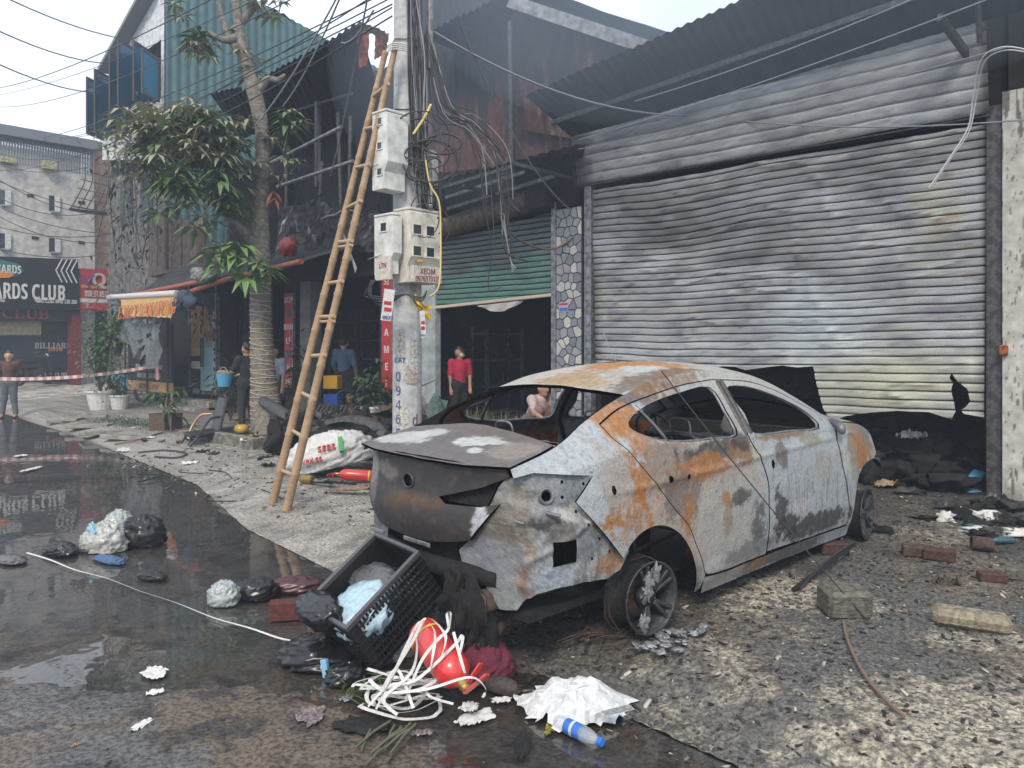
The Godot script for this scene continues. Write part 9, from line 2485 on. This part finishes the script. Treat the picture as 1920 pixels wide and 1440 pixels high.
func crate():
	var t := thing("black_crate", "black slatted plastic crate tipped on its side against the car's rear", "crate")
	var P := V(-3.1469, 0.2919, -2.2152)
	var B := Basis(V(0.086, 0.5771, -0.8121), V(-0.0163, -0.8142, -0.5803), V(-0.9962, 0.0631, -0.0606)).orthonormalized()
	var LL := 0.508; var WW := 0.334; var SS := 0.391
	t.transform = Transform3D(B, P)     # local: x along, y from rim to base, z across
	var m: Material = M["black_plastic"]
	# rim
	for e in [[V(-0.012, -0.012, -0.014), V(LL + 0.012, 0.022, 0.01)], [V(-0.012, -0.012, SS - 0.01), V(LL + 0.012, 0.022, SS + 0.014)], [V(-0.014, -0.0115, 0.0105), V(0.01, 0.0215, SS - 0.0105)], [V(LL - 0.01, -0.0115, 0.0105), V(LL + 0.014, 0.0215, SS - 0.0105)]]:
		var st := mb(); bx(st, e[0], e[1], 0.005); done(st, "rim", mat("crate_rim", Color(0.06, 0.06, 0.065), 0.35), t)
	var side := func(along: Vector3, n: int, len: float, org: Vector3, out: Vector3):
		# slatted wall: uprights every few centimetres and cross bars
		for k in n + 1:
			var st := mb(); var a: Vector3 = org + along * (len * k / n)
			bar(st, a + V(0, 0.022, 0), a + V(0, WW, 0), 0.012, 0.01, out); done(st, "slat", m, t)
		for k in 7:
			var st := mb(); var y := 0.055 + (WW - 0.075) * k / 6.0
			bar(st, org + V(0, y, 0) + out * 0.003, org + along * len + V(0, y, 0) + out * 0.003, 0.009, 0.014, out); done(st, "cross_bar", m, t)
	side.call(V(1, 0, 0), 22, LL, V(0, 0, 0), V(0, 0, -1))
	side.call(V(1, 0, 0), 22, LL, V(0, 0, SS), V(0, 0, 1))
	side.call(V(0, 0, 1), 10, SS, V(0, 0, 0), V(-1, 0, 0))
	side.call(V(0, 0, 1), 10, SS, V(LL, 0, 0), V(1, 0, 0))
	for e in [[V(-0.004, 0.022, -0.004), V(0.05, WW * 0.98, 0.004)], [V(LL - 0.05, 0.022, -0.004), V(LL + 0.004, WW * 0.98, 0.004)], [V(0, 0.022, SS - 0.004), V(LL, WW * 0.7, SS + 0.004)], [V(LL - 0.004, 0.022, 0.004), V(LL + 0.004, WW * 0.6, SS - 0.004)]]:
		var st := mb(); bx(st, e[0], e[1]); done(st, "solid_panel", m, t)
	var st := mb(); bx(st, V(0, WW, 0), V(LL, WW + 0.012, SS)); done(st, "base", m, t)
	# bags inside
	st = mb(); crumple(st, Transform3D(B * Basis.from_scale(V(0.2, 0.17, 0.2)), P + B * V(0.15, 0.11, SS * 0.36)), 51, 40, 26, 0.25); single(st, "blue_plastic_bag", M["bag_blue"], "filled pale blue plastic bag inside the black crate", "bag")
	st = mb(); crumple(st, Transform3D(B * Basis.from_scale(V(0.13, 0.12, 0.22)), P + B * V(0.3, 0.12, SS * 0.55)), 52, 40, 26, 0.34); single(st, "grey_plastic_bag", M["bag_grey"], "crumpled dark grey bag at the crate's opening above the blue bag", "bag")
	st = mb(); crumple(st, Transform3D(B * Basis.from_scale(V(0.1, 0.13, 0.19)), P + B * V(0.01, 0.02, SS * 0.75)), 53, 40, 26, 0.34); single(st, "black_plastic_bag", M["bag_black"], "black plastic bag spilling from the crate's lower end", "bag")

func bottle():
	var a: Vector3 = V(-2.128, 0.035, -2.601); var b: Vector3 = V(-1.882, 0.035, -2.585)
	var ax := (b - a).normalized()
	var t := thing("water_bottle", "clear plastic water bottle with blue label and cap in the puddle", "bottle")
	t.transform = Transform3D(Basis(ax.cross(Vector3.UP).normalized(), ax, -ax.cross(Vector3.UP).normalized().cross(ax)), a)
	var h := a.distance_to(b)
	var st := mb(); lathe(st, Transform3D(), [W(0, 0), W(0.028, 0), W(0.032, 0.01), W(0.03, h * 0.3), W(0.032, h * 0.5), W(0.031, h * 0.7), W(0.02, h * 0.86), W(0.013, h * 0.9), W(0.013, h * 0.96)], 16)
	var m := mat("bottle_clear", Color(0.62, 0.68, 0.72, 0.25), 0.06); m.transparency = BaseMaterial3D.TRANSPARENCY_ALPHA
	done(st, "shell", m, t)
	st = mb(); lathe(st, Transform3D(), [W(0.0325, h * 0.22), W(0.033, h * 0.23), W(0.033, h * 0.56), W(0.0325, h * 0.57)], 16); done(st, "label_band", mat("label_blue", Color(0.03, 0.13, 0.46), 0.4), t)
	st = mb(); lathe(st, Transform3D(), [W(0.0165, h * 0.93), W(0.0165, h * 1.02), W(0, h * 1.025)], 12, false); done(st, "cap", mat("cap_blue", Color(0.02, 0.14, 0.52), 0.35), t)
	st = mb(); lathe(st, Transform3D(), [W(0.0332, h * 0.36), W(0.0334, h * 0.37), W(0.0334, h * 0.41), W(0.0332, h * 0.42)], 16); done(st, "white_stripe", M["white_plastic"], t)

# ---------------------------------------------------------------- forecourt rubble
func build_forecourt_rubble():
	var block := mat("block_concrete", Color(0.19, 0.175, 0.14), 0.9, 0, "grime", 4.0, "bumps", 0.8)
	var pale := mat("block_pale", Color(0.36, 0.31, 0.22), 0.9, 0, "grime", 4.0, "bumps", 0.8)
	var st := mb(); box(st, at(on(V(-1.599, 0.128, -4.556), 0.075), 0.75, 0.06), V(0.25, 0.16, 0.21), 0.022); single(st, "concrete_block", block, "square sooty concrete block standing in the ash", "block")
	st = mb(); box(st, at(on(V(-1.004, 0.133, -4.769), 0.05), 0.33, 0.1, -0.04), V(0.38, 0.1, 0.13), 0.03); single(st, "kerb_stone", pale, "long yellowish rounded stone lying at the right", "stone")
	brick(on(V(-2.082, 0.15, -5.717)), 0.75, "whole red brick beside the car's front door", V(0.2, 0.085, 0.1))
	brick(on(V(-1.608, 0.157, -6.041)), 0.35, "sooty brick lying right of the car, left of a pair", V(0.2, 0.075, 0.1), M["dark_rust"])
	brick(on(V(-1.461, 0.157, -6.029)), 0.15, "sooty brick lying right of the car, right of a pair", V(0.2, 0.08, 0.1), M["brick"])
	brick(on(V(-1.087, 0.152, -5.734)), 0.5, "broken red brick near the right edge", V(0.16, 0.06, 0.09))
	brick(on(V(-0.982, 0.155, -5.892)), 0.2, "olive-dusted half brick at the right edge", V(0.12, 0.07, 0.09), block)
	brick(on(V(-1.153, 0.138, -5.024), -0.02), 0.3, "thin red tile lying behind the long yellowish stone", V(0.26, 0.03, 0.05))
	st = mb(); lathe(st, Transform3D(Basis.from_euler(V(0.3, 0.4, 1.5)), on(V(-1.222, 0.167, -6.485), 0.05)), [W(0.045, 0.0), W(0.05, 0.01), W(0.05, 0.14), W(0.045, 0.14), W(0.045, 0.01)], 14); single(st, "tin_can", M["dark_rust"], "rusty open tin can lying at the right", "can")
	# cable and rod
	st = mb(); tube(st, curve([on(V(-1.547, 0.124, -4.386), 0.02), on(V(-1.407, 0.118, -4.077), 0.02), on(V(-1.223, 0.112, -3.754), 0.02), on(V(-1.063, 0.109, -3.554), 0.02), on(V(-0.974, 0.107, -3.467), 0.02)], 6), [0.006] + range(22).map(func(i): return 0.009) + [0.009, 0.008], 6); single(st, "black_cable", M["wire_brown"], "dark cable curving over the ash towards the bottom right", "cable")
	st = mb(); bar(st, on(V(-1.958, 0.13, -4.705), 0.02), on(V(-1.936, 0.15, -5.699), 0.1), 0.03, 0.012); single(st, "charred_stick", M["char"], "charred stick leaning before the concrete block", "stick")
	st = mb(); tube(st, curve([on(V(-1.935, 0.131, -4.75), 0.02), on(V(-1.962, 0.14, -5.215), 0.07), on(V(-1.928, 0.15, -5.673), 0.12)], 5), 0.008, 5); single(st, "thin_black_rod", M["wire_black"], "thin black rod beside the charred stick", "rod")
	# burnt heap right of the frame and inside the shop
	for k in 120:
		var inside := k < 74
		var p := V(rr(-4.6, -1.75), 0, rr(-10.6, -8.3)) if inside else on((V(-1.261, 0.186, -7.456)) + V(rng.randfn(0, 0.35), 0, rng.randfn(0, 0.3)))
		if inside: p.y = 0.18 + maxf(0.0, (-8.5 - p.z) * 0.36) + rr(0, 0.06)
		var s := V(rr(0.08, 0.22), rr(0.04, 0.12), rr(0.08, 0.2)) if inside else V(rr(0.03, 0.13), rr(0.02, 0.06), rr(0.03, 0.12))
		lump(p, s, k + 100, [M["char"], M["black_soot"]][k % 2] if inside else [M["char"], M["steel_burnt"], M["char"], M["paper"]][k % 4], "charred lump in the heap inside the torn shutter" if inside else "small %s lump in the ash heap at the right edge" % ["black", "metallic", "charred", "pale"][k % 4], "debris", "charred_heap_lump" if inside else "ash_heap_lump", "charred heap behind the shutter" if inside else "ash heap at the right edge")
	st = mb(); smooth(st)
	for i in 16:
		for j in 10:
			var q := []
			for e in [[0, 0], [1, 0], [1, 1], [0, 1]]:
				var x := lerpf(-6.2, -1.7, (i + e[0]) / 16.0); var z := lerpf(-8.45, -12.5, (j + e[1]) / 10.0)
				q.append(V(x, 0.16 + minf(1.0, maxf(0.0, (-8.5 - z) * 0.36)) + 0.1 * n1.get_noise_2d(x * 2, z * 2), z))
			quad(st, q[0], q[1], q[2], q[3])
	var hp := single(st, "charred_heap", M["char"], "sloping black heap of burnt stock inside the torn shutter", "heap"); hp.set_meta("kind", "stuff")
	for k in [[V(-2.589, 0.618, -9.313), 0.24, 0.16, "grey folded carton on the burnt heap inside the shutter", "paper"], [V(-2.51, 0.624, -9.386), 0.22, 0.14, "bright white carton on the burnt heap inside the shutter", "white"], [V(-2.558, 0.742, -10.158), 0.42, 0.16, "dim pale strip at the top of the burnt heap", "dim"], [V(-2.519, 0.217, -8.425), 0.34, 0.2, "brown cardboard flap beside the front wheel", "card"], [V(-2.398, 0.184, -8.537), 0.24, 0.14, "brown cardboard strip right of the flap", "card"], [V(-2.176, 0.366, -9.15), 0.16, 0.08, "small orange-brown scrap on the burnt heap", "card"], [V(-2.225, 0.238, -8.833), 0.3, 0.2, "striped brown mat scrap near the shutter rail", "card2"], [V(-1.927, 0.442, -9.515), 0.2, 0.2, "folded greyish pink cloth against the right rail", "pink"], [V(-2.271, 0.131, -8.382), 0.1, 0.07, "small white and brown scrap at the heap's foot", "card"], [V(-1.275, 0.117, -5.491), 0.18, 0.06, "flat yellowish scrap in the ash right of the block", "card2"], [V(-1.507, 0.157, -8.407), 0.5, 0.25, "glossy striped grey wrapper in the ash heap at right", "wrap"], [V(-1.41, 0.147, -7.543), 0.3, 0.2, "torn grey film in the ash heap at right", "wrap"]]:
		var m: Material = {"paper": M["paper"], "white": M["white_plastic"], "dim": M["steel_burnt"], "card": M["cardboard"], "card2": mat("mat_brown", Color(0.16, 0.12, 0.08), 0.9, 0, "soot", 9.0), "pink": mat("dim_pink", Color(0.2, 0.15, 0.16), 0.9), "wrap": mat("wrap_grey", Color(0.3, 0.3, 0.31), 0.35, 0, "soot", 8.0)}[k[4]]
		scrap(k[0], k[1], k[2], int(k[1] * 130) + int(k[2] * 50), m, k[3], "scrap", "burnt_scrap", 0.06)
	for k in 2:
		st = mb(); var p: Vector3 = [V(-1.792, 0.204, -8.688), V(-1.8, 0.361, -8.817)][k]; box(st, at(p, 0.5 + k, 0.2, 0.3 * k), V(0.17, [0.08, 0.05][k], 0.12), 0.012); single(st, "blue_carton", mat("carton_cyan", Color(0.05, 0.24, 0.36), 0.5, 0, "mottle", 6.0), ["crushed bright blue carton by the right shutter rail", "flat blue wrapper above the crushed blue carton"][k], "carton")
	for k in 3:
		st = mb(); var p: Vector3 = on([V(-1.332, 0.178, -7.07), V(-1.159, 0.174, -6.851), V(-1.363, 0.189, -7.606)][k], 0.02); lathe(st, Transform3D(Basis.from_euler(V(0.2, k, 1.5)), p), [W(0.02, 0.0), W(0.026, 0.02), W(0.024, 0.16), W(0.01, 0.2), W(0, 0.2)], 9); single(st, "crushed_bottle", mat("dull_cyan", Color(0.06, 0.16, 0.2), 0.3, 0, "grime", 8.0), ["dull blue crushed bottle in the ash, nearest the rail", "dull blue crushed bottle in the ash at the right edge", "dull blue crushed bottle on the ash heap's top"][k], "bottle")
	# loose bits all over the forecourt
	flecks("ash_flakes", 14000, func(): return V(rr(-4.4, 0.6), 0, rr(-8.4, -2.7)), [Color(0.018, 0.018, 0.02), Color(0.02, 0.02, 0.022), Color(0.03, 0.028, 0.028), Color(0.05, 0.045, 0.04), Color(0.02, 0.02, 0.022), Color(0.03, 0.028, 0.028), Color(0.12, 0.11, 0.1), Color(0.36, 0.33, 0.28)], 0.009, "ash flakes and burnt crumbs strewn over the forecourt", ground_y)
	flecks("pavement_grit", 2600, func(): return V(rr(-12.0, -4.0), 0, rr(-7.0, -3.8)), [Color(0.03, 0.03, 0.03), Color(0.1, 0.09, 0.08), Color(0.34, 0.32, 0.28)], 0.014, "dark grit scattered over the pale pavement", ground_y)
	# curls of burnt wire by the rear wheel
	st = mb()
	for i in 14:
		var a := on(V(-2.42, 0.092, -3.431), 0.01) + V(rr(-0.14, 0.1), 0, rr(-0.06, 0.12))
		tube(st, curve([a, a + V(rr(-0.1, 0.05), rr(0.01, 0.05), rr(0.0, 0.12)), a + V(rr(-0.15, 0.08), 0.0, rr(0.08, 0.2))], 4), 0.004, 4)
	single(st, "tyre_wire", M["dark_rust"], "rusty tyre wire frayed on the ground behind the rear wheel", "wire")

# short forms
func V(x: float, y: float, z: float) -> Vector3: return Vector3(x, y, z)
func W(x: float, y: float) -> Vector2: return Vector2(x, y)
